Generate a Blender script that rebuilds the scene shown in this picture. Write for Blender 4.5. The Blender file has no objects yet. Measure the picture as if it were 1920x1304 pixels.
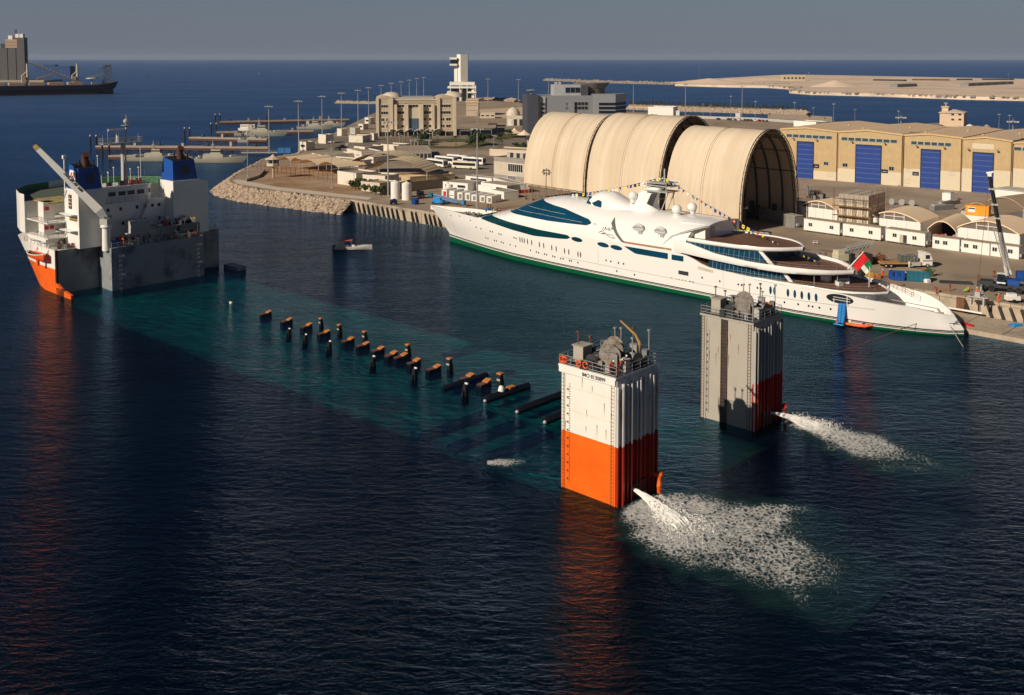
import bpy, bmesh, math, random
from math import sin, cos, pi, radians, sqrt, atan2
from mathutils import Vector, Matrix
random.seed(7)
scene = bpy.context.scene
COL = scene.collection

# ------------------------------------------------------------------ camera, sky, sun, exposure
CAM_H = 52.0
PITCH = math.atan((230.0 - 109.0) / 1880.0)
cam = bpy.data.cameras.new("camera"); camo = bpy.data.objects.new("camera", cam); COL.objects.link(camo)
camo.location = (0, 0, CAM_H); camo.rotation_euler = (pi / 2 - PITCH, 0, 0)
cam.sensor_width = 36.0; cam.lens = 1880.0 / 1920 * 36
cam.shift_y = -(652.0 - 230.0) / 1920.0
cam.clip_start = 1.0; cam.clip_end = 60000
scene.camera = camo

SUN_AZ = Vector((-cos(radians(41)), -sin(radians(41)), 0)); SUN_EL = radians(28)
world = bpy.data.worlds.new("World"); scene.world = world; world.use_nodes = True
wn = world.node_tree.nodes; wl = world.node_tree.links
bg = wn["Background"]; sky = wn.new("ShaderNodeTexSky"); sky.sky_type = 'NISHITA'
sky.sun_disc = False; sky.sun_elevation = SUN_EL; sky.sun_rotation = math.atan2(SUN_AZ.x, SUN_AZ.y)
sky.altitude = 0; sky.air_density = 1.0; sky.dust_density = 1.0; sky.ozone_density = 3.0
hz = wn.new("ShaderNodeMix"); hz.data_type = 'RGBA'; hz.inputs['Factor'].default_value = 0.72; hz.inputs['Factor'].default_value = .84   # dusty haze: pale at the horizon, deeper blue overhead
wt = wn.new("ShaderNodeTexCoord"); ws = wn.new("ShaderNodeSeparateXYZ"); wl.new(wt.outputs['Generated'], ws.inputs[0]); wr = wn.new("ShaderNodeValToRGB"); wl.new(ws.outputs['Z'], wr.inputs[0])
we = wr.color_ramp.elements; we[0].position = 0.0; we[0].color = (2.05, 2.42, 3.2, 1); we[1].position = .055; we[1].color = (1.8, 2.2, 2.95, 1)
for p_, c_ in ((.13, (.85, 1.2, 1.95, 1)), (.3, (.28, .5, 1.1, 1)), (.5, (.09, .2, .55, 1))): k_ = we.new(p_); k_.color = c_
wl.new(wr.outputs[0], hz.inputs['B'])
wl.new(sky.outputs[0], hz.inputs['A']); wl.new(hz.outputs['Result'], bg.inputs[0])
bg.inputs[1].default_value = 0.07
sl = bpy.data.lights.new("sun", 'SUN'); so = bpy.data.objects.new("sun", sl); COL.objects.link(so)
sl.energy = 4.6; sl.angle = radians(0.53); sl.color = (1.0, 0.87, 0.70)
so.rotation_euler = (Vector((SUN_AZ.x * cos(SUN_EL), SUN_AZ.y * cos(SUN_EL), sin(SUN_EL)))).to_track_quat('Z', 'Y').to_euler()
scene.view_settings.view_transform = 'Standard'; scene.view_settings.look = 'None'
scene.view_settings.exposure = 0.0; scene.view_settings.gamma = 1.0
scene.cycles.max_bounces = 8; scene.cycles.transparent_max_bounces = 16
scene.cycles.caustics_reflective = False; scene.cycles.caustics_refractive = False

# ------------------------------------------------------------------ ground points seen in the survey of the place
_c, _s = cos(PITCH), sin(PITCH)
def at(px, py, z=0.0):
    d = ((px - 960) / 1880.0, 1.0, -(py - 230) / 1880.0)
    w = (d[0], _c * d[1] + _s * d[2], -_s * d[1] + _c * d[2]); t = (z - CAM_H) / w[2]
    return Vector((w[0] * t, w[1] * t, z))
def high(px, pb, pt, z=4.0):
    D = at(px, pb, z).y; d = -(pt - 230) / 1880.0
    return CAM_H + (-_s + _c * d) / (_c + _s * d) * D
class Frame:
    def __init__(s, o, a, z=0.0):
        s.o = Vector((o[0], o[1], 0)); q = Vector((a[0] - o[0], a[1] - o[1], 0)).normalized()
        s.q = q; s.n = Vector((-q.y, q.x, 0)); s.rz = atan2(q.y, q.x); s.z = z
    def W(s, a, b, z=None): 
        p = s.o + s.q * a + s.n * b; p.z = s.z if z is None else z; return p
    def L(s, p):
        d = Vector((p[0], p[1], 0)) - s.o; return d.dot(s.q), d.dot(s.n)
Q = Frame((-54.428, 337.564), (-54.428 + 0.72391, 337.564 - 0.68989), 4.0)      # quay edge
S = Frame((80.7, 0), (0, 0))                                                 # heavy lift ship, set below
_a = at(1155, 951); _b = at(133, 562); S = Frame(_a, _b, 0.0)

# ------------------------------------------------------------------ mesh helpers
class MB:
    def __init__(s): s.v = []; s.f = []; s.m = []
    def add(s, vs, fs, mi=0):
        n = len(s.v); s.v += [tuple(v) for v in vs]; s.f += [tuple(i + n for i in f) for f in fs]; s.m += [mi] * len(fs); return s
    def box(s, c, d, rz=0.0, mi=0, top=1.0):
        """c = centre of the base, d = full sizes"""
        x, y, z = c; a, b, h = d[0] / 2, d[1] / 2, d[2]; co, si = cos(rz), sin(rz); vs = []
        for k, t in ((0, 1.0), (h, top)):
            for sx, sy in ((-1, -1), (1, -1), (1, 1), (-1, 1)):
                X, Y = sx * a * t, sy * b * t; vs.append((x + X * co - Y * si, y + X * si + Y * co, z + k))
        return s.add(vs, [(3, 2, 1, 0), (4, 5, 6, 7), (0, 1, 5, 4), (1, 2, 6, 5), (2, 3, 7, 6), (3, 0, 4, 7)], mi)
    def bb(s, x0, x1, y0, y1, z0, z1, mi=0):
        return s.box(((x0 + x1) / 2, (y0 + y1) / 2, z0), (abs(x1 - x0), abs(y1 - y0), z1 - z0), 0, mi)
    def tube(s, p, r, n=8, mi=0, cap=True):
        """p list of points, r radius or list"""
        P = [Vector(a) for a in p]; R = r if isinstance(r, (list, tuple)) else [r] * len(P); vs = []; fs = []
        for i, a in enumerate(P):
            t = (P[min(i + 1, len(P) - 1)] - P[max(i - 1, 0)]).normalized()
            u = t.cross(Vector((0, 0, 1)));  u = t.cross(Vector((1, 0, 0))) if u.length < .05 else u
            u.normalize(); w = t.cross(u)
            for k in range(n):
                g = 2 * pi * k / n; vs.append(a + (u * cos(g) + w * sin(g)) * R[i])
        for i in range(len(P) - 1):
            for k in range(n):
                a = i * n + k; b = i * n + (k + 1) % n; fs.append((a, b, b + n, a + n))
        if cap: fs += [tuple(range(n))[::-1], tuple(range((len(P) - 1) * n, len(P) * n))]
        return s.add(vs, fs, mi)
    def prism(s, pts, z0, z1, mi=0, mt=None):
        n = len(pts); vs = [(x, y, z0) for x, y in pts] + [(x, y, z1) for x, y in pts]
        s.add(vs, [tuple(range(n))[::-1]] + [(i, (i + 1) % n, (i + 1) % n + n, i + n) for i in range(n)], mi)
        s.add(vs[n:], [tuple(range(n))], mi if mt is None else mt); return s
    def extrude(s, prof, p0, p1, mi=0, mc=None):
        """prof: list of (u,z) in the vertical plane square to p0->p1; u grows to the left of travel"""
        a, b = Vector(p0), Vector(p1); t = (b - a).normalized(); u = Vector((-t.y, t.x, 0)); n = len(prof)
        vs = [a + u * x + Vector((0, 0, z)) for x, z in prof] + [b + u * x + Vector((0, 0, z)) for x, z in prof]
        s.add(vs, [(i, i + n, (i + 1) % n + n, (i + 1) % n) for i in range(n)], mi)
        s.add(vs, [tuple(range(n)), tuple(range(n, 2 * n))[::-1]], mi if mc is None else mc); return s
    def lathe(s, prof, c=(0, 0, 0), n=20, mi=0, axis='z'):
        vs = []; fs = []
        for r, h in prof:
            for k in range(n):
                g = 2 * pi * k / n; x, y, z = r * cos(g), r * sin(g), h
                if axis == 'x': x, y, z = z, x, y
                if axis == 'y': x, y, z = x, z, y
                vs.append((c[0] + x, c[1] + y, c[2] + z))
        for i in range(len(prof) - 1):
            for k in range(n):
                a = i * n + k; b = i * n + (k + 1) % n; fs.append((a, b, b + n, a + n))
        return s.add(vs, fs, mi)
    def grid(s, rows, mi=0, flip=False, closed=False):
        w = len(rows[0]); vs = [p for r in rows for p in r]; fs = []
        for i in range(len(rows) - 1):
            for k in range(w if closed else w - 1):
                a = i * w + k; b = i * w + (k + 1) % w; f = (a, b, b + w, a + w); fs.append(f[::-1] if flip else f)
        return s.add(vs, fs, mi)
    def ball(s, c, r, n=12, mi=0, sz=1.0):
        return s.lathe([(max(.001, r * sin(pi * i / 8)), -r * cos(pi * i / 8) * sz) for i in range(9)], c, n, mi)
    def rail(s, pts, h=1.1, r=.04, gap=2.0, mid=2, mi=0):
        """railing along points at deck level"""
        for j in range(mid + 1):
            k = h * (1 - j / (mid + .6)); s.tube([(x, y, z + k) for x, y, z in pts], r * .8, 4, mi)
        for a, b in zip(pts, pts[1:]):
            a, b = Vector(a), Vector(b); m = max(1, int((b - a).length / gap))
            for i in range(m + 1):
                p = a.lerp(b, i / m); s.tube([p, p + Vector((0, 0, h))], r, 4, mi)
        return s
    def build(s, name, mats, parent=None, loc=(0, 0, 0), rz=0.0, smooth=None, fix=True):
        me = bpy.data.meshes.new(name); me.from_pydata(s.v, [], s.f)
        for m in (mats if isinstance(mats, (list, tuple)) else [mats]): me.materials.append(m)
        me.polygons.foreach_set('material_index', s.m)
        if fix:
            b = bmesh.new(); b.from_mesh(me); bmesh.ops.recalc_face_normals(b, faces=b.faces); b.to_mesh(me); b.free()
        if smooth:
            me.shade_smooth(); me.set_sharp_from_angle(angle=radians(smooth))
        o = bpy.data.objects.new(name, me); COL.objects.link(o); o.location = loc; o.rotation_euler = (0, 0, rz)
        if parent: o.parent = parent
        return o
def tag(o, label=None, cat=None, group=None, kind=None):
    for k, v in (('label', label), ('category', cat), ('group', group), ('kind', kind)):
        if v: o[k] = v
    return o
def thing(name, label, cat, loc=(0, 0, 0), rz=0.0, group=None):
    o = bpy.data.objects.new(name, None); COL.objects.link(o); o.location = loc; o.rotation_euler = (0, 0, rz)
    o.empty_display_size = 1; return tag(o, label, cat, group)
def copy_tree(o, loc, rz, label=None, group=None, sc=None):
    def cp(s, par):
        c = s.copy(); COL.objects.link(c)
        if par: c.parent = par
        for ch in s.children: cp(ch, c)
        return c
    r = cp(o, None); r.location = loc; r.rotation_euler = (0, 0, rz)
    if label: r['label'] = label
    if group: r['group'] = group
    if sc: r.scale = (sc, sc, sc) if not isinstance(sc, tuple) else sc
    return r

# ------------------------------------------------------------------ materials
def node_mat(name):
    m = bpy.data.materials.new(name); m.use_nodes = True; return m, m.node_tree.nodes, m.node_tree.links, m.node_tree.nodes['Principled BSDF']
MC = {}
def mat(name, c, rough=.6, metal=0.0, var=.12, scale=.6, dirt=None, bump=0.0, spec=.4, streak=0.0, dscale=.25, dthr=.55):
    """weathered paint / concrete / cloth: base colour with mottling and optional dirt colour in patches or vertical streaks"""
    if name in MC: return MC[name]
    m, N, L, P = node_mat(name); tc = N.new("ShaderNodeTexCoord")
    mp = N.new("ShaderNodeMapping"); L.new(tc.outputs['Object'], mp.inputs[0])
    nz = N.new("ShaderNodeTexNoise"); nz.inputs['Scale'].default_value = scale; nz.inputs['Detail'].default_value = 6; nz.inputs['Roughness'].default_value = .65
    L.new(mp.outputs[0], nz.inputs['Vector'])
    rp = N.new("ShaderNodeValToRGB"); rp.color_ramp.elements[0].position = .3; rp.color_ramp.elements[1].position = .7
    rp.color_ramp.elements[0].color = (c[0] * (1 - var), c[1] * (1 - var), c[2] * (1 - var), 1)
    rp.color_ramp.elements[1].color = (min(1, c[0] * (1 + var)), min(1, c[1] * (1 + var)), min(1, c[2] * (1 + var)), 1)
    L.new(nz.outputs[0], rp.inputs[0]); out = rp.outputs[0]
    if dirt:
        m2 = N.new("ShaderNodeMapping"); L.new(tc.outputs['Object'], m2.inputs[0])
        m2.inputs['Scale'].default_value = (1, 1, .12 if streak else 1)
        n2 = N.new("ShaderNodeTexNoise"); n2.inputs['Scale'].default_value = dscale * (3 if streak else 1); n2.inputs['Detail'].default_value = 8; n2.inputs['Roughness'].default_value = .7
        L.new(m2.outputs[0], n2.inputs['Vector']); r2 = N.new("ShaderNodeValToRGB")
        r2.color_ramp.elements[0].position = dthr; r2.color_ramp.elements[1].position = dthr + .14
        L.new(n2.outputs[0], r2.inputs[0]); mx = N.new("ShaderNodeMix"); mx.data_type = 'RGBA'
        L.new(r2.outputs[0], mx.inputs['Factor']); L.new(out, mx.inputs['A']); mx.inputs['B'].default_value = (*dirt, 1); out = mx.outputs['Result']
    L.new(out, P.inputs['Base Color']); P.inputs['Roughness'].default_value = rough; P.inputs['Metallic'].default_value = metal
    P.inputs['Specular IOR Level'].default_value = spec
    if bump:
        bp = N.new("ShaderNodeBump"); bp.inputs['Strength'].default_value = min(1, bump); bp.inputs['Distance'].default_value = bump * .3
        L.new(nz.outputs[0], bp.inputs['Height']); L.new(bp.outputs[0], P.inputs['Normal'])
    MC[name] = m; return m
def stripes(name, c1, c2, period, axis='X', width=.5, rough=.6, bump=.0, spec=.3):
    """painted ribs / corrugation as real colour bands plus bump, in object space"""
    if name in MC: return MC[name]
    m, N, L, P = node_mat(name); tc = N.new("ShaderNodeTexCoord"); sp = N.new("ShaderNodeSeparateXYZ"); L.new(tc.outputs['Object'], sp.inputs[0])
    mu = N.new("ShaderNodeMath"); mu.operation = 'DIVIDE'; L.new(sp.outputs[axis], mu.inputs[0]); mu.inputs[1].default_value = period
    fr = N.new("ShaderNodeMath"); fr.operation = 'FRACT'; L.new(mu.outputs[0], fr.inputs[0])
    lt = N.new("ShaderNodeMath"); lt.operation = 'LESS_THAN'; L.new(fr.outputs[0], lt.inputs[0]); lt.inputs[1].default_value = width
    nz = N.new("ShaderNodeTexNoise"); nz.inputs['Scale'].default_value = .5; nz.inputs['Detail'].default_value = 6; L.new(tc.outputs['Object'], nz.inputs[0])
    mx = N.new("ShaderNodeMix"); mx.data_type = 'RGBA'; L.new(lt.outputs[0], mx.inputs['Factor']); mx.inputs['A'].default_value = (*c1, 1); mx.inputs['B'].default_value = (*c2, 1)
    m3 = N.new("ShaderNodeMix"); m3.data_type = 'RGBA'; m3.blend_type = 'MULTIPLY'; m3.inputs['Factor'].default_value = .35
    L.new(mx.outputs['Result'], m3.inputs['A']); L.new(nz.outputs[0], m3.inputs['B']); L.new(m3.outputs['Result'], P.inputs['Base Color'])
    P.inputs['Roughness'].default_value = rough; P.inputs['Specular IOR Level'].default_value = spec
    if bump:
        bp = N.new("ShaderNodeBump"); bp.inputs['Distance'].default_value = bump; L.new(lt.outputs[0], bp.inputs['Height']); L.new(bp.outputs[0], P.inputs['Normal'])
    MC[name] = m; return m
WHITE = mat('white_paint', (.80, .78, .74), .35, var=.04, dirt=(.55, .48, .38), streak=1, dscale=.5, dthr=.68)
YWHITE = mat('gloss_white_paint', (.84, .83, .81), .16, var=.02, scale=.2, spec=.55)
GREYP = mat('grey_paint', (.20, .21, .21), .5, var=.12, dirt=(.13, .08, .05), streak=1, dscale=.5, dthr=.66)
LGREY = mat('light_grey_paint', (.42, .42, .40), .5, var=.1, dirt=(.2, .13, .08), dscale=.6, dthr=.64)
DARK = mat('dark_steel', (.035, .037, .04), .5, var=.3)
BLACK = mat('black_rubber', (.012, .012, .013), .5, var=.2)
RUST = mat('rusty_steel', (.16, .07, .035), .8, var=.4, scale=3)
ORANGE = mat('orange_paint', (.80, .13, .012), .45, var=.08, dirt=(.5, .07, .01), streak=1, dscale=.4, dthr=.62)
REDP = mat('red_paint', (.45, .02, .012), .45, var=.2, dirt=(.2, .02, .01), streak=1, dthr=.6)
LIFE = mat('lifebuoy_orange', (.85, .12, .02), .5)
GREENP = mat('dark_green_paint', (.03, .12, .04), .5)
BLUEP = mat('blue_paint', (.012, .075, .33), .4, var=.08)
LBLUE = mat('light_blue_paint', (.02, .25, .6), .4)
NAVY = mat('navy_paint', (.01, .02, .06), .4)
GLASS = mat('dark_window_glass', (.012, .02, .03), .08, var=.3, spec=.8)
BGLASS = mat('blue_yacht_glass', (.004, .05, .10), .05, var=.25, scale=.15, spec=.9)
TEAK = mat('brown_deck', (.17, .085, .05), .6, var=.12, scale=1.5)
CONC = mat('pale_concrete', (.44, .36, .27), .85, var=.14, dirt=(.26, .21, .16), dscale=.12, dthr=.5)
CONC2 = mat('grey_concrete', (.33, .30, .26), .85, var=.15, scale=.3)
SAND = mat('sand_wall', (.52, .42, .30), .85, var=.07)
TAN = mat('tan_cladding', (.58, .42, .22), .6, var=.05)
FABRIC = mat('cream_canvas', (.84, .64, .43), .8, var=.05)
STEEL = mat('galvanised_steel', (.38, .38, .37), .4, .3, var=.12)
WOOD = mat('timber', (.42, .24, .10), .8, var=.25, scale=3)
TIMBER = mat('orange_timber', (.50, .19, .045), .75, var=.25, scale=3)
YELLOW = mat('yellow_paint', (.75, .45, .03), .5)
TEAL = mat('teal_paint', (.015, .13, .20), .5)
SKIN = mat('skin', (.30, .15, .09), .6)
ROCK = mat('rock', (.40, .31, .23), .9, var=.45, scale=1.2, bump=.6)
ROCK2 = mat('grey_rock', (.28, .24, .20), .9, var=.45, scale=1.2, bump=.6)

# ------------------------------------------------------------------ water, sea bed
def water_material():
    m, N, L, P = node_mat('sea_water'); tc = N.new("ShaderNodeTexCoord")
    def nz(scale, stretch, rot, det=3, rough=.55, dist=0.0):
        mp = N.new("ShaderNodeMapping"); mp.inputs['Rotation'].default_value = (0, 0, rot); mp.inputs['Scale'].default_value = (scale * stretch, scale, scale)
        L.new(tc.outputs['Object'], mp.inputs[0]); n = N.new("ShaderNodeTexNoise"); n.inputs['Scale'].default_value = 1; n.inputs['Detail'].default_value = det
        n.inputs['Roughness'].default_value = rough; n.inputs['Distortion'].default_value = dist; L.new(mp.outputs[0], n.inputs['Vector']); return n.outputs[0]
    def math_(op, a, b=None, v=None):
        k = N.new("ShaderNodeMath"); k.operation = op; L.new(a, k.inputs[0])
        if b is not None: L.new(b, k.inputs[1])
        elif v is not None: k.inputs[1].default_value = v
        return k.outputs[0]
    w1 = nz(.95, .45, .22, 4, .62, .5); w2 = nz(2.9, .5, -.3, 3, .62, .4); w3 = nz(.10, .5, .5, 2); pat = nz(.014, .5, .4, 4, .6)
    h = math_('ADD', math_('MULTIPLY', w1, v=1.0), math_('MULTIPLY', w2, v=.34)); h = math_('ADD', h, math_('MULTIPLY', w3, v=1.6))
    bp = N.new("ShaderNodeBump"); bp.inputs['Strength'].default_value = 1.0; bp.inputs['Distance'].default_value = .37; h = math_('MULTIPLY', h, math_('ADD', math_('MULTIPLY', pat, v=2.2), v=-.25)); L.new(h, bp.inputs['Height'])
    # water body: scattering colour over a clear tinted depth
    # the basin is deep and dark, the open sea beyond the moles is shallow over pale sand
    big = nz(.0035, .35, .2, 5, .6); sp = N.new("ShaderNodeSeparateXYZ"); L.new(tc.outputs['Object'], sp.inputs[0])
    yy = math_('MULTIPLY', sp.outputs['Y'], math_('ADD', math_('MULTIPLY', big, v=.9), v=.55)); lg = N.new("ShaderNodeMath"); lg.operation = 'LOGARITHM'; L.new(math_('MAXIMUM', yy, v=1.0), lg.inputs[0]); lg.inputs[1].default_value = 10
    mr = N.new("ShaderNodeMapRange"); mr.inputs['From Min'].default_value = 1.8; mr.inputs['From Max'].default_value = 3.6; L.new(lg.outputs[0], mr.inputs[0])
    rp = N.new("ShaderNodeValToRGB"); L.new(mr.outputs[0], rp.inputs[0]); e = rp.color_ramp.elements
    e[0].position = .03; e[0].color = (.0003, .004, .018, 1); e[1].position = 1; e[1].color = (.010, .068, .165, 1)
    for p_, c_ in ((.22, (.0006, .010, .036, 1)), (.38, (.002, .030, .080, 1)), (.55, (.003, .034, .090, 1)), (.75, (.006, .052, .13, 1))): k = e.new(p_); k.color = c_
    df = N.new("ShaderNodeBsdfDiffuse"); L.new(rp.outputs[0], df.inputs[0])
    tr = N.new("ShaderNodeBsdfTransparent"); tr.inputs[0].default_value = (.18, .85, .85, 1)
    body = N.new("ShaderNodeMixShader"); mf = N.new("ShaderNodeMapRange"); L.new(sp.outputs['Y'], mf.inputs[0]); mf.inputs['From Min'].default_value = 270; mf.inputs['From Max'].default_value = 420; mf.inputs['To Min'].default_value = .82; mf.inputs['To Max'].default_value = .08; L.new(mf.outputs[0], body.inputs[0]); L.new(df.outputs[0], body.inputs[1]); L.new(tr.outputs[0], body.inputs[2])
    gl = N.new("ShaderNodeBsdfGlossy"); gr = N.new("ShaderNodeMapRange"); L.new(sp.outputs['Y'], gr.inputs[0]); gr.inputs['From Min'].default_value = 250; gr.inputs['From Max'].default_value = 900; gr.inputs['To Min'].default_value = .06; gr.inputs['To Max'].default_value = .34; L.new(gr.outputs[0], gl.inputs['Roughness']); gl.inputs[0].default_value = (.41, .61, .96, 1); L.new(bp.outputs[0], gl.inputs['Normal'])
    fr = N.new("ShaderNodeFresnel"); fr.inputs[0].default_value = 1.29; L.new(bp.outputs[0], fr.inputs['Normal'])
    mx = N.new("ShaderNodeMixShader"); L.new(fr.outputs[0], mx.inputs[0]); L.new(body.outputs[0], mx.inputs[1]); L.new(gl.outputs[0], mx.inputs[2])
    L.new(mx.outputs[0], N['Material Output'].inputs[0]); return m
R = 30000.0
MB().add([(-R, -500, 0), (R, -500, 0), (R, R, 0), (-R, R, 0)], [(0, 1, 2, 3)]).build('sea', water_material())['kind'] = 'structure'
bed = mat('sea_bed', (.004, .012, .022), .95, var=.2, scale=.01)
MB().add([(-R, -500, -14), (R, -500, -14), (R, R, -14), (-R, R, -14)], [(0, 1, 2, 3)]).build('sea_bed', bed)['kind'] = 'structure'

# ------------------------------------------------------------------ lettering
def letters(txt, size, m, parent, o, right, up, name='lettering', bold=0.0, depth=.02, align='LEFT'):
    """flat letters standing on a surface: o = lower left corner, right / up = directions"""
    cu = bpy.data.curves.new('t', 'FONT'); cu.body = txt; cu.size = size; cu.offset = bold; cu.extrude = depth; cu.align_x = align
    t = bpy.data.objects.new('t', cu); COL.objects.link(t); dg = bpy.context.evaluated_depsgraph_get(); me = bpy.data.meshes.new_from_object(t.evaluated_get(dg))
    COL.objects.unlink(t); bpy.data.objects.remove(t); bpy.data.curves.remove(cu)
    r, u = Vector(right).normalized(), Vector(up).normalized(); n = r.cross(u)
    M = Matrix(((r.x, u.x, n.x, o[0]), (r.y, u.y, n.y, o[1]), (r.z, u.z, n.z, o[2]), (0, 0, 0, 1)))
    me.transform(M); me.materials.clear(); me.materials.append(m); ob = bpy.data.objects.new(name, me); COL.objects.link(ob)
    if parent: ob.parent = parent
    return ob

# ------------------------------------------------------------------ people
def skin_mesh(name, V, E, Rr, m, parent):
    me = bpy.data.meshes.new(name); me.from_pydata(V, E, []); me.materials.append(m)
    o = bpy.data.objects.new(name, me); COL.objects.link(o); o.parent = parent
    sk = o.modifiers.new('skin', 'SKIN'); lay = me.skin_vertices[0] if me.skin_vertices else None
    if lay is None:
        b = bmesh.new(); b.from_mesh(me); b.verts.layers.skin.verify(); b.to_mesh(me); b.free(); lay = me.skin_vertices[0]
    for i, r in enumerate(Rr): lay.data[i].radius = (r, r)
    lay.data[0].use_root = True; sk.use_smooth_shade = True
    s = o.modifiers.new('sub', 'SUBSURF'); s.levels = 1; s.render_levels = 1
    dg = bpy.context.evaluated_depsgraph_get(); me2 = bpy.data.meshes.new_from_object(o.evaluated_get(dg)); o.modifiers.clear(); o.data = me2
    if not me2.materials: me2.materials.append(m)
    return o
POSE = {  # pelvis, waist, chest, neck, head, (shoulder, elbow, wrist, hand) l/r, (hip, knee, ankle, toe) l/r
 'stand': dict(pel=(0, 0, .95), wa=(0, 0, 1.12), ch=(0, 0, 1.38), ne=(0, .01, 1.53), he=(0, .04, 1.68),
    al=[(-.2, 0, 1.44), (-.27, -.02, 1.16), (-.25, .1, .92), (-.24, .13, .83)], ar=[(.2, 0, 1.44), (.27, .02, 1.17), (.22, .16, .98), (.2, .2, .9)],
    ll=[(-.1, 0, .92), (-.12, .03, .5), (-.13, -.02, .09), (-.14, .12, .04)], lr=[(.1, 0, .92), (.13, .06, .5), (.15, .04, .09), (.17, .18, .04)]),
 'lean': dict(pel=(0, -.05, .93), wa=(0, .02, 1.1), ch=(0, .2, 1.3), ne=(0, .32, 1.4), he=(0, .42, 1.5),
    al=[(-.2, .22, 1.33), (-.28, .4, 1.15), (-.2, .58, 1.08), (-.18, .66, 1.05)], ar=[(.2, .22, 1.33), (.28, .42, 1.16), (.2, .6, 1.1), (.18, .68, 1.08)],
    ll=[(-.1, -.05, .9), (-.14, .02, .5), (-.14, -.1, .09), (-.15, .04, .04)], lr=[(.1, -.05, .9), (.13, .0, .5), (.15, .08, .09), (.16, .22, .04)]),
 'sit': dict(pel=(0, 0, .5), wa=(0, .0, .66), ch=(0, .03, .92), ne=(0, .06, 1.07), he=(0, .1, 1.21),
    al=[(-.2, .03, .98), (-.26, .12, .73), (-.17, .32, .62), (-.14, .4, .6)], ar=[(.2, .03, .98), (.27, .1, .73), (.17, .3, .63), (.14, .38, .62)],
    ll=[(-.1, .05, .48), (-.14, .45, .48), (-.14, .5, .09), (-.14, .64, .04)], lr=[(.1, .05, .48), (.15, .44, .46), (.15, .42, .09), (.15, .56, .04)]),
 'walk': dict(pel=(0, 0, .93), wa=(0, .02, 1.1), ch=(0, .05, 1.36), ne=(0, .07, 1.51), he=(0, .11, 1.65),
    al=[(-.2, .05, 1.42), (-.27, .17, 1.18), (-.24, .36, 1.06), (-.23, .44, 1.04)], ar=[(.2, .05, 1.42), (.27, -.08, 1.17), (.26, -.06, .92), (.26, -.02, .83)],
    ll=[(-.1, 0, .9), (-.12, .02, .5), (-.13, -.28, .13), (-.13, -.16, .04)], lr=[(.1, 0, .9), (.12, .26, .52), (.12, .3, .09), (.12, .44, .04)]),
}
PPL = {}
def person(loc, rz, pose, suit, hat, label, group=None, suitname='coverall'):
    key = (pose, suit.name, hat.name if hat else '')
    if key in PPL: return copy_tree(PPL[key], loc, rz, label, group)
    p = POSE[pose]; r = thing('person', label, 'person', loc, rz, group); PPL[key] = r
    # one continuous body: trunk, neck, head, arms, legs
    V = [p['pel'], p['wa'], p['ch'], p['ne'], p['he']]; E = [(0, 1), (1, 2), (2, 3), (3, 4)]; R_ = [.12, .11, .14, .055, .10]
    for nm, base, rr in (('al', 2, (.06, .045, .032, .04)), ('ar', 2, (.06, .045, .032, .04)), ('ll', 0, (.085, .06, .042, .045)), ('lr', 0, (.085, .06, .042, .045))):
        prev = base
        for q_, rad in zip(p[nm], rr): V.append(q_); E.append((prev, len(V) - 1)); prev = len(V) - 1; R_.append(rad)
    skin_mesh('body', V, E, R_, SKIN, r)
    V = [p['pel'], p['wa'], p['ch'], tuple((a + b) / 2 for a, b in zip(p['ch'], p['ne']))]; E = [(0, 1), (1, 2), (2, 3)]; R_ = [.16, .15, .18, .1]
    for nm, base, rr in (('al', 2, (.09, .068, .05)), ('ar', 2, (.09, .068, .05)), ('ll', 0, (.12, .09, .07)), ('lr', 0, (.12, .09, .07))):
        prev = base
        for q_, rad in zip(p[nm][:3], rr): V.append(q_); E.append((prev, len(V) - 1)); prev = len(V) - 1; R_.append(rad)
    skin_mesh(suitname, V, E, R_, suit, r)
    h = Vector(p['he'])
    f = MB(); f.ball(h + Vector((0, .1, -.01)), .022, 6); f.box(h + Vector((0, .098, -.07)), (.05, .02, .012)); 
    for s_ in (-1, 1): f.ball(h + Vector((s_ * .035, .09, .02)), .012, 6, 1); f.ball(h + Vector((s_ * .095, 0, 0)), .025, 6)
    f.build('face', [SKIN, BLACK], r)
    if hat:
        b = MB().lathe([(.15, -.0), (.145, .02), (.125, .03), (.12, .07), (.09, .12), (.03, .145), (.001, .148)], h + Vector((0, .01, .035)), 12); b.build('helmet', hat, r)
    for nm in ('ll', 'lr'):
        a, b_ = Vector(p[nm][2]), Vector(p[nm][3]); MB().tube([a + Vector((0, -.03, 0)), a + Vector((0, 0, -.03)), b_, b_ + Vector((0, .05, 0))], [.06, .062, .055, .03], 8).build('boot', BLACK, r)
    return r
HIVIS_O = mat('orange_workwear', (.85, .12, .015), .8); HIVIS_R = mat('dark_red_workwear', (.35, .03, .02), .8)
HIVIS_Y = mat('yellow_green_workwear', (.35, .60, .05), .8); WHITECLOTH = mat('white_workwear', (.75, .73, .7), .8); HELM = mat('white_helmet', (.8, .8, .78), .3); HELMY = mat('yellow_helmet', (.7, .6, .05), .3)

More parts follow.
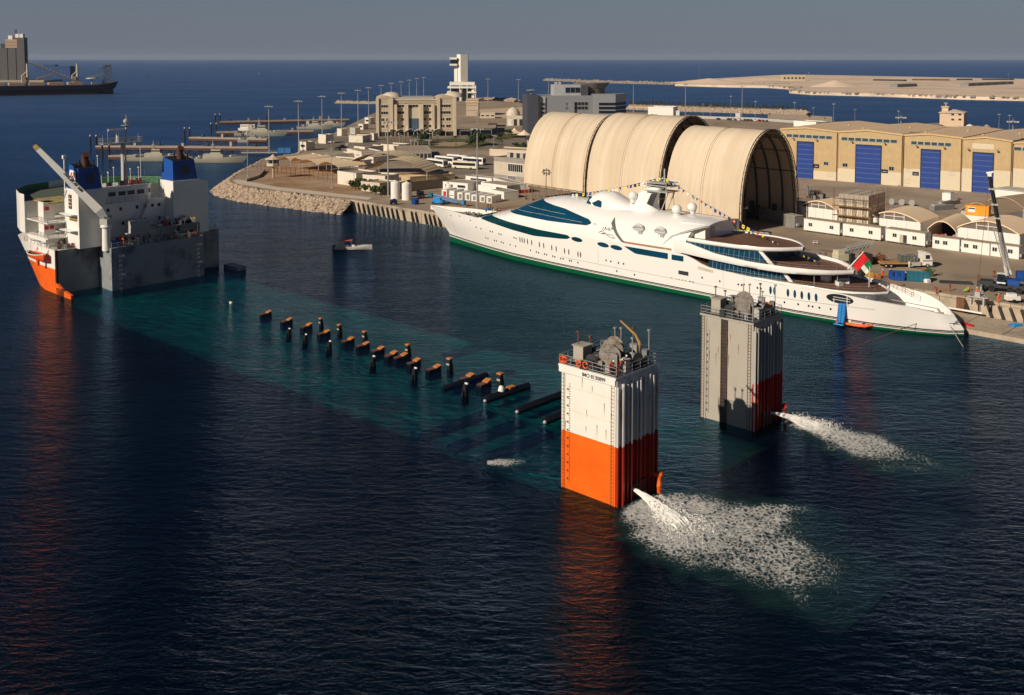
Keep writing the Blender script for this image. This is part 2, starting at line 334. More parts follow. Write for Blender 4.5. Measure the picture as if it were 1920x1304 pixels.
# ------------------------------------------------------------------ heavy lift ship: origin at the water under its stern port corner, x forward, y to port
ship = thing('heavy_lift_ship', 'heavy lift ship with sunken deck, orange and white bow block and two stern towers', 'ship', S.W(0, 0), S.rz)
def banded(name, c_low, c_up, zline, rough=.4, dirt=(.3, .12, .05), dthr=.64):
    """two paint colours split at a painted line, with rust runs; z in object space"""
    m = mat(name, c_up, rough, var=.05, dirt=dirt, streak=1, dscale=.5, dthr=dthr); N, L = m.node_tree.nodes, m.node_tree.links; P = N['Principled BSDF']
    src = P.inputs['Base Color'].links[0].from_socket; tc = N.new("ShaderNodeTexCoord"); sp = N.new("ShaderNodeSeparateXYZ"); L.new(tc.outputs['Object'], sp.inputs[0])
    lt = N.new("ShaderNodeMath"); lt.operation = 'LESS_THAN'; L.new(sp.outputs['Z'], lt.inputs[0]); lt.inputs[1].default_value = zline
    nz = N.new("ShaderNodeTexNoise"); nz.inputs['Scale'].default_value = .4; nz.inputs['Detail'].default_value = 6; L.new(tc.outputs['Object'], nz.inputs[0])
    rp = N.new("ShaderNodeValToRGB"); rp.color_ramp.elements[0].color = (*[k * .85 for k in c_low], 1); rp.color_ramp.elements[1].color = (*[min(1, k * 1.12) for k in c_low], 1)
    rp.color_ramp.elements[0].position = .3; rp.color_ramp.elements[1].position = .7; L.new(nz.outputs[0], rp.inputs[0])
    mx = N.new("ShaderNodeMix"); mx.data_type = 'RGBA'; L.new(lt.outputs[0], mx.inputs['Factor']); L.new(src, mx.inputs['A']); L.new(rp.outputs[0], mx.inputs['B']); L.new(mx.outputs['Result'], P.inputs['Base Color'])
    return m
OW = banded('orange_and_white_hull', (.86, .135, .008), (.80, .77, .70), 7.1)
RW = banded('red_and_grey_tower', (.46, .02, .012), (.36, .37, .37), 6.7, dirt=(.28, .10, .04), dthr=.56)
OWS = banded('red_and_white_ribbed', (.34, .022, .008), (.55, .55, .55), 7.1, dirt=(.28, .12, .06), dthr=.52)
OB = banded('orange_and_white_bow', (.86, .135, .008), (.80, .77, .72), 5.4)
TGREY = mat('warm_grey_tower_paint', (.40, .365, .315), .6, var=.05, dirt=(.26, .15, .08), streak=1, dscale=.35, dthr=.70)
BOWG = mat('blue_grey_wall_paint', (.24, .26, .275), .55, var=.14, scale=.25, dirt=(.075, .085, .10), dscale=.16, dthr=.5)
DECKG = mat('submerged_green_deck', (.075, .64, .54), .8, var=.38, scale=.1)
_N, _L = DECKG.node_tree.nodes, DECKG.node_tree.links; _P = _N['Principled BSDF']; _src = _P.inputs['Base Color'].links[0].from_socket     # fade painted into the deck edges, imitating light lost in deeper water
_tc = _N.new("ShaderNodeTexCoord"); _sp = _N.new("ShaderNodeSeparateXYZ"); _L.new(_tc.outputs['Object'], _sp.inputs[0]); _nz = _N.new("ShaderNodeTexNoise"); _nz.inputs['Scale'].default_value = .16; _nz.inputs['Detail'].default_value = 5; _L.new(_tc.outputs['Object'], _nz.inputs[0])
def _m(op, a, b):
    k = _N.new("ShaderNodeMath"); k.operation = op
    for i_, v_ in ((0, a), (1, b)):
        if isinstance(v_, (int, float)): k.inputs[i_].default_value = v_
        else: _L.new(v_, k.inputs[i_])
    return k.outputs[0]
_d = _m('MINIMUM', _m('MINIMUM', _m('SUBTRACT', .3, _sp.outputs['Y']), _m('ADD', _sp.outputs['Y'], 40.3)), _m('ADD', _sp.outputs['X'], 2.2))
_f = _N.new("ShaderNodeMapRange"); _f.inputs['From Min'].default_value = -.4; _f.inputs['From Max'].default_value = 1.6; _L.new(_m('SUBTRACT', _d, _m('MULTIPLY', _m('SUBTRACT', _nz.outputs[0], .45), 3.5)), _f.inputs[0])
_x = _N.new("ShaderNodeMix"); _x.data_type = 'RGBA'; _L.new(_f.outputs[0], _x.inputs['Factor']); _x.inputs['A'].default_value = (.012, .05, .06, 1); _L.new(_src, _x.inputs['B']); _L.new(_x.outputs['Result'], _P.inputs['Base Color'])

# submerged deck hull (3 m slab under the water surface)
b = MB(); rj = random.Random(9); b.prism([(-2.2, -1.5)] + [(-2.2 + rj.uniform(-.35, .35), -2 - 1.2 * i) for i in range(31)] + [(i * 1.2, -40.3 + rj.uniform(-.3, .3)) for i in range(2, 133)] + [(160 - i * 1.2, .3 + rj.uniform(-.35, .35)) for i in range(132)], -2.6, -1.6, 1, 0); b.build('cargo_deck', [DECKG, mat('submerged_dark_side', (.01, .02, .02), .9)], ship)  # slab sides painted near-black, standing in for water swallowing the light
MB().bb(-2.2, -.9, -31, -9, -1.6, -1.3).build('deck_edge', mat('submerged_olive_edge', (.55, .62, .25), .8), ship)
for y0, x0 in ((1.2, 34.6), (1.2, 28.5), (1.2, 22.7), (-16, 46), (-26, 60)):
    MB().bb(x0 - .9, x0 + .9, y0 - 15.5, y0 - 2, -1.6, -.75).build('support_beam', mat('submerged_blue_steel', (.02, .16, .24), .7), ship)

def tower(y_out, y_in, x0, x1, H_, face, inner, ribm, port):
    """stern buoyancy tower; smooth fore-aft faces, ribbed stern face"""
    b = MB(); ya, yb = min(y_out, y_in), max(y_out, y_in); b.bb(x0, x1, ya, yb, -2.2, H_, 0); b.build('stern_tower', face if port else inner, ship); tw = ship.children[-1]
    tw = [c for c in ship.children if c.name.startswith('stern_tower')][-1]
    r = MB(); n = 9; w = (yb - ya) / n
    r.bb(x0 - .06, x0, ya, yb, -1, H_ - .1)
    for i in range(n + 1):
        if 3 <= i <= 4 and True: z0 = 2.2
        else: z0 = -1
        y = ya + i * (yb - ya) / n; r.bb(x0 - .32 - .1 * (i % 3), x0 - .06, y - .11, y + .11, z0, H_ - .6 - .25 * (i % 2))
    for i in (1, 4, 6, 8): r.tube([(x0 - .6, ya + (i + .5) * w, -1), (x0 - .6, ya + (i + .5) * w, H_ - .8)], .1, 6)
    r.build('ribbed_stern_plate', ribm, tw)
    # ladder and draught marks
    for yy, xx, dx, dy in ((yb + .12, x0 + .5, 1, 0), (yb + .12, x1 - .3, 1, 0)):
        l = MB()
        for s_ in (-.22, .22): l.tube([(xx + s_, yy, 0), (xx + s_, yy, H_)], .03, 4)
        k = 0
        while k < H_: l.tube([(xx - .22, yy, k), (xx + .22, yy, k)], .025, 4); k += .45
        l.build('ladder', RUST, tw)
    return tw
pt = tower(0, -7.8, 0, 8.3, 15.0, OW, OW, OWS, True)
st = tower(-40, -32, .6, 8.9, 15.0, TGREY, TGREY, RW, False)
# dotted draught marks up each face
for tw, y, x in ((pt, .03, 7.0), (st, -31.97, 7.6)):
    d = MB(); z = .9
    while z < 13.2: d.bb(x - .05, x + .06, y, y + .015, z, z + .14); z += .3
    z = 1.2
    while z < 13: d.bb(x + .2, x + .45, y, y + .015, z, z + .16); d.bb(x + .2, x + .28, y, y + .015, z - .1, z + .25); z += 1.0
    d.build('draught_marks', DARK, tw)
for tw, y, x0 in ((pt, .0, 0), (st, -32, .6)):
    for z in (9.8, 12.6): MB().bb(x0 + .3, x0 + 8.0, y, y + .012, z, z + .025).build('weld_line', TGREY if tw is st else mat('weld_ochre', (.62, .40, .22), .7), tw)
    for k in range(9): x = random.uniform(x0 + .4, x0 + 7.8); z = random.uniform(8, 14.6); MB().add([(x, y + .012, z), (x + .1, y + .012, z), (x + .06, y + .012, z - random.uniform(.5, 2.2)), (x + .03, y + .012, z - random.uniform(.5, 1.5))], [(0, 1, 2, 3)]).build('rust_run', RUST, tw)
# recessed dark ladder trunk on the grey tower
d = MB(); d.bb(4.6, 5.6, -31.99, -31.94, -1, 15); d.build('ladder_trunk', DARK, st)
d = MB()
for s_ in (4.62, 5.55): d.tube([(s_, -31.8, 0), (s_, -31.8, 15)], .045, 5)
z = .2
while z < 15: d.tube([(4.62, -31.8, z), (5.55, -31.8, z)], .035, 4); z += .5
d.build('ladder', RUST, st)
# corner straps and horizontal weld lines
for tw, y in ((pt, .0), (st, -32)):
    for x_ in (.05, 8.0): MB().bb(x_, x_ + .25, y + .02, y + .12, 0, 14.8).build('corner_strap', TGREY if tw is st else OW, tw)
# red discharge pipe and dark opening low on each stern face
for tw, ya, x0 in ((pt, -7.8, 0), (st, -40, .6)):
    MB().bb(x0 - .5, x0 - .1, ya + 2.6, ya + 5.6, -.5, 2.0).build('discharge_opening', BLACK, tw)
    MB().tube([(x0 - .1, ya + 1.0, 1.9), (x0 - 1.2, ya + .9, 1.9), (x0 - 1.5, ya + 1.3, .9), (x0 - 1.5, ya + 1.3, -1)], .32, 10).ball((x0 - 1.2, ya + .7, 2.0), .42).build('discharge_pipe', ORANGE if tw is pt else REDP, tw)

def winch(c, r, w, rz, m):
    b = MB(); co, si = cos(rz), sin(rz)
    def X(p): return (c[0] + p[0] * co - p[1] * si, c[1] + p[0] * si + p[1] * co, c[2] + p[2])
    for y0 in (-w / 2, w / 2):
        n0 = len(b.v); b.lathe([(.01, y0 - .06), (r, y0 - .06), (r * 1.02, y0), (r, y0 + .06), (.01, y0 + .06)], (0, 0, r + .25), 22, 0, 'y'); b.v[n0:] = [X(v) for v in b.v[n0:]]
    n0 = len(b.v); b.lathe([(r * .55, -w / 2), (r * .6, 0), (r * .55, w / 2)], (0, 0, r + .25), 18, 1, 'y'); b.v[n0:] = [X(v) for v in b.v[n0:]]
    n0 = len(b.v); b.box((0, -w / 2 - .3, 0), (r * 1.3, .35, r * 1.5), 0, 0); b.box((0, w / 2 + .3, 0), (r * 1.3, .35, r * 1.5), 0, 0); b.box((r * .9, w / 2 + .5, 0), (.8, .8, 1.0), 0, 0); b.v[n0:] = [X(v) for v in b.v[n0:]]
    return b
WGREY = mat('winch_grey', (.27, .25, .22), .6, var=.25, scale=2, dirt=(.12, .06, .03), dscale=1.2, dthr=.5)
def tower_top(tw, x0, x1, ya, yb, z, port):
    p = MB(); p.bb(x0 - .1, x1 + .25, ya - .1, yb + (.35 if port else .1), z, z + .25); 
    if port: p.bb(x0 + .05, x1 + .2, yb, yb + .3, z - .7, z)
    p.build('top_platform', WHITE if port else TGREY, tw)
    MB().bb(x0, x1, ya, yb, z + .252, z + .262).build('deck_plating', DARK, tw)
    ra = MB(); yo = yb + (.25 if port else .0)
    ra.rail([(x0, ya, z + .25), (x0, yo, z + .25), (x1 + .15, yo, z + .25), (x1 + .15, ya, z + .25), (x0, ya, z + .25)], 1.15, .045, 1.5); ra.build('railing', STEEL, tw)
    xc, yc, zz = (x0 + x1) / 2, (ya + yb) / 2, z + .26
    winch((xc - .8, yc + .6, zz), 1.3, 2.2, .5, None).build('winch', [WGREY, DARK], tw, smooth=40)
    winch((xc + .9, yc - 2.0, zz), 1.15, 1.2, .3, None).build('winch', [WGREY, GREYP], tw, smooth=40)
    winch((xc - 2.6, yc - 1.6, zz), .7, 1.5, 1.2, None).build('winch', [DARK, LGREY], tw, smooth=40)
    winch((xc + .2, yc + 2.6, zz), .75, 1.3, .1, None).build('winch', [DARK, STEEL], tw, smooth=40)
    h = MB(); hx_, hy = x1 - 1.6, yb - 2.0
    h.box((hx_, hy, zz), (1.5, 1.7, 2.1)); h.box((hx_, hy, zz + 2.1), (1.8, 2.0, .12)); h.build('deck_house', TGREY, tw)
    for i, (dx, dy, sx, sy, sz, m) in enumerate([(1.2, -3.0, .7, .8, 2.0, LGREY), (-3.3, 1.2, .9, .9, 1.4, LGREY), (-1.4, -3.2, .9, .6, 1.9, STEEL), (-3.2, -3.0, .6, .8, 1.6, GREYP), (2.8, -.4, .7, .7, 1.2, DARK), (-2.2, 2.9, .8, .6, .8, LGREY), (2.9, -2.6, .6, 1.1, 1.5, GREYP), (-.5, 3.2, .7, .5, .5, DARK)]):
        MB().box((xc + dx, yc + dy, zz), (sx, sy, sz), .1 * i).box((xc + dx, yc + dy, zz + sz), (sx + .12, sy + .12, .06), .1 * i).build('control_cabinet', m, tw)
    for i, (dx, dy, hh) in enumerate([(3.0, 2.2, 3.6), (1.7, -3.4, 3.2), (.6, -3.2, 3.4), (-1.0, -3.5, 3.7), (-3.5, -3.3, 3.9), (-2.6, -1.2, 3.2), (2.2, .9, 2.9), (-3.6, 3.2, 2.2)]):
        MB().tube([(xc + dx, yc + dy, zz), (xc + dx, yc + dy, zz + hh)], .07, 6).box((xc + dx, yc + dy, zz + hh), (.3, .3, .2)).build('lamp_pole', STEEL if i % 3 else RUST, tw)
    q_ = MB()
    for i in range(14): 
        a, b_ = random.uniform(x0 + .4, x1 - .4), random.uniform(ya + .5, yb - .4); q_.tube([(a, b_, zz), (a + random.uniform(-.8, .8), b_ + random.uniform(-.8, .8), zz + random.uniform(.1, .9))], random.uniform(.06, .16), 6)
    for i in range(10): q_.box((random.uniform(x0 + .5, x1 - .5), random.uniform(ya + .5, yb - .5), zz), (random.uniform(.2, .6), random.uniform(.2, .6), random.uniform(.2, .8)), random.random())
    q_.build('deck_fittings', DARK, tw)
tower_top(pt, 0, 8.3, -7.8, 0, 15.0, True); tower_top(st, .6, 8.9, -40, -32, 15.0, False)
# small davit crane at the far side of the white tower
MB().tube([(2.0, -7.2, 15.2), (2.0, -7.2, 17.4), (2.5, -7.0, 18.4), (4.2, -6.2, 20.0)], [.22, .2, .16, .1], 8).build('davit', mat('rusty_yellow', (.42, .26, .08), .7), pt)
letters('IMO 8130899', .62, DARK, pt, (4.9, .32, 14.5), (-1, 0, 0), (0, 0, 1), 'lettering', .008)
def ring(c, r, axis, m, parent, name):
    b = MB(); pts = []
    for k in range(17):
        g = 2 * pi * k / 16; pts.append((c[0] + r * cos(g), c[1], c[2] + r * sin(g)))
    b.tube(pts, .09, 6); return b.build(name, m, parent, smooth=60)
for i, (x, tw, y) in enumerate([(7.5, pt, .42), (5.3, pt, .42), (4.3, pt, .42), (7.9, pt, .42)]):
    t = tag(ring((0, 0, .62), .36, 'y', LIFE, None, 'lifebuoy'), ['orange lifebuoy second from the forward end of the white tower railing', 'orange lifebuoy near the middle of the white tower railing', 'orange lifebuoy on the white tower railing, nearest the stern', 'orange lifebuoy at the forward corner of the white tower railing'][i], 'lifebuoy', 'lifebuoys hung on the white tower railing')
    t.location = S.W(x, y, 15.3); t.rotation_euler = (0, 0, S.rz)
for i, (x, y, ps, lb) in enumerate([(1.5, -.7, 'lean', 'person in dark red leaning over the near corner of the white tower'),
        (1.0, -1.8, 'lean', 'person in dark red coverall standing second from the near corner of the white tower'),
        (.9, -3.0, 'stand', 'person in dark red coverall farthest along the stern rail of the white tower')]):
    person(S.W(x, y, 15.27), S.rz + pi / 2 + [.2, .5, 0][i], ps, HIVIS_R, HELM, lb, 'crew on the white tower')
person(S.W(1.6, -38.2, 15.27), S.rz, 'stand', HIVIS_O, None, 'person in bright orange coverall at the far corner of the grey tower', 'crew on the grey tower')
person(S.W(2.6, -38.9, 15.27), S.rz + 1, 'lean', HIVIS_R, HELM, 'person in dark red beside the orange clad one on the grey tower', 'crew on the grey tower')

# ---- forecastle block
def bowplan(z):
    """outline, port side from aft to stem, at height z (flare)"""
    k = max(0, min(1, z / 9.5)); return [(154 + 0, 0), (160 + 4 * k, 0), (166 + 8 * k, -1.2 + .9 * k), (172 + 9 * k, -4.5 + 2.2 * k), (178 + 10 * k, -10 + 2.5 * k), (184 + 9 * k, -20)]
rows = []
for z in (-1, 0, 2.5, 5, 7.2, 9.6):
    pl = bowplan(z); rows.append([(x, y, z) for x, y in pl] + [(x, -40 - y, z) for x, y in pl[-2::-1]])
b = MB(); b.grid(rows); top = rows[-1]; b.add(top, [tuple(range(len(top)))]); b.build('forecastle_hull', OB, ship, smooth=35)
b = MB(); b.add([(154, -.0, -1), (154, -40, -1), (154, -40, 9.6), (154, 0, 9.6)], [(0, 1, 2, 3)]); b.bb(153.9, 154, -40, 0, -1.5, 9.6)
b.bb(147.6, 154, -32.3, -9.6, -1.5, 9.6); b.build('cargo_wall', BOWG, ship)
MB().bb(153.6, 154.3, -.35, .05, 1.5, 9.7).bb(150, 154, -.3, .06, -2, 1.5).build('fender_strip', BLACK, ship)
# low orange wing of the cargo deck that still clears the water
b = MB(); b.add([(146.5, .06, -1), (154.2, .06, -1), (154.2, .06, 2.6), (151.5, .06, 1.5), (146.5, .06, .9)], [(0, 1, 2, 3, 4)]); b.add([(146.5, -.5, -1), (154.2, -.5, -1), (154.2, -.5, 2.6), (151.5, -.5, 1.5), (146.5, -.5, .9)], [(4, 3, 2, 1, 0)])
b.add([(146.5, .06, .9), (151.5, .06, 1.5), (154.2, .06, 2.6), (154.2, -.5, 2.6), (151.5, -.5, 1.5), (146.5, -.5, .9), (146.5, .06, -1), (146.5, -.5, -1)], [(0, 1, 4, 5), (1, 2, 3, 4), (0, 5, 7, 6)])
b.build('deck_wing', ORANGE, ship)
MB().bb(145.8, 152, -42.6, -40.1, -1.5, .9).build('deck_wing', BOWG, ship)
for y0 in (-11.6, -30.8):
    for i, t in enumerate(('22M', '21', '20', '19', '18M', '17', '16', '15')):
        letters(t, .85, WHITE, ship, (147.57, y0 + .4, 7.35 - i * 1.05), (0, -1, 0), (0, 0, 1), 'draught_mark', .02)
letters('MIGHT', 1.5, BLACK, ship, (171.5, -.3 + .35, 6.5), (-1, 0.0, 0), (0, 0, 1), 'name_lettering', .03)
# superstructure: port wing block, winged decks, stair house, funnel casings, bridge
def hull_side(x): return 0
b = MB(); pl = [(x, y) for x, y in bowplan(9.6)]; arc = [(170.5, -.05)] + [p for p in pl if p[0] > 170.5]; arc2 = [(170.5, -39.95)] + [(x, -40 - y) for x, y in pl if x > 170.5]
inn = [(x - 1.0 if i else x, y - .6 if i else y - .0) for i, (x, y) in enumerate(arc)]
full = arc + [(x, y) for x, y in arc2[-2::-1]] if arc[-1] == arc2[-1] else arc + arc2[::-1]
b.prism(full, 11.6, 19.0, 0, 1); b.build('forward_house', [WHITE, mat('green_deck', (.10, .12, .09), .7)], ship)
w = MB(); rows = [[(x, y, z) for x, y in full] for z in (19.0, 20.6)]; w.grid(rows)
w.build('bulwark', [mat('green_bulwark', (.04, .15, .06), .6)], ship)
w = MB(); w.grid([[(x, y + (.03 if y > -20 else -.03), z) for x, y in full] for z in (18.6, 20.62)]); w.build('bulwark_skin', WHITE, ship)
b = MB()
for i in range(7): b.tube([(164 + i * 1.1, -1.0, 9.6), (164 + i * 1.1, -1.0, 11.2)], .12, 6)
for i in range(6): b.box((172 + 1.3 * i, -6.5, 9.6), (.8, 1.5, 1.1)) 
b.build('mooring_gear', RUST, ship)
# stair house and wing decks, port side
b = MB(); b.bb(160.5, 170.5, -9, -.6, 9.6, 11.4); b.build('lower_house', WHITE, ship)
b = MB(); b.bb(159, 170.5, -9, -.5, 14.8, 15.05); b.bb(158.5, 166, -7, -.3, 11.4, 11.65); b.build('wing_deck', WHITE, ship)
MB().rail([(166, -.3, 11.65), (158.5, -.3, 11.65), (158.5, -5, 11.65)], 1.1, .05, 1.6).rail([(170.5, -.5, 15.05), (159, -.5, 15.05), (159, -5, 15.05)], 1.1, .05, 1.6).build('railing', STEEL, ship)
b = MB(); b.bb(163.5, 166.5, -4, -1.5, 11.4, 19.2); b.build('stair_house', WHITE, ship)
for x, z in ((162.5, 11.6), (162, 15.1), (161, 9.6), (160.5, 19.0)):
    s_ = MB(); 
    for dy in (-.5, .5): s_.tube([(x, -5 + dy, z), (x - 2.6, -5 + dy, z + 3.3)], .07, 4); s_.tube([(x, -5 + dy, z + 1), (x - 2.6, -5 + dy, z + 4.3)], .04, 4)
    for k in range(10): s_.box((x - .26 * k, -5, z + .33 * k), (.25, 1, .05))
    s_.build('stairway', STEEL, ship)
for x, y, z in ((163.4, -2.2, 17.4), (163.4, -2.0, 13.0), (163.4, -1.3, 10.4), (163.4, -3.2, 13)): MB().box((x - .15, y, z), (.25, .8, .8)).build('fire_box', REDP, ship)
MB().bb(162, 172, -9, -2, 19.0, 19.2).build('boat_deck', mat('deck_yellow', (.45, .33, .08), .8, dirt=(.2, .19, .15), dscale=.4, dthr=.45), ship)
def casing(y0, y1, side_):
    """funnel casing: white lower trunk, blue funnel with slanted top, black uptakes"""
    lo, hi = min(y0, y1), max(y0, y1); o = MB()
    o.bb(152.2, 159.5, lo, hi, 9.6, 22.7); o.build('funnel_casing', WHITE, ship)
    o = MB(); a, b_ = lo + .4, hi - .3
    o.add([(152.6, a, 22.72), (158.4, a, 22.72), (158.4, b_, 22.72), (152.6, b_, 22.72), (153.3, a + .4, 27.4), (157.8, a + .4, 28.2), (157.8, b_ - .3, 28.2), (153.3, b_ - .3, 27.4)],
          [(3, 2, 1, 0), (0, 1, 5, 4), (1, 2, 6, 5), (2, 3, 7, 6), (3, 0, 4, 7)]); o.add([(153.3, a + .4, 27.4), (157.8, a + .4, 28.2), (157.8, b_ - .3, 28.2), (153.3, b_ - .3, 27.4)], [(0, 1, 2, 3)], 1)
    f = o.build('funnel', [BLUEP, BLACK], ship); yc = (a + b_) / 2
    o = MB().tube([(155, yc, 27.4), (155, yc, 29.6), (154.4, yc, 30.4)], [.75, .75, .8], 12); o.build('exhaust_pipe', mat('sooty_rust', (.09, .03, .02), .8), f)
    o = MB(); 
    for i in range(4): o.tube([(154 + i, yc - 1.4 + .6 * i, 27.5), (154 + i, yc - 1.4 + .6 * i, 29)], .22, 8)
    o.build('uptake', BLACK, f)
    o = MB(); o.bb(152.75, 152.8, yc - 1.0, yc + .6, 24, 26.2); o.build('louvre', DARK, f)
    return f
fl = casing(-4.6, -10.6, 1); fr_ = casing(-34.2, -27.2, -1)
# company emblem on the port funnel: white panel, red ring with dark centre
yp = -4.85
o = MB(); o.add([(157.2, yp + .12, 23.6), (153.9, yp + .12, 23.6), (154.1, yp - .12, 26.9), (157.2, yp - .12, 26.9)], [(0, 1, 2, 3)]); o.add([(157.2, yp + .02, 23.6), (153.9, yp + .02, 23.6), (154.1, yp - .2, 26.9), (157.2, yp - .2, 26.9)], [(3, 2, 1, 0)]); o.build('emblem_panel', WHITE, fl)
o = MB()
for g0, g1 in ((20, 160), (200, 340)):
    vs = []
    for k in range(13):
        g = radians(g0 + (g1 - g0) * k / 12 + 90)
        for r in (.62, 1.05): zz = 25.5 + r * sin(g); vs.append((155.55 + r * cos(g), yp + .16 - (zz - 23.6) * .073, zz))
    o.add(vs, [(2 * k, 2 * k + 1, 2 * k + 3, 2 * k + 2) for k in range(12)])
o.build('emblem_ring', REDP, fl)
o = MB(); o.add([(155.55 + .33 * cos(k * pi / 6), yp + .17 - (25.5 + .33 * sin(k * pi / 6) - 23.6) * .073, 25.5 + .33 * sin(k * pi / 6)) for k in range(12)], [tuple(range(12))]); o.build('emblem_centre', NAVY, fl)
# side windows of the port casing, radar mast light
o = MB(); o.bb(155.6, 157.2, -4.58, -4.52, 18.2, 21.4, 1)
for i in range(3): o.bb(155.6, 157.2, -4.52, -4.5, 18.9 + i * .8, 19.0 + i * .8)
o.bb(156.36, 156.44, -4.52, -4.5, 18.2, 21.4); o.build('window', [WHITE, mat('brown_glass', (.08, .03, .015), .2)], ship)
o = MB().bb(153.2, 157, -4.58, -4.53, 15.6, 16.4); o.build('name_board', mat('brown_board', (.16, .08, .03), .6), ship)
letters('MIGHTY SERVANT 3', .48, mat('gold', (.55, .38, .1), .5), ship, (156.9, -4.52, 15.85), (-1, 0, 0), (0, 0, 1), 'name_lettering', .01)
MB().bb(153, 159, -4.6, -3.2, 17.0, 17.2).bb(153, 159, -4.6, -3.0, 13.4, 13.6).build('wing_deck', WHITE, ship)
MB().tube([(160, -5, 22.7), (160, -5, 29.2)], .16, 6).box((160, -5, 29.2), (.7, .7, .8)).build('light_mast', WHITE, ship)
# bridge house
b = MB(); b.bb(156, 168, -27.2, -10.6, 9.6, 18.4); b.build('bridge_house', WHITE, ship); bh = [c for c in ship.children if c.name.startswith('bridge_house')][0]
for y, z in [(-11.6, 13), (-13, 16.6), (-16, 16.6), (-20, 16.6), (-22, 16.6), (-23.8, 16.6), (-25.5, 16.6), (-12.5, 13.6), (-22, 13.4), (-25.5, 13.4), (-16.5, 13.2), (-18, 13)]:
    MB().bb(155.93, 156.02, y - .3, y + .3, z, z + .75).build('window', GLASS, bh)
for y in (-36, -38.5):
    pass
wh = MB(); wp = [(157.2, -13.4), (157.2, -23.4), (158.6, -24.8), (165, -24.8), (165, -12), (159.2, -12)]; wh.prism([(x, y) for x, y in wp], 18.4, 21.9); wh.prism([(157.0, -13.2), (157.0, -23.6), (158.5, -25.1), (165.3, -25.1), (165.3, -11.7), (159.1, -11.7)], 21.9, 22.1)
wh = wh.build('wheelhouse', WHITE, ship)
for y in (-14.6, -17.0, -19.2, -21.6): MB().bb(157.12, 157.22, y - .85, y + .85, 19.9, 20.9).build('window', GLASS, wh)
for y0 in ((157.25, -23.5, 158.4, -24.65),): MB().add([(157.33, -23.65, 19.9), (158.3, -24.6, 19.9), (158.3, -24.6, 20.9), (157.33, -23.65, 20.9)], [(0, 1, 2, 3)]).build('window', GLASS, wh)
for x in (160.2, 161.8): MB().bb(x, x + .8, -12.02, -11.94, 19.9, 20.9).build('window', GLASS, wh)
MB().rail([(156.1, -10.7, 18.4), (156.1, -27.1, 18.4)], 1.1, .05, 1.6).rail([(157.1, -13.3, 22.1), (157.1, -23.5, 22.1), (158.5, -25, 22.1)], 1.0, .05, 1.4).build('railing', STEEL, ship)
o = MB()
for dy in (-.5, .5):
    o.tube([(155.4, -20 + dy, 9.8 + 0), (155.4, -17.2 + dy, 9.8)], .04, 4); o.tube([(155.3, -17 - 0 + dy * .1, 13.6), (155.3, -19.2, 15.1)], .06, 4)
    o.tube([(155.3 - dy * .6, -16.8, 10.6), (155.3 - dy * .6, -18.4, 13.4), (155.3 - dy * .6, -20, 13.4), (155.3 - dy * .6, -22.4, 18.4)], .08, 5); o.tube([(155.3 - dy * .6, -16.8, 11.6), (155.3 - dy * .6, -18.4, 14.4), (155.3 - dy * .6, -20, 14.4), (155.3 - dy * .6, -22.4, 19.4)], .05, 5)
for k in range(12): o.box((155.3, -20 - .2 * k, 13.5 + .42 * k), (.6, .22, .05))
o.build('stairway', STEEL, ship)
# main mast
o = MB(); o.tube([(160, -19, 22), (160, -18.9, 32)], [.75, .6], 8); o.tube([(159.2, -18.4, 22), (159.8, -18.8, 31)], .18, 6); o.tube([(160, -19.8, 22), (160, -19.1, 31)], .18, 6)
o.tube([(160, -19.6, 32), (160, -19.8, 37.6)], [.28, .16], 6); o.build('mast', LGREY, ship)
mast = [c for c in ship.children if c.name.startswith('mast')][0]
MB().bb(158.8, 161.2, -23.2, -13.6, 31.9, 32.1).rail([(158.8, -13.6, 32.1), (158.8, -23.2, 32.1), (161.2, -23.2, 32.1), (161.2, -13.6, 32.1), (158.8, -13.6, 32.1)], 1.1, .05, 1.6).build('platform', STEEL, mast)
MB().tube([(160, -17.6, 32.1), (160, -17.6, 34.6)], [.45, .3], 8).bb(159.8, 160.2, -19.3, -15.4, 34.9, 35.3).build('radar_scanner', WHITE, mast)
MB().ball((160, -19.8, 37.0), .7).tube([(160, -19.8, 37.5), (160, -19.8, 38.6)], .08, 5).box((160, -19.8, 36.0), (1.8, 1.8, .15)).build('mast_lights', STEEL, mast)
for y in (-14, -15.2, -22.6, -21): MB().tube([(160, y, 32.1), (160, y, 34 + (y % 1) * 2)], .05, 4).build('aerial', STEEL, mast)
for i, (x, y, hh) in enumerate([(159, -13, 3), (158, -15.5, 4.5), (158.5, -21.8, 4), (161, -23.6, 9), (163, -14, 7), (160, -24, 3), (162, -16, 3), (161, -21, 3.5)]): MB().tube([(x, y, 22), (x, y, 22 + hh)], .06, 5).ball((x, y, 22 + hh), .2, 6).build('aerial', WHITE, ship)
for x, y, s_, m in [(158.4, -20.2, 1.0, REDP), (158.5, -21.6, .9, REDP), (158.4, -17.6, 1.0, DARK), (158.6, -23, .8, LGREY), (159, -14.8, .8, DARK), (160.5, -22.6, 1.1, LGREY)]: MB().box((x, y, 22.1), (s_, s_ * 1.3, s_)).box((x, y, 22.1 + s_), (s_ + .2, s_ * 1.3 + .2, .1)).build('roof_locker', m, ship)
MB().bb(152.4, 156, -36.5, -34.2, 9.6, 22.3).build('vent_trunk', WHITE, ship)
for z in (17.5, 14.2): MB().bb(152.4, 154.5, -37.6, -36.5, z, z + .3).build('wing_step', WHITE, ship)
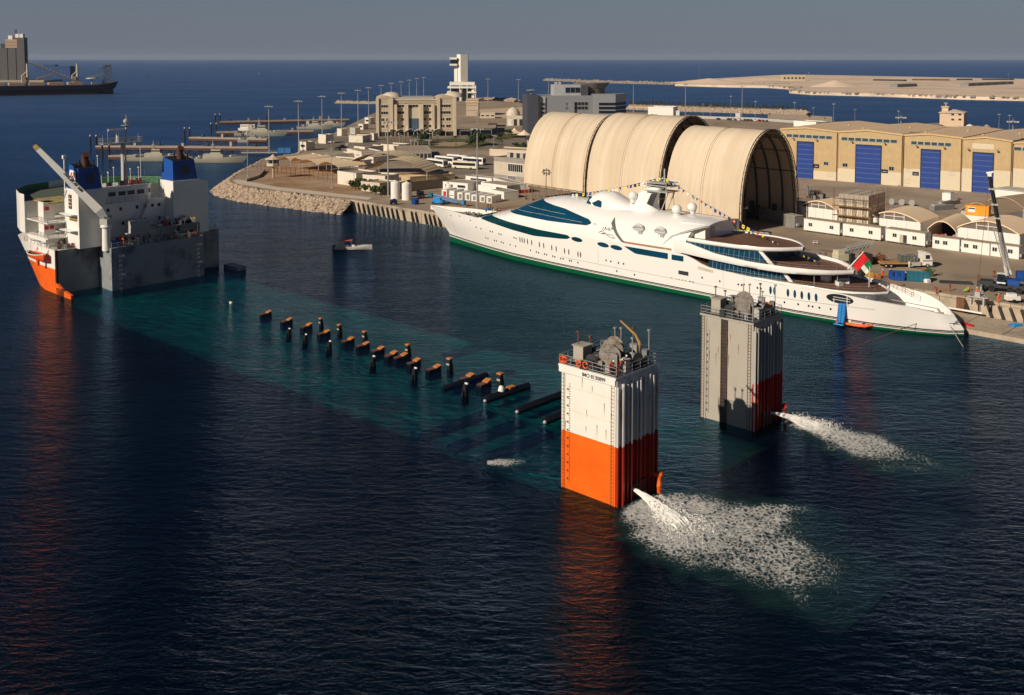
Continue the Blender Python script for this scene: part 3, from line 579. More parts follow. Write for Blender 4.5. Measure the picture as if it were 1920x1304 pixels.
# deck clutter of the winch deck behind the grey wall
MB().rail([(147.8, -9.8, 9.6), (147.8, -32.2, 9.6)], 1.1, .06, 1.5).rail([(154.2, -.2, 9.6), (154.2, -9.4, 9.6)], 1.1, .06, 1.5).rail([(154.2, -32.5, 9.6), (154.2, -39.8, 9.6)], 1.1, .06, 1.5).rail([(155, -.3, 9.6), (172, -.4, 9.6)], 1.1, .06, 1.8).build('railing', STEEL, ship)
o = MB(); o.bb(149.2, 154, -32.2, -22.2, 12.4, 12.7); o.bb(149.2, 149.5, -32.3, -32.0, 9.6, 12.4); o.bb(149.2, 149.5, -22.5, -22.2, 9.6, 12.4); o.bb(149.2, 149.5, -27.5, -27.2, 9.6, 12.4); o.bb(150, 153.8, -32, -28, 9.6, 12.3); o.build('winch_shelter', GREYP, ship)
o = MB()
for i in range(5): o.bb(149.4, 149.6, -15 - i * 1.4, -14.7 - i * 1.4, 9.6, 11.9)
o.bb(149.2, 152.5, -22, -14.6, 11.8, 12.0); o.build('open_shelter', LGREY, ship)
cols = [DARK, LGREY, RUST, STEEL, REDP, YELLOW, LIFE, WHITE, DARK, GREYP]
for i in range(112):
    if i < 58: x, y, z = random.uniform(148.4, 153.6), random.uniform(-31.8, -10.2), 9.6
    elif i < 88: x, y, z = random.uniform(149.6, 153.6), random.uniform(-32, -22.6), 12.7
    else: x, y, z = random.uniform(154.6, 160), random.uniform(-9, -1), 9.6
    k = random.random(); m = cols[i % 10]; s_ = random.uniform(.5, 1.3)
    if i % 10 == 5 and z < 12: m = WHITE
    if k < .4: MB().box((x, y, z), (s_, s_ * random.uniform(.6, 1.4), s_ * random.uniform(.5, 1.2)), random.random()).box((x, y, z), (s_ * 1.2, s_ * .3, .2), random.random()).build('deck_locker', m, ship)
    elif k < .7: winch((x, y, z), s_ * .55, s_ * 1.1, random.random() * 3, None).build('winch', [m, DARK], ship)
    else: MB().tube([(x, y, z), (x, y, z + s_ * 1.2), (x + .3, y + .2, z + s_ * 1.6)], [.22, .22, .3], 8).build('vent_pipe', m, ship)
c_ = MB(); c_.bb(149.8, 152.2, -19.8, -15.4, 12.0, 14.7)
for i in range(14): c_.bb(149.74, 149.8, -19.7 + i * .31, -19.55 + i * .31, 12.1, 14.6)
tag(c_.build('shipping_container', LGREY, None, S.W(0, 0), S.rz), 'light grey shipping container standing on the ship behind the crane post', 'container')
tag(MB().box((0, 0, 0), (2.4, 2.2, .8)).box((0, 0, .8), (1.8, 1.6, .5), 0, 0, .6).build('tarpaulin_bundle', BLUEP, None, S.W(150.3, -11.6, 9.62), S.rz), 'bright blue tarpaulin bundle on the ship beside the crane post', 'tarpaulin')
# deck crane
o = MB().tube([(149.4, -9.4, 9.0), (149.4, -9.4, 14.3)], [.95, .85], 16).lathe([(1.25, 14.3), (1.25, 14.6), (.9, 14.9)], (149.4, -9.4, 0), 16); cp = o.build('crane_post', WHITE, ship, smooth=40)
MB().box((149.4, -9.4, 14.9), (1.9, 1.9, 1.3), .5).lathe([(.5, -.9), (.5, .9)], (149.4, -9.7, 16.4), 12, 0, 'y').build('slewing_head', LGREY, cp)
def boom(pts, w, m, parent, name):
    o = MB(); V = [Vector(p) for p in pts]; rows = []
    for i, p in enumerate(V):
        t = (V[min(i + 1, len(V) - 1)] - V[max(i - 1, 0)]).normalized(); s_ = t.cross(Vector((0, 0, 1))).normalized(); u = s_.cross(t); k = w[i]
        rows.append([p + s_ * k * .6 + u * k, p - s_ * k * .6 + u * k, p - s_ * k * .6 - u * k, p + s_ * k * .6 - u * k])
    o.grid(rows, closed=True); o.add(rows[0], [(0, 1, 2, 3)]); o.add(rows[-1], [(3, 2, 1, 0)]); return o.build(name, m, parent)
bm = boom([(149.4, -9.4, 15.9), (149.8, -8.1, 18.2), (156, 2.2, 32.1)], [.6, .95, .55], WHITE, cp, 'boom')
boom([(156, 2.2, 32.1), (156.4, 2.85, 33.0)], [.57, .45], mat('hazard_yellow', (.42, .32, .10), .6), bm, 'boom_tip')
MB().tube([(149.3, -9.2, 15.3), (150.4, -6.6, 19.2)], .2, 8).build('luffing_cylinder', DARK, bm)
letters('SWL 8T AT 16M', .8, DARK, bm, (153.0, -1.75, 26.6), (-.337, -.56, -.755), (-.37, -.657, .652), 'lettering', .02)
# orange rescue boat hanging over the port side
lb = thing('rescue_boat', 'open orange and white rescue boat hanging over the ship port side', 'boat', S.W(160.6, 1.5, 6.9), S.rz)
rows = []
for i in range(13):
    x = -4.2 + i * .7; k = (1 - abs(x / 4.3) ** 2.6); wdt = 1.35 * k + .05; rows.append([(x, -wdt, 1.5 + .25 * (x / 4) ** 2), (x, -wdt * .85, .7), (x, 0, .0 + .3 * (x / 4) ** 2), (x, wdt * .85, .7), (x, wdt, 1.5 + .25 * (x / 4) ** 2)])
MB().grid(rows).build('hull', LIFE, lb, smooth=60)
MB().grid([[(x * .97, y * .9, z - .35) for x, y, z in (r[0], r[4])] for r in rows]).build('floor', mat('dark_green_boat_floor', (.05, .07, .05), .7), lb)
o = MB(); o.tube([r[0] for r in rows], .1, 6); o.tube([r[4] for r in rows], .1, 6); o.build('gunwale', WHITE, lb)
for x in (-2.4, -.8, .9, 2.4): MB().box((x, 0, 1.1), (.35, 2.0, .08)).build('thwart', WOOD, lb)
MB().box((-1.2, .2, -.9), (.9, .5, 1.1)).tube([(-1.6, .2, -.9), (-.6, .2, -.9)], .15, 6).build('rudder_frame', LIFE, lb)
MB().tube([(2.9, -1.2, 1.6), (2.9, -2, 3.6), (2.9, 0, 4.2)], .12, 6).tube([(-2.9, -1.2, 1.6), (-2.9, -2, 3.6), (-2.9, 0, 4.2)], .12, 6).tube([(2.9, 0, 4.2), (2.9, 0, 1.2)], .03, 4).tube([(-2.9, 0, 4.2), (-2.9, 0, 1.2)], .03, 4).build('davit', STEEL, lb)

# ------------------------------------------------------------------ white yacht: origin at the bow tip, x aft, y inland, z up
def ip(x, t):
    if x <= t[0][0]: return t[0][1]
    for (a, b), (c, d) in zip(t, t[1:]):
        if x <= c: return b + (d - b) * (x - a) / (c - a)
    return t[-1][1]
BD = [(0, 0.1), (5, 1.6), (10, 3), (15, 4.1), (20, 5), (30, 6.6), (40, 7.8), (50, 8.5), (60, 9), (120, 9), (128, 8.8), (134, 8.2), (140, 7), (145, 5.2), (148, 3.2), (150, 0.15)]
BW = [(0, 0.05), (8, 1.4), (18, 3.2), (28, 5), (40, 6.8), (55, 8.2), (70, 8.8), (120, 8.6), (135, 6.8), (143, 4.2), (148, 1.8), (150, 0.1)]
TP = [(26, 9.6), (31, 11.2), (36, 12.4), (41, 14.4), (45, 15.9), (49, 16.8), (53, 17.3), (60, 17.1), (75, 16.4), (90, 16.4), (97, 16.1)]
HT = [(0, 9.5), (15, 9.5), (25, 9.25), (90, 9.25), (95, 8.9), (99, 7.1), (109, 6.6), (121, 6.6), (128, 6.3), (136, 5.6), (142, 5.3), (146, 4.7), (148, 4.1), (150, 3.4)]
def stem(z): return 8.5 if z <= 2.3 else max(0, 8.5 - (z - 2.3) * 1.12)
def hwid(X, z):
    t = max(0, min(1, (z + .5) / 7)) ** .85
    return ip(X, BW) * (1 - t) + ip(X, BD) * t
def hx(X, z):
    x = X + stem(z) * max(0, 1 - X / 40)
    if X > 140: x -= (X - 140) / 10 * max(0, z - 1.3) * .8
    return x
def side(x, z):
    if z > 9.2 and 26 < x < 97:
        T = ip(x, TP); k = min(.999, max(0, (z - 9.2) / (T - 9.2))); return hwid(x, 9) * (1 - k * k) ** .5
    s = stem(z); X = (x - s) / (1 - s / 40) if x < 40 else x
    if x > 137: X = x + (x - 140) / 10 * max(0, z - 1.3) * .8
    return hwid(X, z)
def smoothtab(t, x, h=1.6): return (ip(x - h, t) + 2 * ip(x, t) + ip(x + h, t)) / 4
yacht = thing('superyacht', 'long white superyacht with green keel and blue glass moored along the quay', 'yacht', Q.W(56, -14.5, 0), Q.rz)
def hullmat():
    m, N, L, P = node_mat('yacht_hull'); tc = N.new("ShaderNodeTexCoord"); sp = N.new("ShaderNodeSeparateXYZ"); L.new(tc.outputs['Object'], sp.inputs[0])
    # boot stripes follow the painted sheer: z / (1 - x/280)
    a = N.new("ShaderNodeMath"); a.operation = 'MULTIPLY_ADD'; L.new(sp.outputs['X'], a.inputs[0]); a.inputs[1].default_value = .0078; L.new(sp.outputs['Z'], a.inputs[2])
    rp = N.new("ShaderNodeValToRGB"); rp.color_ramp.interpolation = 'CONSTANT'; e = rp.color_ramp.elements
    mr = N.new("ShaderNodeMapRange"); mr.inputs['From Min'].default_value = 0; mr.inputs['From Max'].default_value = 4; L.new(a.outputs[0], mr.inputs[0]); L.new(mr.outputs[0], rp.inputs[0])
    G_ = (.004, .09, .036, 1); W_ = (.82, .80, .77, 1); D_ = (.012, .014, .018, 1)
    e[0].position = 0; e[0].color = G_; e[1].position = .39; e[1].color = W_
    for p_, c in ((.435, D_), (.475, W_), (.495, D_), (.555, W_)): k = e.new(p_); k.color = c
    L.new(rp.outputs[0], P.inputs['Base Color']); P.inputs['Roughness'].default_value = .2; P.inputs['Specular IOR Level'].default_value = .5; return m
HULL = hullmat()
xs = [i * 2.0 for i in range(70)] + [140 + i for i in range(11)]
rows = []; inr = []; deck = []
for X in xs:
    H_ = smoothtab(HT, X) if X > 3 else 9.5; zz = [-.9, -.4, .6, 1.3, 1.9, 2.3, 3.2, 4.2, 5.4, 6.6, 7.8, 9.6]; zz = [min(z, H_) for z in zz[:-1]] + [H_]
    rows.append([(hx(X, z), -hwid(X, z), z) for z in zz])
b = MB(); b.grid(rows); b.grid([[(x, -y, z) for x, y, z in r] for r in rows], flip=True)
b.grid([[r[0], (r[0][0], -r[0][1], r[0][2])] for r in rows])
rim = [[r[-1], (r[-1][0], r[-1][1] + min(.35, -r[-1][1]), r[-1][2])] for r in rows]; b.grid(rim); b.grid([[(x, -y, z) for x, y, z in r] for r in rim], flip=True)
b.add([rows[-1][i] for i in range(12)] + [(p[0], -p[1], p[2]) for p in rows[-1][::-1]], [tuple(range(24))])
# fore deck well, main deck and aft well inside the bulwark
def floor_z(X, H_): return H_ - 1.2 if X < 92 else (H_ - .8 if X < 129 else 2.3)
inner = []
for (p, q_), X in zip(rim, xs):
    fz = floor_z(X, p[2]); k = .9 if X > 100 else 1.0; inner.append([q_, (q_[0], q_[1] * (.96 if X < 129 else .93), min(fz, q_[2]))])
b.grid(inner); b.grid([[(x, -y, z) for x, y, z in r] for r in inner], flip=True)
hull = b.build('hull', HULL, yacht, smooth=40)
b = MB(); b.grid([[r[1], (r[1][0], -r[1][1], r[1][2])] for r in inner if r[1][0] < 128.5], flip=True); b.build('main_deck', TEAK, yacht)
b = MB(); b.grid([[r[1], (r[1][0], -r[1][1], r[1][2])] for r in inner if r[1][0] > 127.5], flip=True); b.bb(127.8, 128, -8.2, 8.2, 2.3, 5.2, 0); b.build('aft_well_deck', YWHITE, yacht)
# superstructure shell
xs2 = [26, 27.5, 29, 31, 33.5, 36, 38.5, 41, 43, 45, 47, 49, 51, 53, 56, 60, 65, 70, 75, 80, 85, 90, 93]
NK = 20; rows = []
for x in xs2:
    T = smoothtab(TP, x, 1.0) if x > 27 else 9.75; r = []; Wd = hwid(x, 9)
    if x < 30: Wd *= 1
    for k in range(NK + 1):
        g = pi * k / NK; r.append((x + (1.6 * sin(g) if x == 93 else 0), -Wd * cos(g), 9.2 + (T - 9.2) * sin(g) ** 1.0))
    rows.append(r)
b = MB(); b.grid(rows); b.add(rows[0], [tuple(range(NK + 1))]); b.add(rows[-1], [tuple(range(NK + 1))[::-1]]); b.build('superstructure', YWHITE, yacht, smooth=50)
# roof visor aft with curved skirt
rows = []
for x in (88, 90, 92, 94, 96, 97.5, 98.3):
    k = (x - 88) / 10.3; lo = 10.6 + 5.0 * k ** .55; T = 16.45 - .35 * k; W_ = 9.0 - 2.6 * k; r = []
    for i in range(17):
        u = -1 + i / 8; zz = T - (T - lo) * abs(u) ** 3; r.append((x, W_ * u * (1 if abs(u) < .9 else 1), zz))
    rows.append(r)
b = MB(); b.grid(rows); b.grid([[(x, y * .985, z - .25) for x, y, z in r] for r in rows], flip=True)
b.grid([[p, (p[0], p[1] * .985, p[2] - .25)] for p in rows[-1]]); b.build('roof_visor', YWHITE, yacht, smooth=50)
b = MB(); b.bb(90.5, 96.8, -5.6, 5.6, 12.3, 15.6); b.bb(96.8, 96.9, -3.6, -1.8, 12.4, 14.8, 1); b.build('aft_cabin', [YWHITE, mat('pale_pink_grey', (.5, .46, .44), .3)], yacht)

def patch(name, m, pts_lo, pts_hi, n=24, off=.05, sides=(-1,), nz=5, parent=None, thick=False):
    """glass laid into the skin between two (x,z) lines"""
    x0, x1 = pts_lo[0][0], pts_lo[-1][0]; out = None
    for s_ in sides:
        rows = []
        for i in range(n + 1):
            x = x0 + (x1 - x0) * i / n; a, c = ip(x, pts_lo), ip(x, pts_hi); r = []
            for k in range(nz + 1):
                z = a + (c - a) * k / nz; e = .02; w = side(x, z); w = max(w, .02); r.append((x, s_ * (w + off), z + off * .6))
            rows.append(r)
        out = MB().grid(rows).build(name, m, parent or yacht, smooth=60)
    return out
def oval(name, m, x, z, rx, rz_, s_=-1, off=.04, n=14, parent=None, slant=0):
    vs = [(x + rx * cos(2 * pi * k / n), s_ * (side(x + rx * cos(2 * pi * k / n), z) + off), z + rz_ * sin(2 * pi * k / n) + slant * rx * cos(2 * pi * k / n)) for k in range(n)]
    vs2 = [(a, s_ * (side(a, c) + off), c) for a, _, c in vs]
    return MB().add(vs2, [tuple(range(n))]).build(name, m, parent or hull)
lo = [(26, 9.7), (28, 9.2), (31.7, 8.75), (40.4, 8.0), (48.4, 7.5), (58, 8.0), (60, 8.2), (60.9, 8.6)]
hi = [(26, 9.9), (27.2, 10.4), (30, 10.45), (33, 10.3), (42.4, 9.7), (50.3, 9.3), (60, 9.2), (60.9, 8.8)]
GGL = mat('green_blue_glass', (.003, .042, .055), .05, var=.3, scale=.2, spec=.9)
patch('window_band', GGL, lo, hi, 40, sides=(-1, 1))
lo = [(35.1, 12.0), (44.6, 11.95), (53.5, 11.8), (65.5, 12.1), (66.6, 12.6)]
hi = [(35.1, 12.15), (37.2, 13.1), (40, 14.2), (45.4, 16.05), (57, 15.0), (65.5, 13.5), (66.6, 12.9)]
bg_ = patch('bridge_glass', BGLASS, lo, hi, 50, off=.06, sides=(-1, 1), nz=10)
patch('bridge_glass_rim', YWHITE, [(38, 12.9), (50, 13.0), (64, 12.6)], [(38, 12.93), (50, 13.03), (64, 12.63)], 30, off=.1, nz=1)
patch('bridge_glass_rim', YWHITE, [(43.5, 14.2), (50, 14.05), (58, 13.8)], [(43.5, 14.23), (50, 14.08), (58, 13.83)], 30, off=.1, nz=1)
# front of bridge glass wraps over the centre
rows = []
for x in (35.6, 37, 39, 41, 43, 44.8):
    T = smoothtab(TP, x, 1.0); Wd = hwid(x, 9); zc = ip(x, hi); g0 = math.asin(min(1, (min(zc, T - .05) - 9.2) / (T - 9.2))); rows.append([(x, -(Wd + .05) * cos(g0 + (pi - 2 * g0) * k / 8), 9.26 + (T - 9.2) * sin(g0 + (pi - 2 * g0) * k / 8)) for k in range(9)])
MB().grid(rows).build('bridge_glass', BGLASS, yacht, smooth=60)
for x, z, m in ((63.1, 8.5, GGL), (71.1, 8.25, BGLASS), (75.0, 8.1, BGLASS)): oval('window', m, x, z, 1.75, .55, slant=-.05)
lo = [(77.4, 8.65), (78.6, 8.1), (80.5, 7.4), (89.4, 7.35)]; hi = [(77.4, 8.75), (80.5, 8.75), (89.4, 8.7)]; patch('window_band', BGLASS, lo, hi, 16)
patch('window_band', BGLASS, [(90.4, 7.4), (93.5, 7.4)], [(90.4, 8.6), (93.5, 8.6)], 4)
for i, x in enumerate((43.4, 44.2, 45.0, 46.2, 47.7, 50.5, 52.0, 54.8, 56.3, 59.1, 60.5, 63.4, 64.2)): oval('porthole', GLASS, x, 5.9 - (x - 43) * .045, .16, .75, n=10)
for x, z in ((114.7, 4.5), (115.6, 4.5)) + tuple((x, 4.6) for x in (118.6, 120.1, 121.6, 123.1, 124.6)): oval('porthole', BGLASS, x, z, .3, .85, n=12)
for x, z in ((25.0, 6.6), (27.2, 6.5), (31.4, 6.4), (32.3, 6.4), (35.1, 6.2), (36.0, 6.2), (41.2, 6.1), (42.0, 6.0), (28.8, 4.2), (29.8, 4.2), (32.7, 4.1), (33.6, 4.1), (35.7, 4.1), (36.5, 4.0), (39.4, 4.0), (41.5, 3.9),
             (47.1, 3.6), (49.2, 3.5), (50.0, 3.4), (52.1, 3.4), (52.9, 3.35), (55.0, 3.3), (55.7, 3.2), (57.7, 3.1), (58.5, 3.1), (60.6, 3.0), (61.2, 3.0), (63.3, 2.9), (75.1, 2.6), (80.2, 2.5), (72.0, 4.7), (73.4, 4.65), (75.6, 4.6), (77.1, 4.6),
             (98.3, 4.6), (102.7, 4.5), (107.2, 4.5), (108.0, 4.5), (111.7, 4.5), (112.5, 4.5), (110.3, 2.4), (117.8, 2.5), (120.8, 2.6), (123.0, 2.6), (123.8, 2.6), (125.2, 2.6), (127.5, 2.7)):
    oval('porthole', GLASS, x, z, .21, .24, n=8)
for x in (90.3, 91.6, 92.4, 93.2, 94, 95.2, 96): oval('porthole', GLASS, x, 3.3, .35 if x in (90.3, 95.2, 96) else .18, .09, n=6)
oval('oval_opening', BLACK, 129.4, 5.05, 2.7, .95, slant=-.02, n=20)
for a in ((128.2, .02), (130.9, .02)): MB().bb(a[0], a[0] + .12, -side(129, 5) - .1, -side(129, 5) - .04, 4.2, 5.9).build('opening_bar', YWHITE, hull)
for z in (4.8, 5.3): MB().bb(127.3, 131.6, -side(129, z) - .12, -side(129, z) - .06, z, z + .08).build('opening_bar', YWHITE, hull)
patch('side_port', DARK, [(92.2, 4.45), (94.8, 4.4)], [(92.2, 5.3), (94.8, 5.3)], 3)
patch('side_recess', mat('recess_cream', (.55, .5, .43), .5), [(97.3, 6.3), (101.1, 6.0)], [(97.3, 7.0), (101.1, 6.65)], 3)
for seg in (((58, 3.55), (136, 3.9)),):
    patch('rubbing_strake', mat('rub_grey', (.45, .44, .42), .4), [(58, 3.5), (109, 2.95), (136, 3.85)], [(58, 3.6), (109, 3.05), (136, 3.95)], 60, off=.07, nz=1)
# side balcony: dark crescent, brown deck strip, white inner wall, two davit hoods
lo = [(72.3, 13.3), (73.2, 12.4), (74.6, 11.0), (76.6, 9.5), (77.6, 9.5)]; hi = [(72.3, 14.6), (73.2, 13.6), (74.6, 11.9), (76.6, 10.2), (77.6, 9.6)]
patch('balcony_crescent', mat('balcony_grey', (.12, .12, .12), .4), lo, hi, 12)
patch('balcony_deck', mat('balcony_teak', (.36, .19, .11), .6), [(77.3, 9.42), (90.3, 9.42)], [(77.3, 9.85), (90.3, 9.85)], 16, off=.09)
for x in (80.6, 86.6):
    y = -side(x, 13.2); h = MB(); rows = []
    for i in range(7):
        u = i / 6; rows.append([(x - 1.6 + 3.2 * u, y - .9 * sin(pi * (.15 + .7 * k / 6)), 13.1 + 1.2 * sin(pi * u) ** .6 * cos(pi * .5 * k / 6)) for k in range(7)])
    h.grid(rows); h.bb(x - 1.5, x + 1.4, y - .8, y, 12.8, 13.1); h.bb(x + .2, x + 1.2, y - 1.0, y - .2, 12.0, 12.9, 1); h.tube([(x - .4, y - .7, 12.8), (x - .4, y - .7, 11.8)], .06, 5); h.tube([(x + .8, y - .7, 12.8), (x + .8, y - .7, 11.6)], .06, 5)
    h.build('davit_hood', [mat('hood_white', (.6, .6, .6), .3), LGREY], yacht)
for x in (12.8, 69.6, 103.5, 108.5): patch('plate_seam', LGREY, [(x, 2.4), (x + .06, 2.4)], [(x, 7.0 if x > 60 else 8.6), (x + .06, 7.0 if x > 60 else 8.6)], 1, off=.02)
# shark fin stair block aft of the balcony
rows = [[(x, -hwid(x, 9) * (1 - min(.999, (z - 9.2) / 7.2) ** 2) ** .5 - .12 * (1 - abs(x - xm) / 1.6), z) for x in (xm - 1.6, xm - .5, xm, xm + .5, xm + 1.6)] for z, xm in ((9.3, 88.6), (10.5, 89.6), (11.6, 90.2), (12.6, 90.6), (13.4, 90.8))]
MB().grid(rows).build('stair_shroud', YWHITE, yacht, smooth=50)
# upper wheelhouse fairing with blue glass
rows = []
for x, w, zb, zt in ((60.3, 1.2, 16.6, 16.8), (61.2, 3.0, 15.9, 18.2), (63, 3.6, 15.7, 19.2), (65, 3.8, 15.6, 19.75), (67.5, 3.7, 15.5, 19.5), (70, 3.4, 15.4, 18.4), (73, 2.9, 15.4, 17.2), (76, 2.2, 15.4, 16.6)):
    rows.append([(x, -w * cos(pi * k / 10) * (1 if k in (0, 10) else 1), zb + (zt - zb) * sin(pi * k / 10) ** .55) for k in range(11)])
MB().grid(rows).build('wheelhouse_fairing', YWHITE, yacht, smooth=40)
g = MB(); g.add([(61.0, -3.25, 16.2), (66.3, -3.98, 15.9), (66.3, -3.9, 17.6), (61.9, -2.75, 18.3)], [(0, 1, 2, 3)]); g.add([(61.0, -3.25, 16.2), (61.9, -2.75, 18.3), (61.75, 2.75, 18.35), (60.7, 3.2, 16.3)], [(0, 1, 2, 3)]); g.build('wheelhouse_glass', BGLASS, yacht)
# mast: swept white fin, grey arch, platforms, radars, domes
rows = []
for z, xa, xb, w in ((15.6, 71.5, 81, 3.2), (17, 72.2, 80.2, 2.6), (18.5, 73.2, 80, 2.1), (20, 74.5, 80.4, 1.6), (21.2, 76.6, 81.4, 1.2), (22.3, 79, 82.6, .9)):
    rows.append([(xa + (xb - xa) * .5 * (1 - cos(2 * pi * k / 16)), w * sin(2 * pi * k / 16), z) for k in range(16)])
b = MB().grid(rows, closed=True); b.add(rows[-1], [tuple(range(16))]); mastf = b.build('mast_fin', YWHITE, yacht, smooth=45)
MB().add([(80.1, -2.0, 17.5), (81.2, -1.5, 20.6), (79.6, -1.9, 20.4), (78.6, -2.25, 18.0)], [(0, 1, 2, 3)]).build('mast_opening', BLACK, mastf)
for z, x0, x1, w in ((21.0, 78, 84.5, 2.4), (22.3, 77.2, 85, 1.9), (23.0, 79, 84, 2.6)): MB().bb(x0, x1, -w, w, z, z + .18).build('mast_platform', LGREY, mastf)
for p_ in (((82, -1.2, 16.5), (84, -1.3, 21)), ((82, 1.2, 16.5), (84, 1.3, 21)), ((79.5, -1.6, 19), (82.5, -1, 23)), ((82, 0, 22.5), (82, 0, 26.3)), ((84, -2.2, 21), (84, -2.2, 23.2)), ((84.4, 0, 21), (84.8, 0, 17.5))): MB().tube(p_, .12 if p_[0][2] < 22 else .2, 6).build('mast_strut', LGREY, mastf)
for x, y, z, l in ((78, -1.5, 22.9, 2.4), (79, 1.2, 23.5, 2.2), (84, 1.4, 23.4, 2.0), (76.9, -.5, 21.9, 1.8)): MB().box((x, y, z), (l * 1.3, .25, .2), .4).tube([(x, y, z - .5), (x, y, z)], .15, 6).build('radar_scanner', YWHITE, mastf)
for x, y, z, r in ((74.6, -2.2, 19.5, 1.05), (75.4, 2.4, 19.5, 1.05), (87.3, -2.6, 17.6, 1.15), (88.2, 2.2, 17.7, 1.15)): MB().ball((x, y, z), r, 18).lathe([(r * .55, z - r - .7), (r * .8, z - r * .7)], (x, y, 0), 16).build('radar_dome', YWHITE, yacht, smooth=50)
# aft decks
def slab(name, Wt, zt, zb, xs, m, dm, lip=.25, flare=.25):
    """overhanging deck: rim with rounded outer face, deck surface inset"""
    R_, D_ = [], []
    for x in xs:
        w = max(.02, smoothtab(Wt, x, .5)); a, c = ip(x, zt), ip(x, zb)
        R_.append([(x, -w + .5, c), (x, -(w + .1) + .12, c + .05), (x, -w - flare, (a + c) / 2), (x, -w - .05, a), (x, -max(.01, w - .35), a), (x, -max(.01, w - .4), a - lip)])
    b = MB(); b.grid(R_); b.grid([[(x, -y, z) for x, y, z in r] for r in R_], flip=True); b.grid([[r[0], (r[0][0], -r[0][1], r[0][2])] for r in R_]); b.add(R_[0] + [(x, -y, z) for x, y, z in R_[0]][::-1], [tuple(range(12))])
    o = b.build(name, m, yacht, smooth=60)
    MB().grid([[r[5], (r[5][0], -r[5][1], r[5][2])] for r in R_]).build('deck_planking', dm, o); return o
W1 = [(90, 7.6), (100, 8.0), (107, 7.7), (111, 6.6), (114, 4.6), (116, 2.2), (117.3, .05)]
slab('helicopter_deck', W1, [(88, 12.6), (117, 12.6)], [(88, 11.6), (117, 11.7)], [90 + i for i in range(24)] + [114.5, 115, 115.5, 116, 116.5, 117, 117.3], YWHITE, TEAK)
W2 = [(90, 9.0), (112, 9.0), (118, 8.2), (122, 6.8), (125, 4.6), (127, 2.2), (128.4, .05)]
slab('upper_aft_deck', W2, [(91, 12.0), (94.6, 11.7), (98, 11.0), (101.4, 10.3), (109, 9.75), (121, 9.6), (128, 9.3)], [(91, 9.4), (97, 9.0), (101, 8.75), (107, 8.5), (116, 8.3), (128, 8.4)], [91 + i for i in range(35)] + [125.5, 126, 126.5, 127, 127.5, 128, 128.4], YWHITE, TEAK, .7)
W3 = [(110, 8.9), (121, 8.8), (127, 7.6), (131, 5.8), (134, 3.0), (135.6, .05)]
slab('main_aft_deck', W3, [(110, 6.62), (121, 6.62), (128, 6.35), (135, 6.1)], [(110, 5.9), (128, 5.6), (136, 5.6)], [111 + i for i in range(22)] + [133.5, 134, 134.5, 135, 135.3, 135.6], YWHITE, TEAK, .25)
def glasshouse(z0, z1, Wt, x0, x1, xl, n, m=BGLASS):
    rows = []; N_ = 40
    for i in range(N_ + 1): x = x0 + (x1 - x0) * i / N_; w = ip(x, Wt); rows.append([(x, -w, z0), (x + .0, -w + .15, z1)])
    g = MB().grid(rows).grid([[(x, -y, z) for x, y, z in r] for r in rows], flip=True)
    w0, w1_ = ip(x1, Wt), ip(x1, Wt) - .15; g.add([(x1, -w0, z0), (x1, w0, z0), (x1, w1_, z1), (x1, -w1_, z1)], [(0, 1, 2, 3)]); g = g.build('glass_wall', m, yacht, smooth=40)
    mu = MB()
    for i in range(1, n): x = x0 + (x1 - x0) * i / n; w = ip(x, Wt); mu.tube([(x, -w - .03, z0), (x + .12, -w + .12, z1)], .035, 4)
    mu.build('mullion', STEEL, g); return g
glasshouse(9.0, 11.75, [(94, 8.3), (104, 7.4), (112, 6.4)], 93.5, 111.8, 0, 16)
glasshouse(5.8, 8.5, [(100, 8.5), (108, 7.4), (117, 6.4)], 99.5, 116.5, 0, 18)
for s_ in (-1, 1):
    MB().add([(110.6, s_ * 6.9, 11.7), (111.5, s_ * 6.9, 11.7), (114.4, s_ * 6.6, 9.0), (113.2, s_ * 6.6, 9.0), (110.6, s_ * 6.6, 11.7), (111.5, s_ * 6.6, 11.7), (114.4, s_ * 6.3, 9.0), (113.2, s_ * 6.3, 9.0)], [(0, 1, 2, 3), (7, 6, 5, 4), (0, 4, 5, 1), (1, 5, 6, 2), (2, 6, 7, 3), (3, 7, 4, 0)]).build('raked_pillar', YWHITE, yacht)
    MB().add([(115.6, s_ * 6.9, 8.5), (116.4, s_ * 6.9, 8.5), (118.8, s_ * 6.6, 6), (117.8, s_ * 6.6, 6), (115.6, s_ * 6.6, 8.5), (116.4, s_ * 6.6, 8.5), (118.8, s_ * 6.3, 6), (117.8, s_ * 6.3, 6)], [(0, 1, 2, 3), (7, 6, 5, 4), (0, 4, 5, 1), (1, 5, 6, 2), (2, 6, 7, 3), (3, 7, 4, 0)]).build('raked_pillar', YWHITE, yacht)
    for pts in ([(x, s_ * (ip(x, W2) - .5), ip(x, [(96, 9.6), (104, 9.7), (128, 9.45)])) for x in range(100, 128, 2)], [(x, s_ * (ip(x, [(100, 8.7), (121, 8.6), (127, 7.4), (131, 5.6), (134, 2.9)])), 6.5) for x in range(104, 135, 2)]):
        MB().rail(pts, .8, .03, 2, 1).build('railing', STEEL, yacht)
for x, y in ((122.5, -5.5), (122.5, 5.5), (126, -2.5), (126, 2.5)): MB().tube([(x, y, 6.2), (x, y, 8.5)], .08, 6).build('pillar', STEEL, yacht)
for x, y in ((133, -4.5), (131, -6.6)): MB().tube([(x, y, 2.3), (x, y, 5.7)], .08, 6).build('pillar', STEEL, yacht)
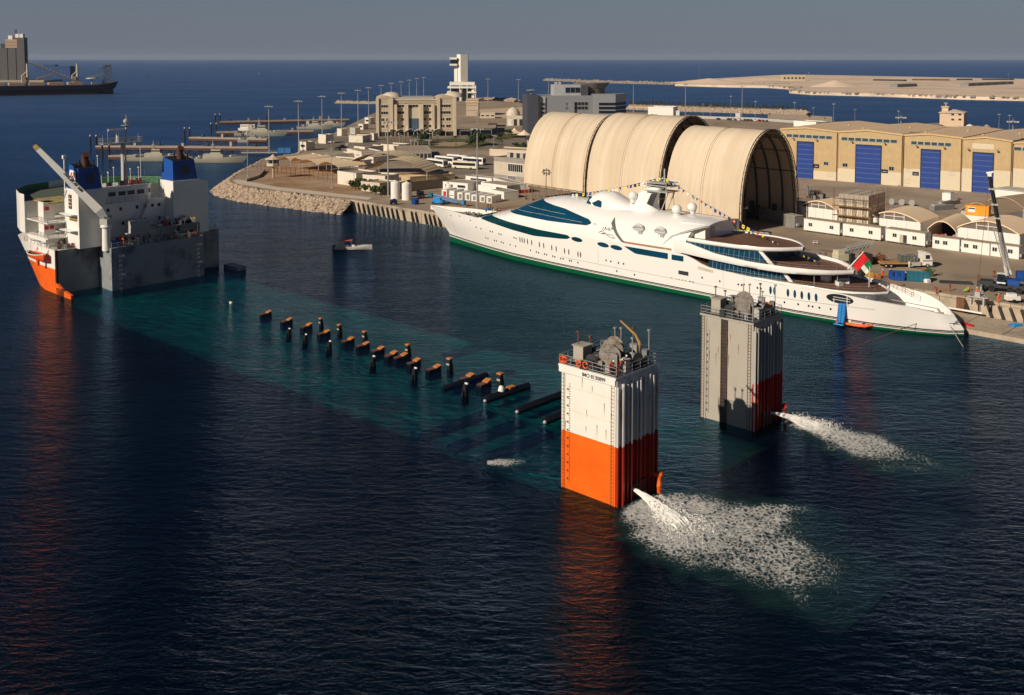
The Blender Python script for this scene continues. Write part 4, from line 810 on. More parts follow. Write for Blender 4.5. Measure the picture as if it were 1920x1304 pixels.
# settees, tables, loungers on deck
MB().box((122.6, -.5, 6.2), (1.6, 1.6, 1.1)).box((122.6, -.5, 7.3), (1.4, 1.4, .08)).build('deck_locker', YWHITE, yacht)
so_ = MB()
for k in range(7):
    g0, g1 = pi * (.1 + .8 * k / 7) + pi / 2, pi * (.1 + .8 * (k + 1) / 7) + pi / 2
    so_.prism([(127.4 + r * cos(g) * 1, -.5 + r * sin(g)) for r, g in ((1.4, g0), (2.6, g0), (2.6, g1), (1.4, g1))], 6.1, 6.6); so_.prism([(127.4 + r * cos(g), -.5 + r * sin(g)) for r, g in ((2.3, g0), (2.6, g0), (2.6, g1), (2.3, g1))], 6.6, 7.0)
so_.build('curved_settee', mat('settee_white', (.7, .69, .68), .7), yacht)
for x, y in ((119.5, 2), (119.5, -2.6), (121, 4)): MB().box((x, y, 6.1), (2.0, .9, .45)).box((x - .8, y, 6.55), (.4, .9, .35)).build('sun_lounger', mat('lounger_brown', (.2, .13, .09), .7), yacht)
MB().box((140, .2, 2.3), (3.0, 1.4, .5)).box((141.2, .2, 2.3), (.6, 1.2, .9)).build('covered_tender', LGREY, yacht)
for s_ in (-1.6, 1.6): MB().tube([(134, s_, 4.2), (144.6, s_ * .8, 4.0)], .09, 6).tube([(134, s_, 4.2), (134, s_, 2.3)], .07, 6).tube([(144.6, s_ * .8, 4.0), (145.8, s_ * .7, 2.4)], .2, 6).build('pool_frame', mat('frame_brown', (.3, .25, .18), .5), yacht)
MB().box((136, -3.6, 2.3), (2, 1.2, 1)).ball((136.2, -3.6, 3.3), .55, 8).build('wrapped_gear', LGREY, yacht)
MB().rail([(x, 6.8 - (x - 131) * .4, 6.3 - (x - 131) * .17) for x in range(131, 141, 2)], 1.2, .05, 2, 2).build('gangway_rail', WOOD, yacht)
# foredeck details
o = MB(); 
for i in range(16): o.box((random.uniform(14, 23), random.uniform(-2.6, 1.5), 8.1), (random.uniform(.4, 1.4), .5, random.uniform(.4, 1.1)), random.random() * 3)
o.build('mooring_winches', GREYP, yacht)
for x in (12.5, 22.5): oval('fairlead', BLACK, x, 8.1, .45, .1, n=8)
oval('fairlead', BLACK, 17.2, 8.6, .45, .1, n=8)
def trig(t, size, m, x, z, name='lettering'):
    w = side(x, z); return letters(t, size, m, yacht, (x, -w - .12, z), (1, 0, .0), (0, .35 if z > 9 else .0, .95), name, .02)
# emblem on the side: script lettering over a swept wave
em = MB()
def strk(pts, r=.045): em.tube([(a, -side(a, c) - .1, c) for a, c in pts], r, 5)
strk([(70.7, 12.3), (70.4, 11.9), (70.8, 11.5), (71.2, 11.9), (71.1, 12.4)]); strk([(71.2, 12.4), (71.6, 11.7), (72.0, 12.3), (72.3, 11.7)]); strk([(72.3, 12.4), (72.5, 11.8), (73.0, 11.9), (72.8, 12.5)]); strk([(73.2, 12.4), (73.3, 12.1)], .09)
strk([(69.6, 11.0), (70.4, 11.4), (71.6, 11.1), (70.2, 10.8), (71.8, 10.9), (72.6, 10.5), (73.6, 10.2), (74.6, 10.3)], .06); strk([(70.8, 11.2), (72.2, 10.8), (73.4, 10.9), (74.2, 10.5)], .045)
em.build('emblem', DARK, yacht)
em = MB(); 
for pts in ([(148.6, 2.7), (149.0, 2.2)], [(148.3, 2.3), (149.2, 2.5)], [(148.5, 2.0), (148.9, 2.9)], [(147.9, 2.4), (149.3, 2.1)]): em.tube([(a, -side(a, c) - .06, c) for a, c in pts], .05, 4)
em.build('emblem', DARK, yacht)
oval('oval_badge', LGREY, 67.8, 12.7, .45, .16, off=.08, n=10)
# blue boarding ladder below the oval opening, orange fender boat, flag and staff
bl = tag(MB().box((0, 0, .3), (1.5, .12, 3.9)).build('boarding_ladder', LBLUE, None), 'bright blue boarding ladder hanging from the yacht oval opening to the water', 'ladder')
bl.location = Q.W(56 + 129.9, -14.5 - 9.0, .2); bl.rotation_euler = (radians(-10), 0, Q.rz)
o = MB(); 
for k in range(11): o.tube([(-.7, -.1, .4 + k * .37), (.7, -.1, .4 + k * .37)], .05, 4)
for x in (-.72, 0, .72): o.tube([(x, -.1, .3), (x, -.1, 4.2)], .05, 4)
o.build('rungs', BLUEP, bl); MB().box((0, -.4, -.1), (1.9, 1.2, .2)).tube([(-.6, -.4, .1), (-.5, .0, 1.2)], .05, 5).tube([(.6, -.4, .1), (.5, .0, 1.2)], .05, 5).build('landing_float', LBLUE, bl)
fg = thing('flag_on_staff', 'large red, white, green and black flag on a raked staff at the yacht aft', 'flag', Q.W(56 + 127.2, -14.5, 9.3), Q.rz)
MB().tube([(-.2, 0, 0), (3.0, 0, 4.0)], [.16, .1], 8).build('flagstaff', YWHITE, fg)
def fcol(n, c): return mat(n, c, .8, var=.1)
# flag hangs from the staff: red hoist bar, then green, white, black
rows = []
for i in range(9):
    u = i / 8; rows.append([(.75 + 2.3 * k / 8 + u * 2.0 + .1 * sin(5 * u), .28 * sin(6 * u + k * .5), .95 + 2.9 * k / 8 - u * 2.6 * (1 if 1 else 1)) for k in range(9)])
f = MB()
for i in range(8):
    for k in range(8):
        mi = 0 if i < 4 else (1 if k >= 5 else (2 if k >= 3 else 3)); f.add([rows[i][k], rows[i + 1][k], rows[i + 1][k + 1], rows[i][k + 1]], [(0, 1, 2, 3)], mi)
f.build('flag_cloth', [fcol('flag_red', (.6, .012, .02)), fcol('flag_green', (.01, .16, .05)), WHITE, BLACK], fg, fix=False)
MB().tube([(127.9 - 127.2 + 3.6, 0, -3), (4.4, 0, 1.2)], .14, 6).build('lower_staff', LGREY, fg)
# strings of signal flags
FC = [fcol('signal_blue', (.01, .06, .25)), fcol('signal_white', (.75, .75, .72)), fcol('signal_red', (.55, .02, .02)), fcol('signal_yellow', (.8, .65, .03)), BLACK]
def bunting(name, label, P0, P1, sag, n, seed):
    t = thing(name, label, 'signal flags', Q.W(56, -14.5, 0), Q.rz); rnd = random.Random(seed); a, b_ = Vector(P0), Vector(P1)
    pts = [a.lerp(b_, i / 40) - Vector((0, 0, sag * 4 * (i / 40) * (1 - i / 40))) for i in range(41)]; MB().tube(pts, .03, 4).build('line', DARK, t)
    d = (b_ - a).normalized()
    for i in range(n):
        u = (i + .5) / n; p = a.lerp(b_, u) - Vector((0, 0, sag * 4 * u * (1 - u))); w = .55 + .25 * rnd.random(); h = .75; tri = rnd.random() < .45; c1 = FC[rnd.choice([0, 0, 0, 4, 1, 2, 3])]; c2 = FC[rnd.choice([1, 0, 3])]
        tw_ = rnd.uniform(-.3, .3); q0, q1 = p - d * w / 2, p + d * w / 2; dn = Vector((0, tw_, -h)); m_ = MB()
        if tri: m_.add([q0, q1, q0 + dn + d * .1], [(0, 1, 2)])
        else: m_.add([q0, q1, q1 + dn, q0 + dn], [(0, 1, 2, 3)]); e = Vector((0, -.02, 0)); m_.add([q0.lerp(q1, .3) + dn * .3 + e, q0.lerp(q1, .7) + dn * .3 + e, q0.lerp(q1, .7) + dn * .7 + e, q0.lerp(q1, .3) + dn * .7 + e], [(0, 1, 2, 3)], 1)
        m_.build('signal_flag', [c1, c2], t)
bunting('signal_flag_string', 'string of signal flags from the yacht mast forward over its bridge', (82, 0, 24.6), (53, -.5, 17.6), .7, 26, 3)
bunting('signal_flag_string', 'string of signal flags from the yacht mast down to its aft deck', (82, 0, 24.3), (120, .6, 10.0), 1.0, 32, 5)
bunting('signal_flag_string', 'string of signal flags running from the yacht bridge down to its bow', (50, -.5, 17.2), (22, .6, 10.2), 1.4, 22, 9)
# orange inflatable with crew
rib = thing('inflatable_boat', 'orange inflatable boat with people beside the yacht, under the blue ladder', 'boat', at(1602, 611, 0), Q.rz + .02)
tb = [(-3.2, -.95, .35), (1.2, -.95, .38), (2.6, -.6, .5), (3.3, 0, .62), (2.6, .6, .5), (1.2, .95, .38), (-3.2, .95, .35)]
MB().tube(tb, [.26, .28, .27, .26, .27, .28, .26], 10).build('inflated_tube', LIFE, rib, smooth=60); MB().bb(-3.1, 2.6, -.8, .8, .12, .3).build('floor', DARK, rib)
MB().box((-3.3, 0, .1), (.5, .6, 1.1)).build('outboard_motor', DARK, rib); MB().box((-1.4, 0, .3), (.6, .7, .8)).build('console', DARK, rib)
for i, (dx, dy, su, ht, lb_) in enumerate([(-2.4, -.3, WHITECLOTH, HELMY, 'person in white sitting at the left end of the orange inflatable'), (-1.8, .45, mat('blue_workwear', (.05, .2, .45), .8), HELMY, 'person in blue sitting second from left in the orange inflatable'),
        (-.7, -.4, WHITECLOTH, HELM, 'person in white sitting in the middle of the orange inflatable'), (.3, .3, HIVIS_Y, HELMY, 'person in lime yellow workwear sitting in the orange inflatable'), (2.0, 0, mat('dark_workwear', (.04, .04, .06), .8), HIVIS_R, 'person in dark clothes alone toward the bow of the orange inflatable')]):
    c_, s__ = cos(rib.rotation_euler.z), sin(rib.rotation_euler.z); p = rib.location + Vector((dx * c_ - dy * s__, dx * s__ + dy * c_, .05)); person(p, rib.rotation_euler.z + [1.2, 2.5, .4, 3.6, 1.6][i], 'sit', su, ht, lb_, 'people in the orange inflatable')
# mooring lines
for a, b_, r, lab in [((148, 0), at(1808, 652), 0, 'pale mooring line from the yacht stern into the water'), ((143, 0), at(1560, 664), 1, 'mooring line from the yacht quarter out to the left')]:
    p0 = Q.W(56 + a[0], -14.5 - side(a[0], 2.0), 2.0); o = MB().tube([p0, Vector((b_.x, b_.y, -.2))], .06, 5).build('mooring_line', LGREY if r == 0 else RUST, None); tag(o, lab, 'rope')

# ------------------------------------------------------------------ small white open boat with canopy and people
sb = thing('open_boat', 'small white open motorboat with a red canopy and people, alone in the channel', 'boat', at(662, 468, 0), .0)
rows = []
for i in range(13):
    x = -5 + i * .85; k = 1 if i < 7 else 1 - ((i - 7) / 5.2) ** 2; w = 1.25 * max(.02, k); zt = .8 + (.5 * (i / 12) ** 2); rows.append([(x, -w, zt), (x, -w * .8, .1), (x, 0, -.3), (x, w * .8, .1), (x, w, zt)])
MB().grid(rows).add(rows[0], [(0, 1, 2, 3, 4)]).build('hull', WHITE, sb, smooth=60); MB().grid([[r[0], r[4]] for r in rows[6:]]).build('fore_deck', WHITE, sb); MB().bb(-4.9, .6, -1.1, 1.1, .15, .25).build('floor', LGREY, sb)
MB().bb(-3.6, -.2, -1.1, 1.1, 2.5, 2.6).build('canopy', mat('faded_red_canvas', (.5, .12, .1), .8), sb)
for x, y in ((-3.5, -1), (-3.5, 1), (-.3, -1), (-.3, 1)): MB().tube([(x, y, .8), (x, y, 2.5)], .04, 5).build('canopy_post', STEEL, sb)
MB().box((-5.2, -.4, -.2), (.6, .5, 1.4)).build('outboard_motor', DARK, sb); MB().box((-5.2, .4, -.2), (.6, .5, 1.4)).build('outboard_motor', DARK, sb); MB().box((.1, 0, .25), (.7, .9, 1.0)).build('console', WHITE, sb)
for i, (dx, dy, su, ps, lb_) in enumerate([(-4.3, -.5, WHITECLOTH, 'stand', 'person in white standing at the back of the small white boat'), (-3.8, .3, HIVIS_Y, 'stand', 'person in lime vest near the back of the small white boat'), (-2.9, -.5, mat('yellow_shirt', (.7, .55, .05), .8), 'sit', 'person in yellow under the canopy of the small white boat'),
        (-1.6, -.5, WHITECLOTH, 'sit', 'person in white under the canopy of the small white boat'), (.9, -.5, HIVIS_R, 'sit', 'person in red forward of the canopy of the small white boat')]): person(sb.location + Vector((dx, dy, .2)), i * 1.1, ps, su, None, lb_, 'people aboard the small white boat')

# ------------------------------------------------------------------ land
def px_poly(pts, z): return [tuple(at(x, y, z))[:2] for x, y in pts]
qa = [tuple(Q.W(a, 0))[:2] for a in (0, 400)]
LAND = [qa[0], qa[1], (420, 300), (360, 560)] + px_poly([(1919, 250), (1740, 240), (1560, 231), (1480, 229), (1330, 218), (1180, 210), (1000, 197), (970, 192), (905, 188), (860, 184), (815, 188), (760, 197), (700, 213), (640, 242), (600, 265), (560, 288), (500, 298), (455, 320), (432, 338), (440, 346), (470, 353), (560, 364)], 4)
ground_m = mat('yard_ground', (.34, .26, .185), .9, var=.22, scale=.045, dirt=(.22, .17, .125), dscale=.05, dthr=.52)
b = MB(); b.prism(LAND, -.5, 4.0); b.build('ground', ground_m)['kind'] = 'structure'
# quay: concrete apron edge and wall panels
b = MB(); b.bb(0, 400, -.12, .1, -.6, 4.05); b.bb(0, 400, -.35, .9, 3.55, 4.12)
o = b.build('quay_wall', CONC, None, Q.W(0, 0, 0), Q.rz); tag(o, 'long pale concrete quay wall with slanting black fenders behind the yacht', 'quay wall')
j = MB(); 
for i in range(0, 300, 4): j.bb(i, i + .1, -.16, -.12, -.5, 3.5)
j.build('wall_joint', DARK, o)['kind'] = 'stuff'
def overlay(name, pts, m, z, kind='structure', raw=False):
    P_ = pts if raw else px_poly(pts, 4); o = MB().add([(x, y, z) for x, y in P_], [tuple(range(len(P_)))]).build(name, m); o['kind'] = kind; return o
overlay('earth_ground', [(446, 345), (500, 318), (560, 300), (620, 318), (680, 345), (690, 360), (650, 365)], mat('brown_earth', (.36, .22, .12), .95, var=.3, scale=.08, dirt=(.42, .31, .21), dscale=.05, dthr=.5), 4.006)
overlay('promenade', [(436, 338), (448, 337), (520, 351), (600, 359.5), (697, 371), (690, 375), (600, 366), (520, 357), (445, 345)], mat('promenade_concrete', (.6, .52, .42), .9, var=.08), 4.012)
overlay('asphalt_yard', [(1500, 330), (1920, 364), (1920, 420), (1780, 405), (1500, 366)], mat('pale_asphalt', (.36, .285, .22), .9, var=.1, scale=.05, dirt=(.27, .215, .165), dscale=.04, dthr=.5), 4.006)
overlay('bus_park', [(780, 300), (845, 290), (1000, 296), (1000, 318), (900, 326), (820, 330)], mat('dark_asphalt', (.21, .175, .14), .9, var=.2, scale=.05), 4.006)
overlay('ring_road', [(560, 262), (700, 252), (880, 250), (1010, 246), (1010, 268), (900, 282), (740, 276), (640, 276), (560, 284)], mat('dark_asphalt', (.21, .175, .14)), 4.009)
grass_m = mat('dry_lawn', (.075, .085, .018), .95, var=.4, scale=.3, dirt=(.17, .10, .05), dscale=.12, dthr=.5)
for pts in ([(766, 274), (790, 262), (850, 260), (905, 263), (925, 270), (900, 277), (830, 279), (775, 277)], [(925, 260), (950, 250), (990, 249), (990, 256), (940, 262)], [(940, 280), (990, 274), (990, 285), (950, 285)]): overlay('lawn', pts, grass_m, 4.02, 'stuff')
overlay('garden_path', [(808, 270), (830, 266), (870, 267), (880, 271), (850, 275), (818, 274)], mat('path_tan', (.36, .26, .18), .9), 4.03)
overlay('sand_flat', [(895, 206), (1000, 200), (1010, 226), (940, 222), (905, 216)], mat('sand', (.6, .45, .32), .95, var=.1), 4.01)
for k in range(9): 
    x = 640 + k * 0; 
# rock revetments
def rocks(name, path, width, z_hi, z_lo, n, size, m, seed=1, out=1):
    """boulders dumped on a slope; path = crest line in world xy, slope falls to the right of travel * out"""
    rnd = random.Random(seed); b = MB(); P_ = [Vector((p[0], p[1], 0)) for p in path]; seg = [(P_[i], P_[i + 1]) for i in range(len(P_) - 1)]; L_ = [(q_ - p).length for p, q_ in seg]; tot = sum(L_)
    rows = []
    for i, p in enumerate(P_):
        t = (P_[min(i + 1, len(P_) - 1)] - P_[max(0, i - 1)]).normalized(); nn = Vector((t.y, -t.x, 0)) * out; rows.append([p + Vector((0, 0, z_hi - .3)), p + nn * width + Vector((0, 0, z_lo))])
    b.grid(rows)
    ico = [(0, 0, 1), (.9, 0, .3), (.28, .85, .35), (-.72, .53, .3), (-.72, -.53, .3), (.28, -.85, .35), (.72, .5, -.4), (-.3, .85, -.4), (-.9, 0, -.4), (-.3, -.85, -.4), (.7, -.5, -.4), (0, 0, -.9)]
    F_ = [(0, 1, 2), (0, 2, 3), (0, 3, 4), (0, 4, 5), (0, 5, 1), (1, 6, 2), (2, 7, 3), (3, 8, 4), (4, 9, 5), (5, 10, 1), (6, 7, 2), (7, 8, 3), (8, 9, 4), (9, 10, 5), (10, 6, 1), (11, 7, 6), (11, 8, 7), (11, 9, 8), (11, 10, 9), (11, 6, 10)]
    for _ in range(n):
        d = rnd.random() * tot; i = 0
        while i < len(L_) - 1 and d > L_[i]: d -= L_[i]; i += 1
        p, q_ = seg[i]; t = (q_ - p).normalized(); nn = Vector((t.y, -t.x, 0)) * out; u = rnd.random(); c = p + t * d + nn * width * u; c.z = z_hi + (z_lo - z_hi) * u
        s_ = size * rnd.uniform(.6, 1.5); a = rnd.random() * 6.3; ca, sa = cos(a), sin(a); k = [rnd.uniform(.75, 1.25) for _ in range(12)]; sz = rnd.uniform(.5, .9)
        b.add([(c.x + (x * ca - y * sa) * s_ * kk, c.y + (x * sa + y * ca) * s_ * kk, c.z + z * s_ * sz * kk) for (x, y, z), kk in zip(ico, k)], F_)
    o = b.build(name, m, fix=False); o['kind'] = 'stuff'; return o
shore = px_poly([(600, 264), (560, 288), (500, 298), (455, 320), (434, 334), (430, 340), (440, 347), (470, 354), (520, 360), (560, 365), (610, 371), (661, 376)], 4)
rocks('shore_rocks', shore, 6.5, 3.9, -.4, 3400, .85, ROCK, 3, out=1)
def isl(name, c, m): 
    return tag(MB().prism([(p.x, p.y) for p in c], -6, 1.2).build(name, m), None, None, None, 'structure')
def breakwater(name, pts, z, w, n, size, m, seed):
    P_ = [at(x, y, z) for x, y in pts]; path = [(p.x, p.y) for p in P_]; rocks(name, path, w, z, -.5, n, size, m, seed, 1); o2 = rocks(name, path, w, z, -.5, n // 2, size, m, seed + 1, -1)
breakwater('breakwater_rocks', [(632, 190.5), (660, 191), (720, 192)], 2.0, 4.5, 420, 1.4, ROCK, 11)
breakwater('breakwater_rocks', [(905, 186), (930, 186), (968, 187.5)], 4, 10, 500, 2.2, ROCK, 13)
breakwater('breakwater_rocks', [(1180, 199), (1300, 203), (1420, 206.5), (1515, 209)], 3.2, 8, 1500, 1.5, ROCK, 15)
MB().prism(px_poly([(1180, 195.5), (1330, 199.5), (1500, 205.5), (1515, 208.5), (1400, 206), (1180, 199.5)], 3.3), -.3, 3.25).build('breakwater_crest', mat('crest_sand', (.5, .38, .26), .95))['kind'] = 'structure'
breakwater('breakwater_rocks', [(1024, 149), (1150, 153.5), (1300, 157), (1480, 158.5)], 3, 10, 1100, 3.0, ROCK2, 17)
# far sandy island
sandm = mat('island_sand', (.74, .57, .43), .95, var=.14, scale=.006, dirt=(.5, .40, .31), dscale=.008, dthr=.5)
c = [at(x, y, 4) for x, y in [(1265, 157.5), (1290, 151), (1350, 147), (1420, 143), (1480, 140), (1600, 142), (1750, 145), (1960, 149), (2300, 152), (2300, 186), (1960, 184.5), (1800, 181), (1650, 176), (1520, 173), (1480, 170), (1500, 165), (1440, 161), (1360, 160)]]
b = MB(); n_ = len(c); b.prism([(p.x, p.y) for p in c], -.5, 4); o = b.build('sand_island', sandm); o['kind'] = 'structure'
rocks('island_shore_rocks', [tuple(p)[:2] for p in c[9:17]], 14, 4.0, -.8, 1000, 2.6, ROCK2, 19, 1)
def mound(p, r, h, m, name='sand_mound'):
    P0 = at(p[0], p[1], 4); rows = []; rnd = random.Random(int(p[0]))
    for i in range(6): rr = r * (1 - i / 5) ** 1.1; rows.append([(P0.x + rr * cos(2 * pi * k / 14) * (1 + .15 * rnd.random()), P0.y + rr * .6 * sin(2 * pi * k / 14), 4 + h * (i / 5) ** .9) for k in range(14)])
    o = MB().grid(rows, closed=True).build(name, m, smooth=60); o['kind'] = 'structure'
for p, r, h in (((1330, 156), 75, 9), ((1370, 154), 60, 7), ((1565, 163), 40, 11), ((1420, 150), 110, 6)): mound(p, r, h, sandm)
for i, (x0, y0, x1, y1, h, m) in enumerate([(1466, 152, 1508, 152, 12, SAND), (1640, 151.5, 1697, 152.5, 3, DARK), (1710, 151, 1780, 151.5, 3, RUST), (1795, 150.5, 1822, 150.6, 3, DARK), (1842, 150.3, 1900, 150.6, 3, DARK), (1675, 164, 1712, 162.5, 5, GREYP), (1808, 162, 1893, 158, 5, GREYP)]):
    a, c_ = at(x0, y0, 4), at(x1, y1, 4); d = (c_ - a); o = MB().box((0, 0, 0), (d.length, 14, h)); 
    for k in range(6): o.box((-d.length / 2 + d.length * (k + .5) / 6, -7.2, h * .35), (d.length / 12, .3, h * .3), 0, 1)
    tag(o.build(['white_building', 'storage_shed', 'storage_shed', 'storage_shed', 'storage_shed', 'site_fence', 'site_fence'][i], [m, DARK], None, tuple((a + c_) / 2), atan2(d.y, d.x)),
        ['cream two storey building on the far sand island, above its left part', 'dark low shed row on the far island, leftmost of the rear line', 'rusty shed row in the middle of the far island rear line', 'short dark shed right of the rusty row on the far island', 'dark shed row nearest the right edge on the far island', 'short grey fence on the middle of the far sand island', 'long grey fence rising to the right on the far sand island'][i], 'building' if i < 5 else 'fence')

# ------------------------------------------------------------------ facade frames
class Face:
    def __init__(s, p1, p2, z=4.0, rz=None):
        s.o = at(p1[0], p1[1], z); e = at(p2[0], p2[1], z)
        s.rz = atan2(e.y - s.o.y, e.x - s.o.x) if rz is None else rz
        s.q = Vector((cos(s.rz), sin(s.rz), 0)); s.n = Vector((-s.q.y, s.q.x, 0)); s.L = (e - s.o).length if rz is None else None; s.z = z
    def p(s, px, py):
        d = ((px - 960) / 1880.0, 1.0, -(py - 230) / 1880.0); w = Vector((d[0], _c * d[1] + _s * d[2], -_s * d[1] + _c * d[2]))
        k = s.o.dot(s.n); t = k / (w.x * s.n.x + w.y * s.n.y); P_ = w * t; return (P_ - s.o).dot(s.q), CAM_H + w.z * t - s.z
    def rect(s, x0, y0, x1, y1):
        a, b_ = s.p(x0, y1), s.p(x1, y0); return a[0], b_[0], a[1], b_[1]
def F_thing(name, label, cat, p1, p2, z=4.0, rz=None, group=None):
    f = Face(p1, p2, z, rz); t = thing(name, label, cat, f.o, f.rz, group); return f, t
def win(t, x0, x1, z0, z1, m=GLASS, name='window', y=0.0, frame=None, fw=.12, mull=0):
    b = MB(); b.bb(x0, x1, y - .06, y + .02, z0, z1, 0)
    if frame is not None:
        for a in ((x0 - fw, x0, z0 - fw, z1 + fw), (x1, x1 + fw, z0 - fw, z1 + fw), (x0, x1, z0 - fw, z0), (x0, x1, z1, z1 + fw)): b.bb(a[0], a[1], y - .12, y + .02, a[2], a[3], 1)
        for i in range(1, mull + 1): c = x0 + (x1 - x0) * i / (mull + 1); b.bb(c - .06, c + .06, y - .1, y - .06, z0, z1, 1)
    return b.build(name, [m, frame if frame is not None else m], t)

# ---- row of gabled sheds with blue doors
wf = Face((1500, 334), (1850, 362.5)); WRZ = wf.rz
WALLT = stripes('tan_ribbed_wall', (.60, .44, .24), (.56, .41, .22), .9, 'X', .5, .6)
ROOFT = stripes('tan_roof', (.86, .63, .41), (.83, .60, .385), 2.4, 'Y', .5, .6)
PLIN = mat('cream_plinth', (.62, .54, .40), .8, var=.05)
DOORB = stripes('blue_roller_door', (.018, .06, .30), (.10, .14, .34), 1.9, 'Z', .12, .5)
def shed(i, label, px0, px1, peak, eave_l, eave_r, door, strip, wins, sign, depth=54, extra=None):
    x0, x1 = wf.p(px0, 340)[0], wf.p(px1, 340)[0]; t = thing('warehouse', label, 'warehouse', wf.o + wf.q * x0, wf.rz, 'tan warehouses with blue roller doors'); L_ = x1 - x0
    pk = wf.p(*peak); zl, zr = wf.p(px0, eave_l)[1], wf.p(px1, eave_r)[1]; ze = (zl + zr) / 2; px_ = pk[0] - x0
    b = MB(); b.add([(0, 0, 0), (L_, 0, 0), (L_, 0, ze), (px_, 0, pk[1]), (0, 0, ze), (0, depth, 0), (L_, depth, 0), (L_, depth, ze), (px_, depth, pk[1]), (0, depth, ze)], [(0, 1, 2, 3, 4), (9, 8, 7, 6, 5), (1, 6, 7, 2), (0, 4, 9, 5)]); b.build('wall', WALLT, t)
    r = MB(); r.add([(-.1, -.4, ze + .05), (px_, -.4, pk[1] + .12), (px_, depth + .4, pk[1] + .12), (-.1, depth + .4, ze + .05)], [(0, 1, 2, 3)]); r.add([(L_ + .1, -.4, ze + .05), (px_, -.4, pk[1] + .12), (px_, depth + .4, pk[1] + .12), (L_ + .1, depth + .4, ze + .05)], [(3, 2, 1, 0)])
    ro = r.build('roof', ROOFT, t); r = MB(); r.add([(-.1, -.42, ze - .5), (px_, -.42, pk[1] - .4), (L_ + .1, -.42, ze - .5), (L_ + .1, -.42, ze + .08), (px_, -.42, pk[1] + .14), (-.1, -.42, ze + .08)], [(0, 1, 4, 5), (1, 2, 3, 4)]); r.build('gable_trim', TAN, t)
    for k in range(2): MB().lathe([(.4, 0), (.5, .3), (.25, .55), (.01, .6)], (px_ * .5 + k * L_ * .5, 10 + 17 * k, (ze + pk[1]) / 2 + .1), 10).build('roof_vent', TAN, ro)
    def R4(a): q4 = wf.rect(*a); return q4[0] - x0, q4[1] - x0, max(0, q4[2]), q4[3]
    hp = wf.p(px0 + 20, 317)[1]
    dx = R4(door) if door else None
    if dx: MB().bb(0, dx[0], -.1, 0, 0, hp).build('plinth', PLIN, t); MB().bb(dx[1], L_, -.1, 0, 0, hp).build('plinth', PLIN, t)
    else: MB().bb(0, L_, -.1, 0, 0, hp).build('plinth', PLIN, t)
    if dx:
        d_ = MB(); d_.bb(dx[0], dx[1], -.22, 0, 0, dx[3]); d = d_.build('roller_door', DOORB, t)
        MB().bb(dx[0] - .3, dx[0], -.3, 0, 0, dx[3]).bb(dx[1], dx[1] + .3, -.3, 0, 0, dx[3]).bb(dx[0] - .3, dx[1] + .3, -.3, 0, dx[3], dx[3] + .35).build('door_frame', NAVY, d)
        for s_ in (dx[0] - 1.6, dx[1] + 1.6): MB().tube([(s_, 0, dx[3] + 1.2), (s_, -1.0, dx[3] + 1.6)], .12, 6).lathe([(.15, .2), (.5, -.25), (.45, -.3)], (s_, -1.1, dx[3] + 1.5), 8).build('wall_lamp', GREYP, t)
    if strip:
        a = R4(strip); zs = wf.p(strip[0], strip[1])[1]; a = (a[0], a[1], zs - (1.15 if i != 4 else 1.1), zs); n = max(2, int(round((a[1] - a[0]) / 2.6))); w = (a[1] - a[0]) / n
        for k in range(n): win(t, a[0] + k * w + .22, a[0] + (k + 1) * w - .22, a[2], a[3], mat('sky_glass', (.05, .08, .10), .1, spec=.8), frame=LGREY, fw=.15)
    for w_ in wins:
        a = R4(w_); win(t, a[0], a[1], a[2], a[3], GLASS, frame=LGREY, mull=1)
    for s_ in sign:
        a = R4(s_); MB().bb(a[0], a[1], -.2, -.05, a[2], a[3]).build('sign_board', NAVY, t); letters('WORKSHOP', (a[3] - a[2]) * .3, WHITE, t, (a[0] + .3, -.22, a[2] + (a[3] - a[2]) * .35), (1, 0, 0), (0, 0, 1)) if False else MB().bb(a[0] + .5, a[1] - .5, -.24, -.2, a[2] + .35 * (a[3] - a[2]), a[2] + .5 * (a[3] - a[2])).build('sign_line', LGREY, t)
    MB().tube([(L_ - .3, -.25, 0), (L_ - .3, -.25, ze)], .16, 6).build('downpipe', RUST, t)
    if extra:
        for a in extra: a = R4(a); MB().bb(a[0], a[1], -.12, -.02, a[2], a[3]).build('louvre_panel', PLIN, t)
    return t
shed(0, 'tan warehouse with blue door, leftmost of the row, beside the arched hangar mouth', 1462, 1570, (1512, 239.5), 241, 247, (1494.5, 268, 1525, 331), (1474, 251.5, 1561, 260.5), [(1545, 304.5, 1553, 309.5), (1552, 325.5, 1561, 331)], [(1526, 308.5, 1536, 315)])
shed(1, 'tan warehouse with the widest blue door, second of the row, left of the lamp mast', 1570.5, 1692, (1628, 244), 247, 252, (1604.5, 275, 1652, 342), (1577, 257.5, 1683, 267.5), [(1580, 307, 1589, 312.5), (1667, 313.5, 1676, 319.5)], [(1653, 318.5, 1665, 324.5)])
shed(2, 'tan warehouse with blue door in the middle of the row, right of the lamp mast', 1694, 1803, (1742, 251), 252, 259, (1726.5, 283, 1763, 350), (1707.5, 265, 1784.5, 273.5), [(1698.5, 316, 1708, 322), (1696, 337, 1705.5, 343.5), (1779.5, 322, 1790, 328.5)], [(1711, 323, 1723, 329)])
shed(3, 'tan warehouse with blue door behind the crane boom, without a window strip', 1803.5, 1897, (1850, 257), 259, 265, (1823.5, 289, 1862.5, 358), None, [], [], extra=[(1823, 271, 1864, 279), (1806, 325.5, 1817, 332), (1865, 330, 1877, 337)])
shed(4, 'tan warehouse cut by the right edge of the picture', 1899, 2010, (1950, 266), 265, 275, None, (1900, 276, 2000, 284), [], [], extra=[(1902, 333, 1914, 338)])

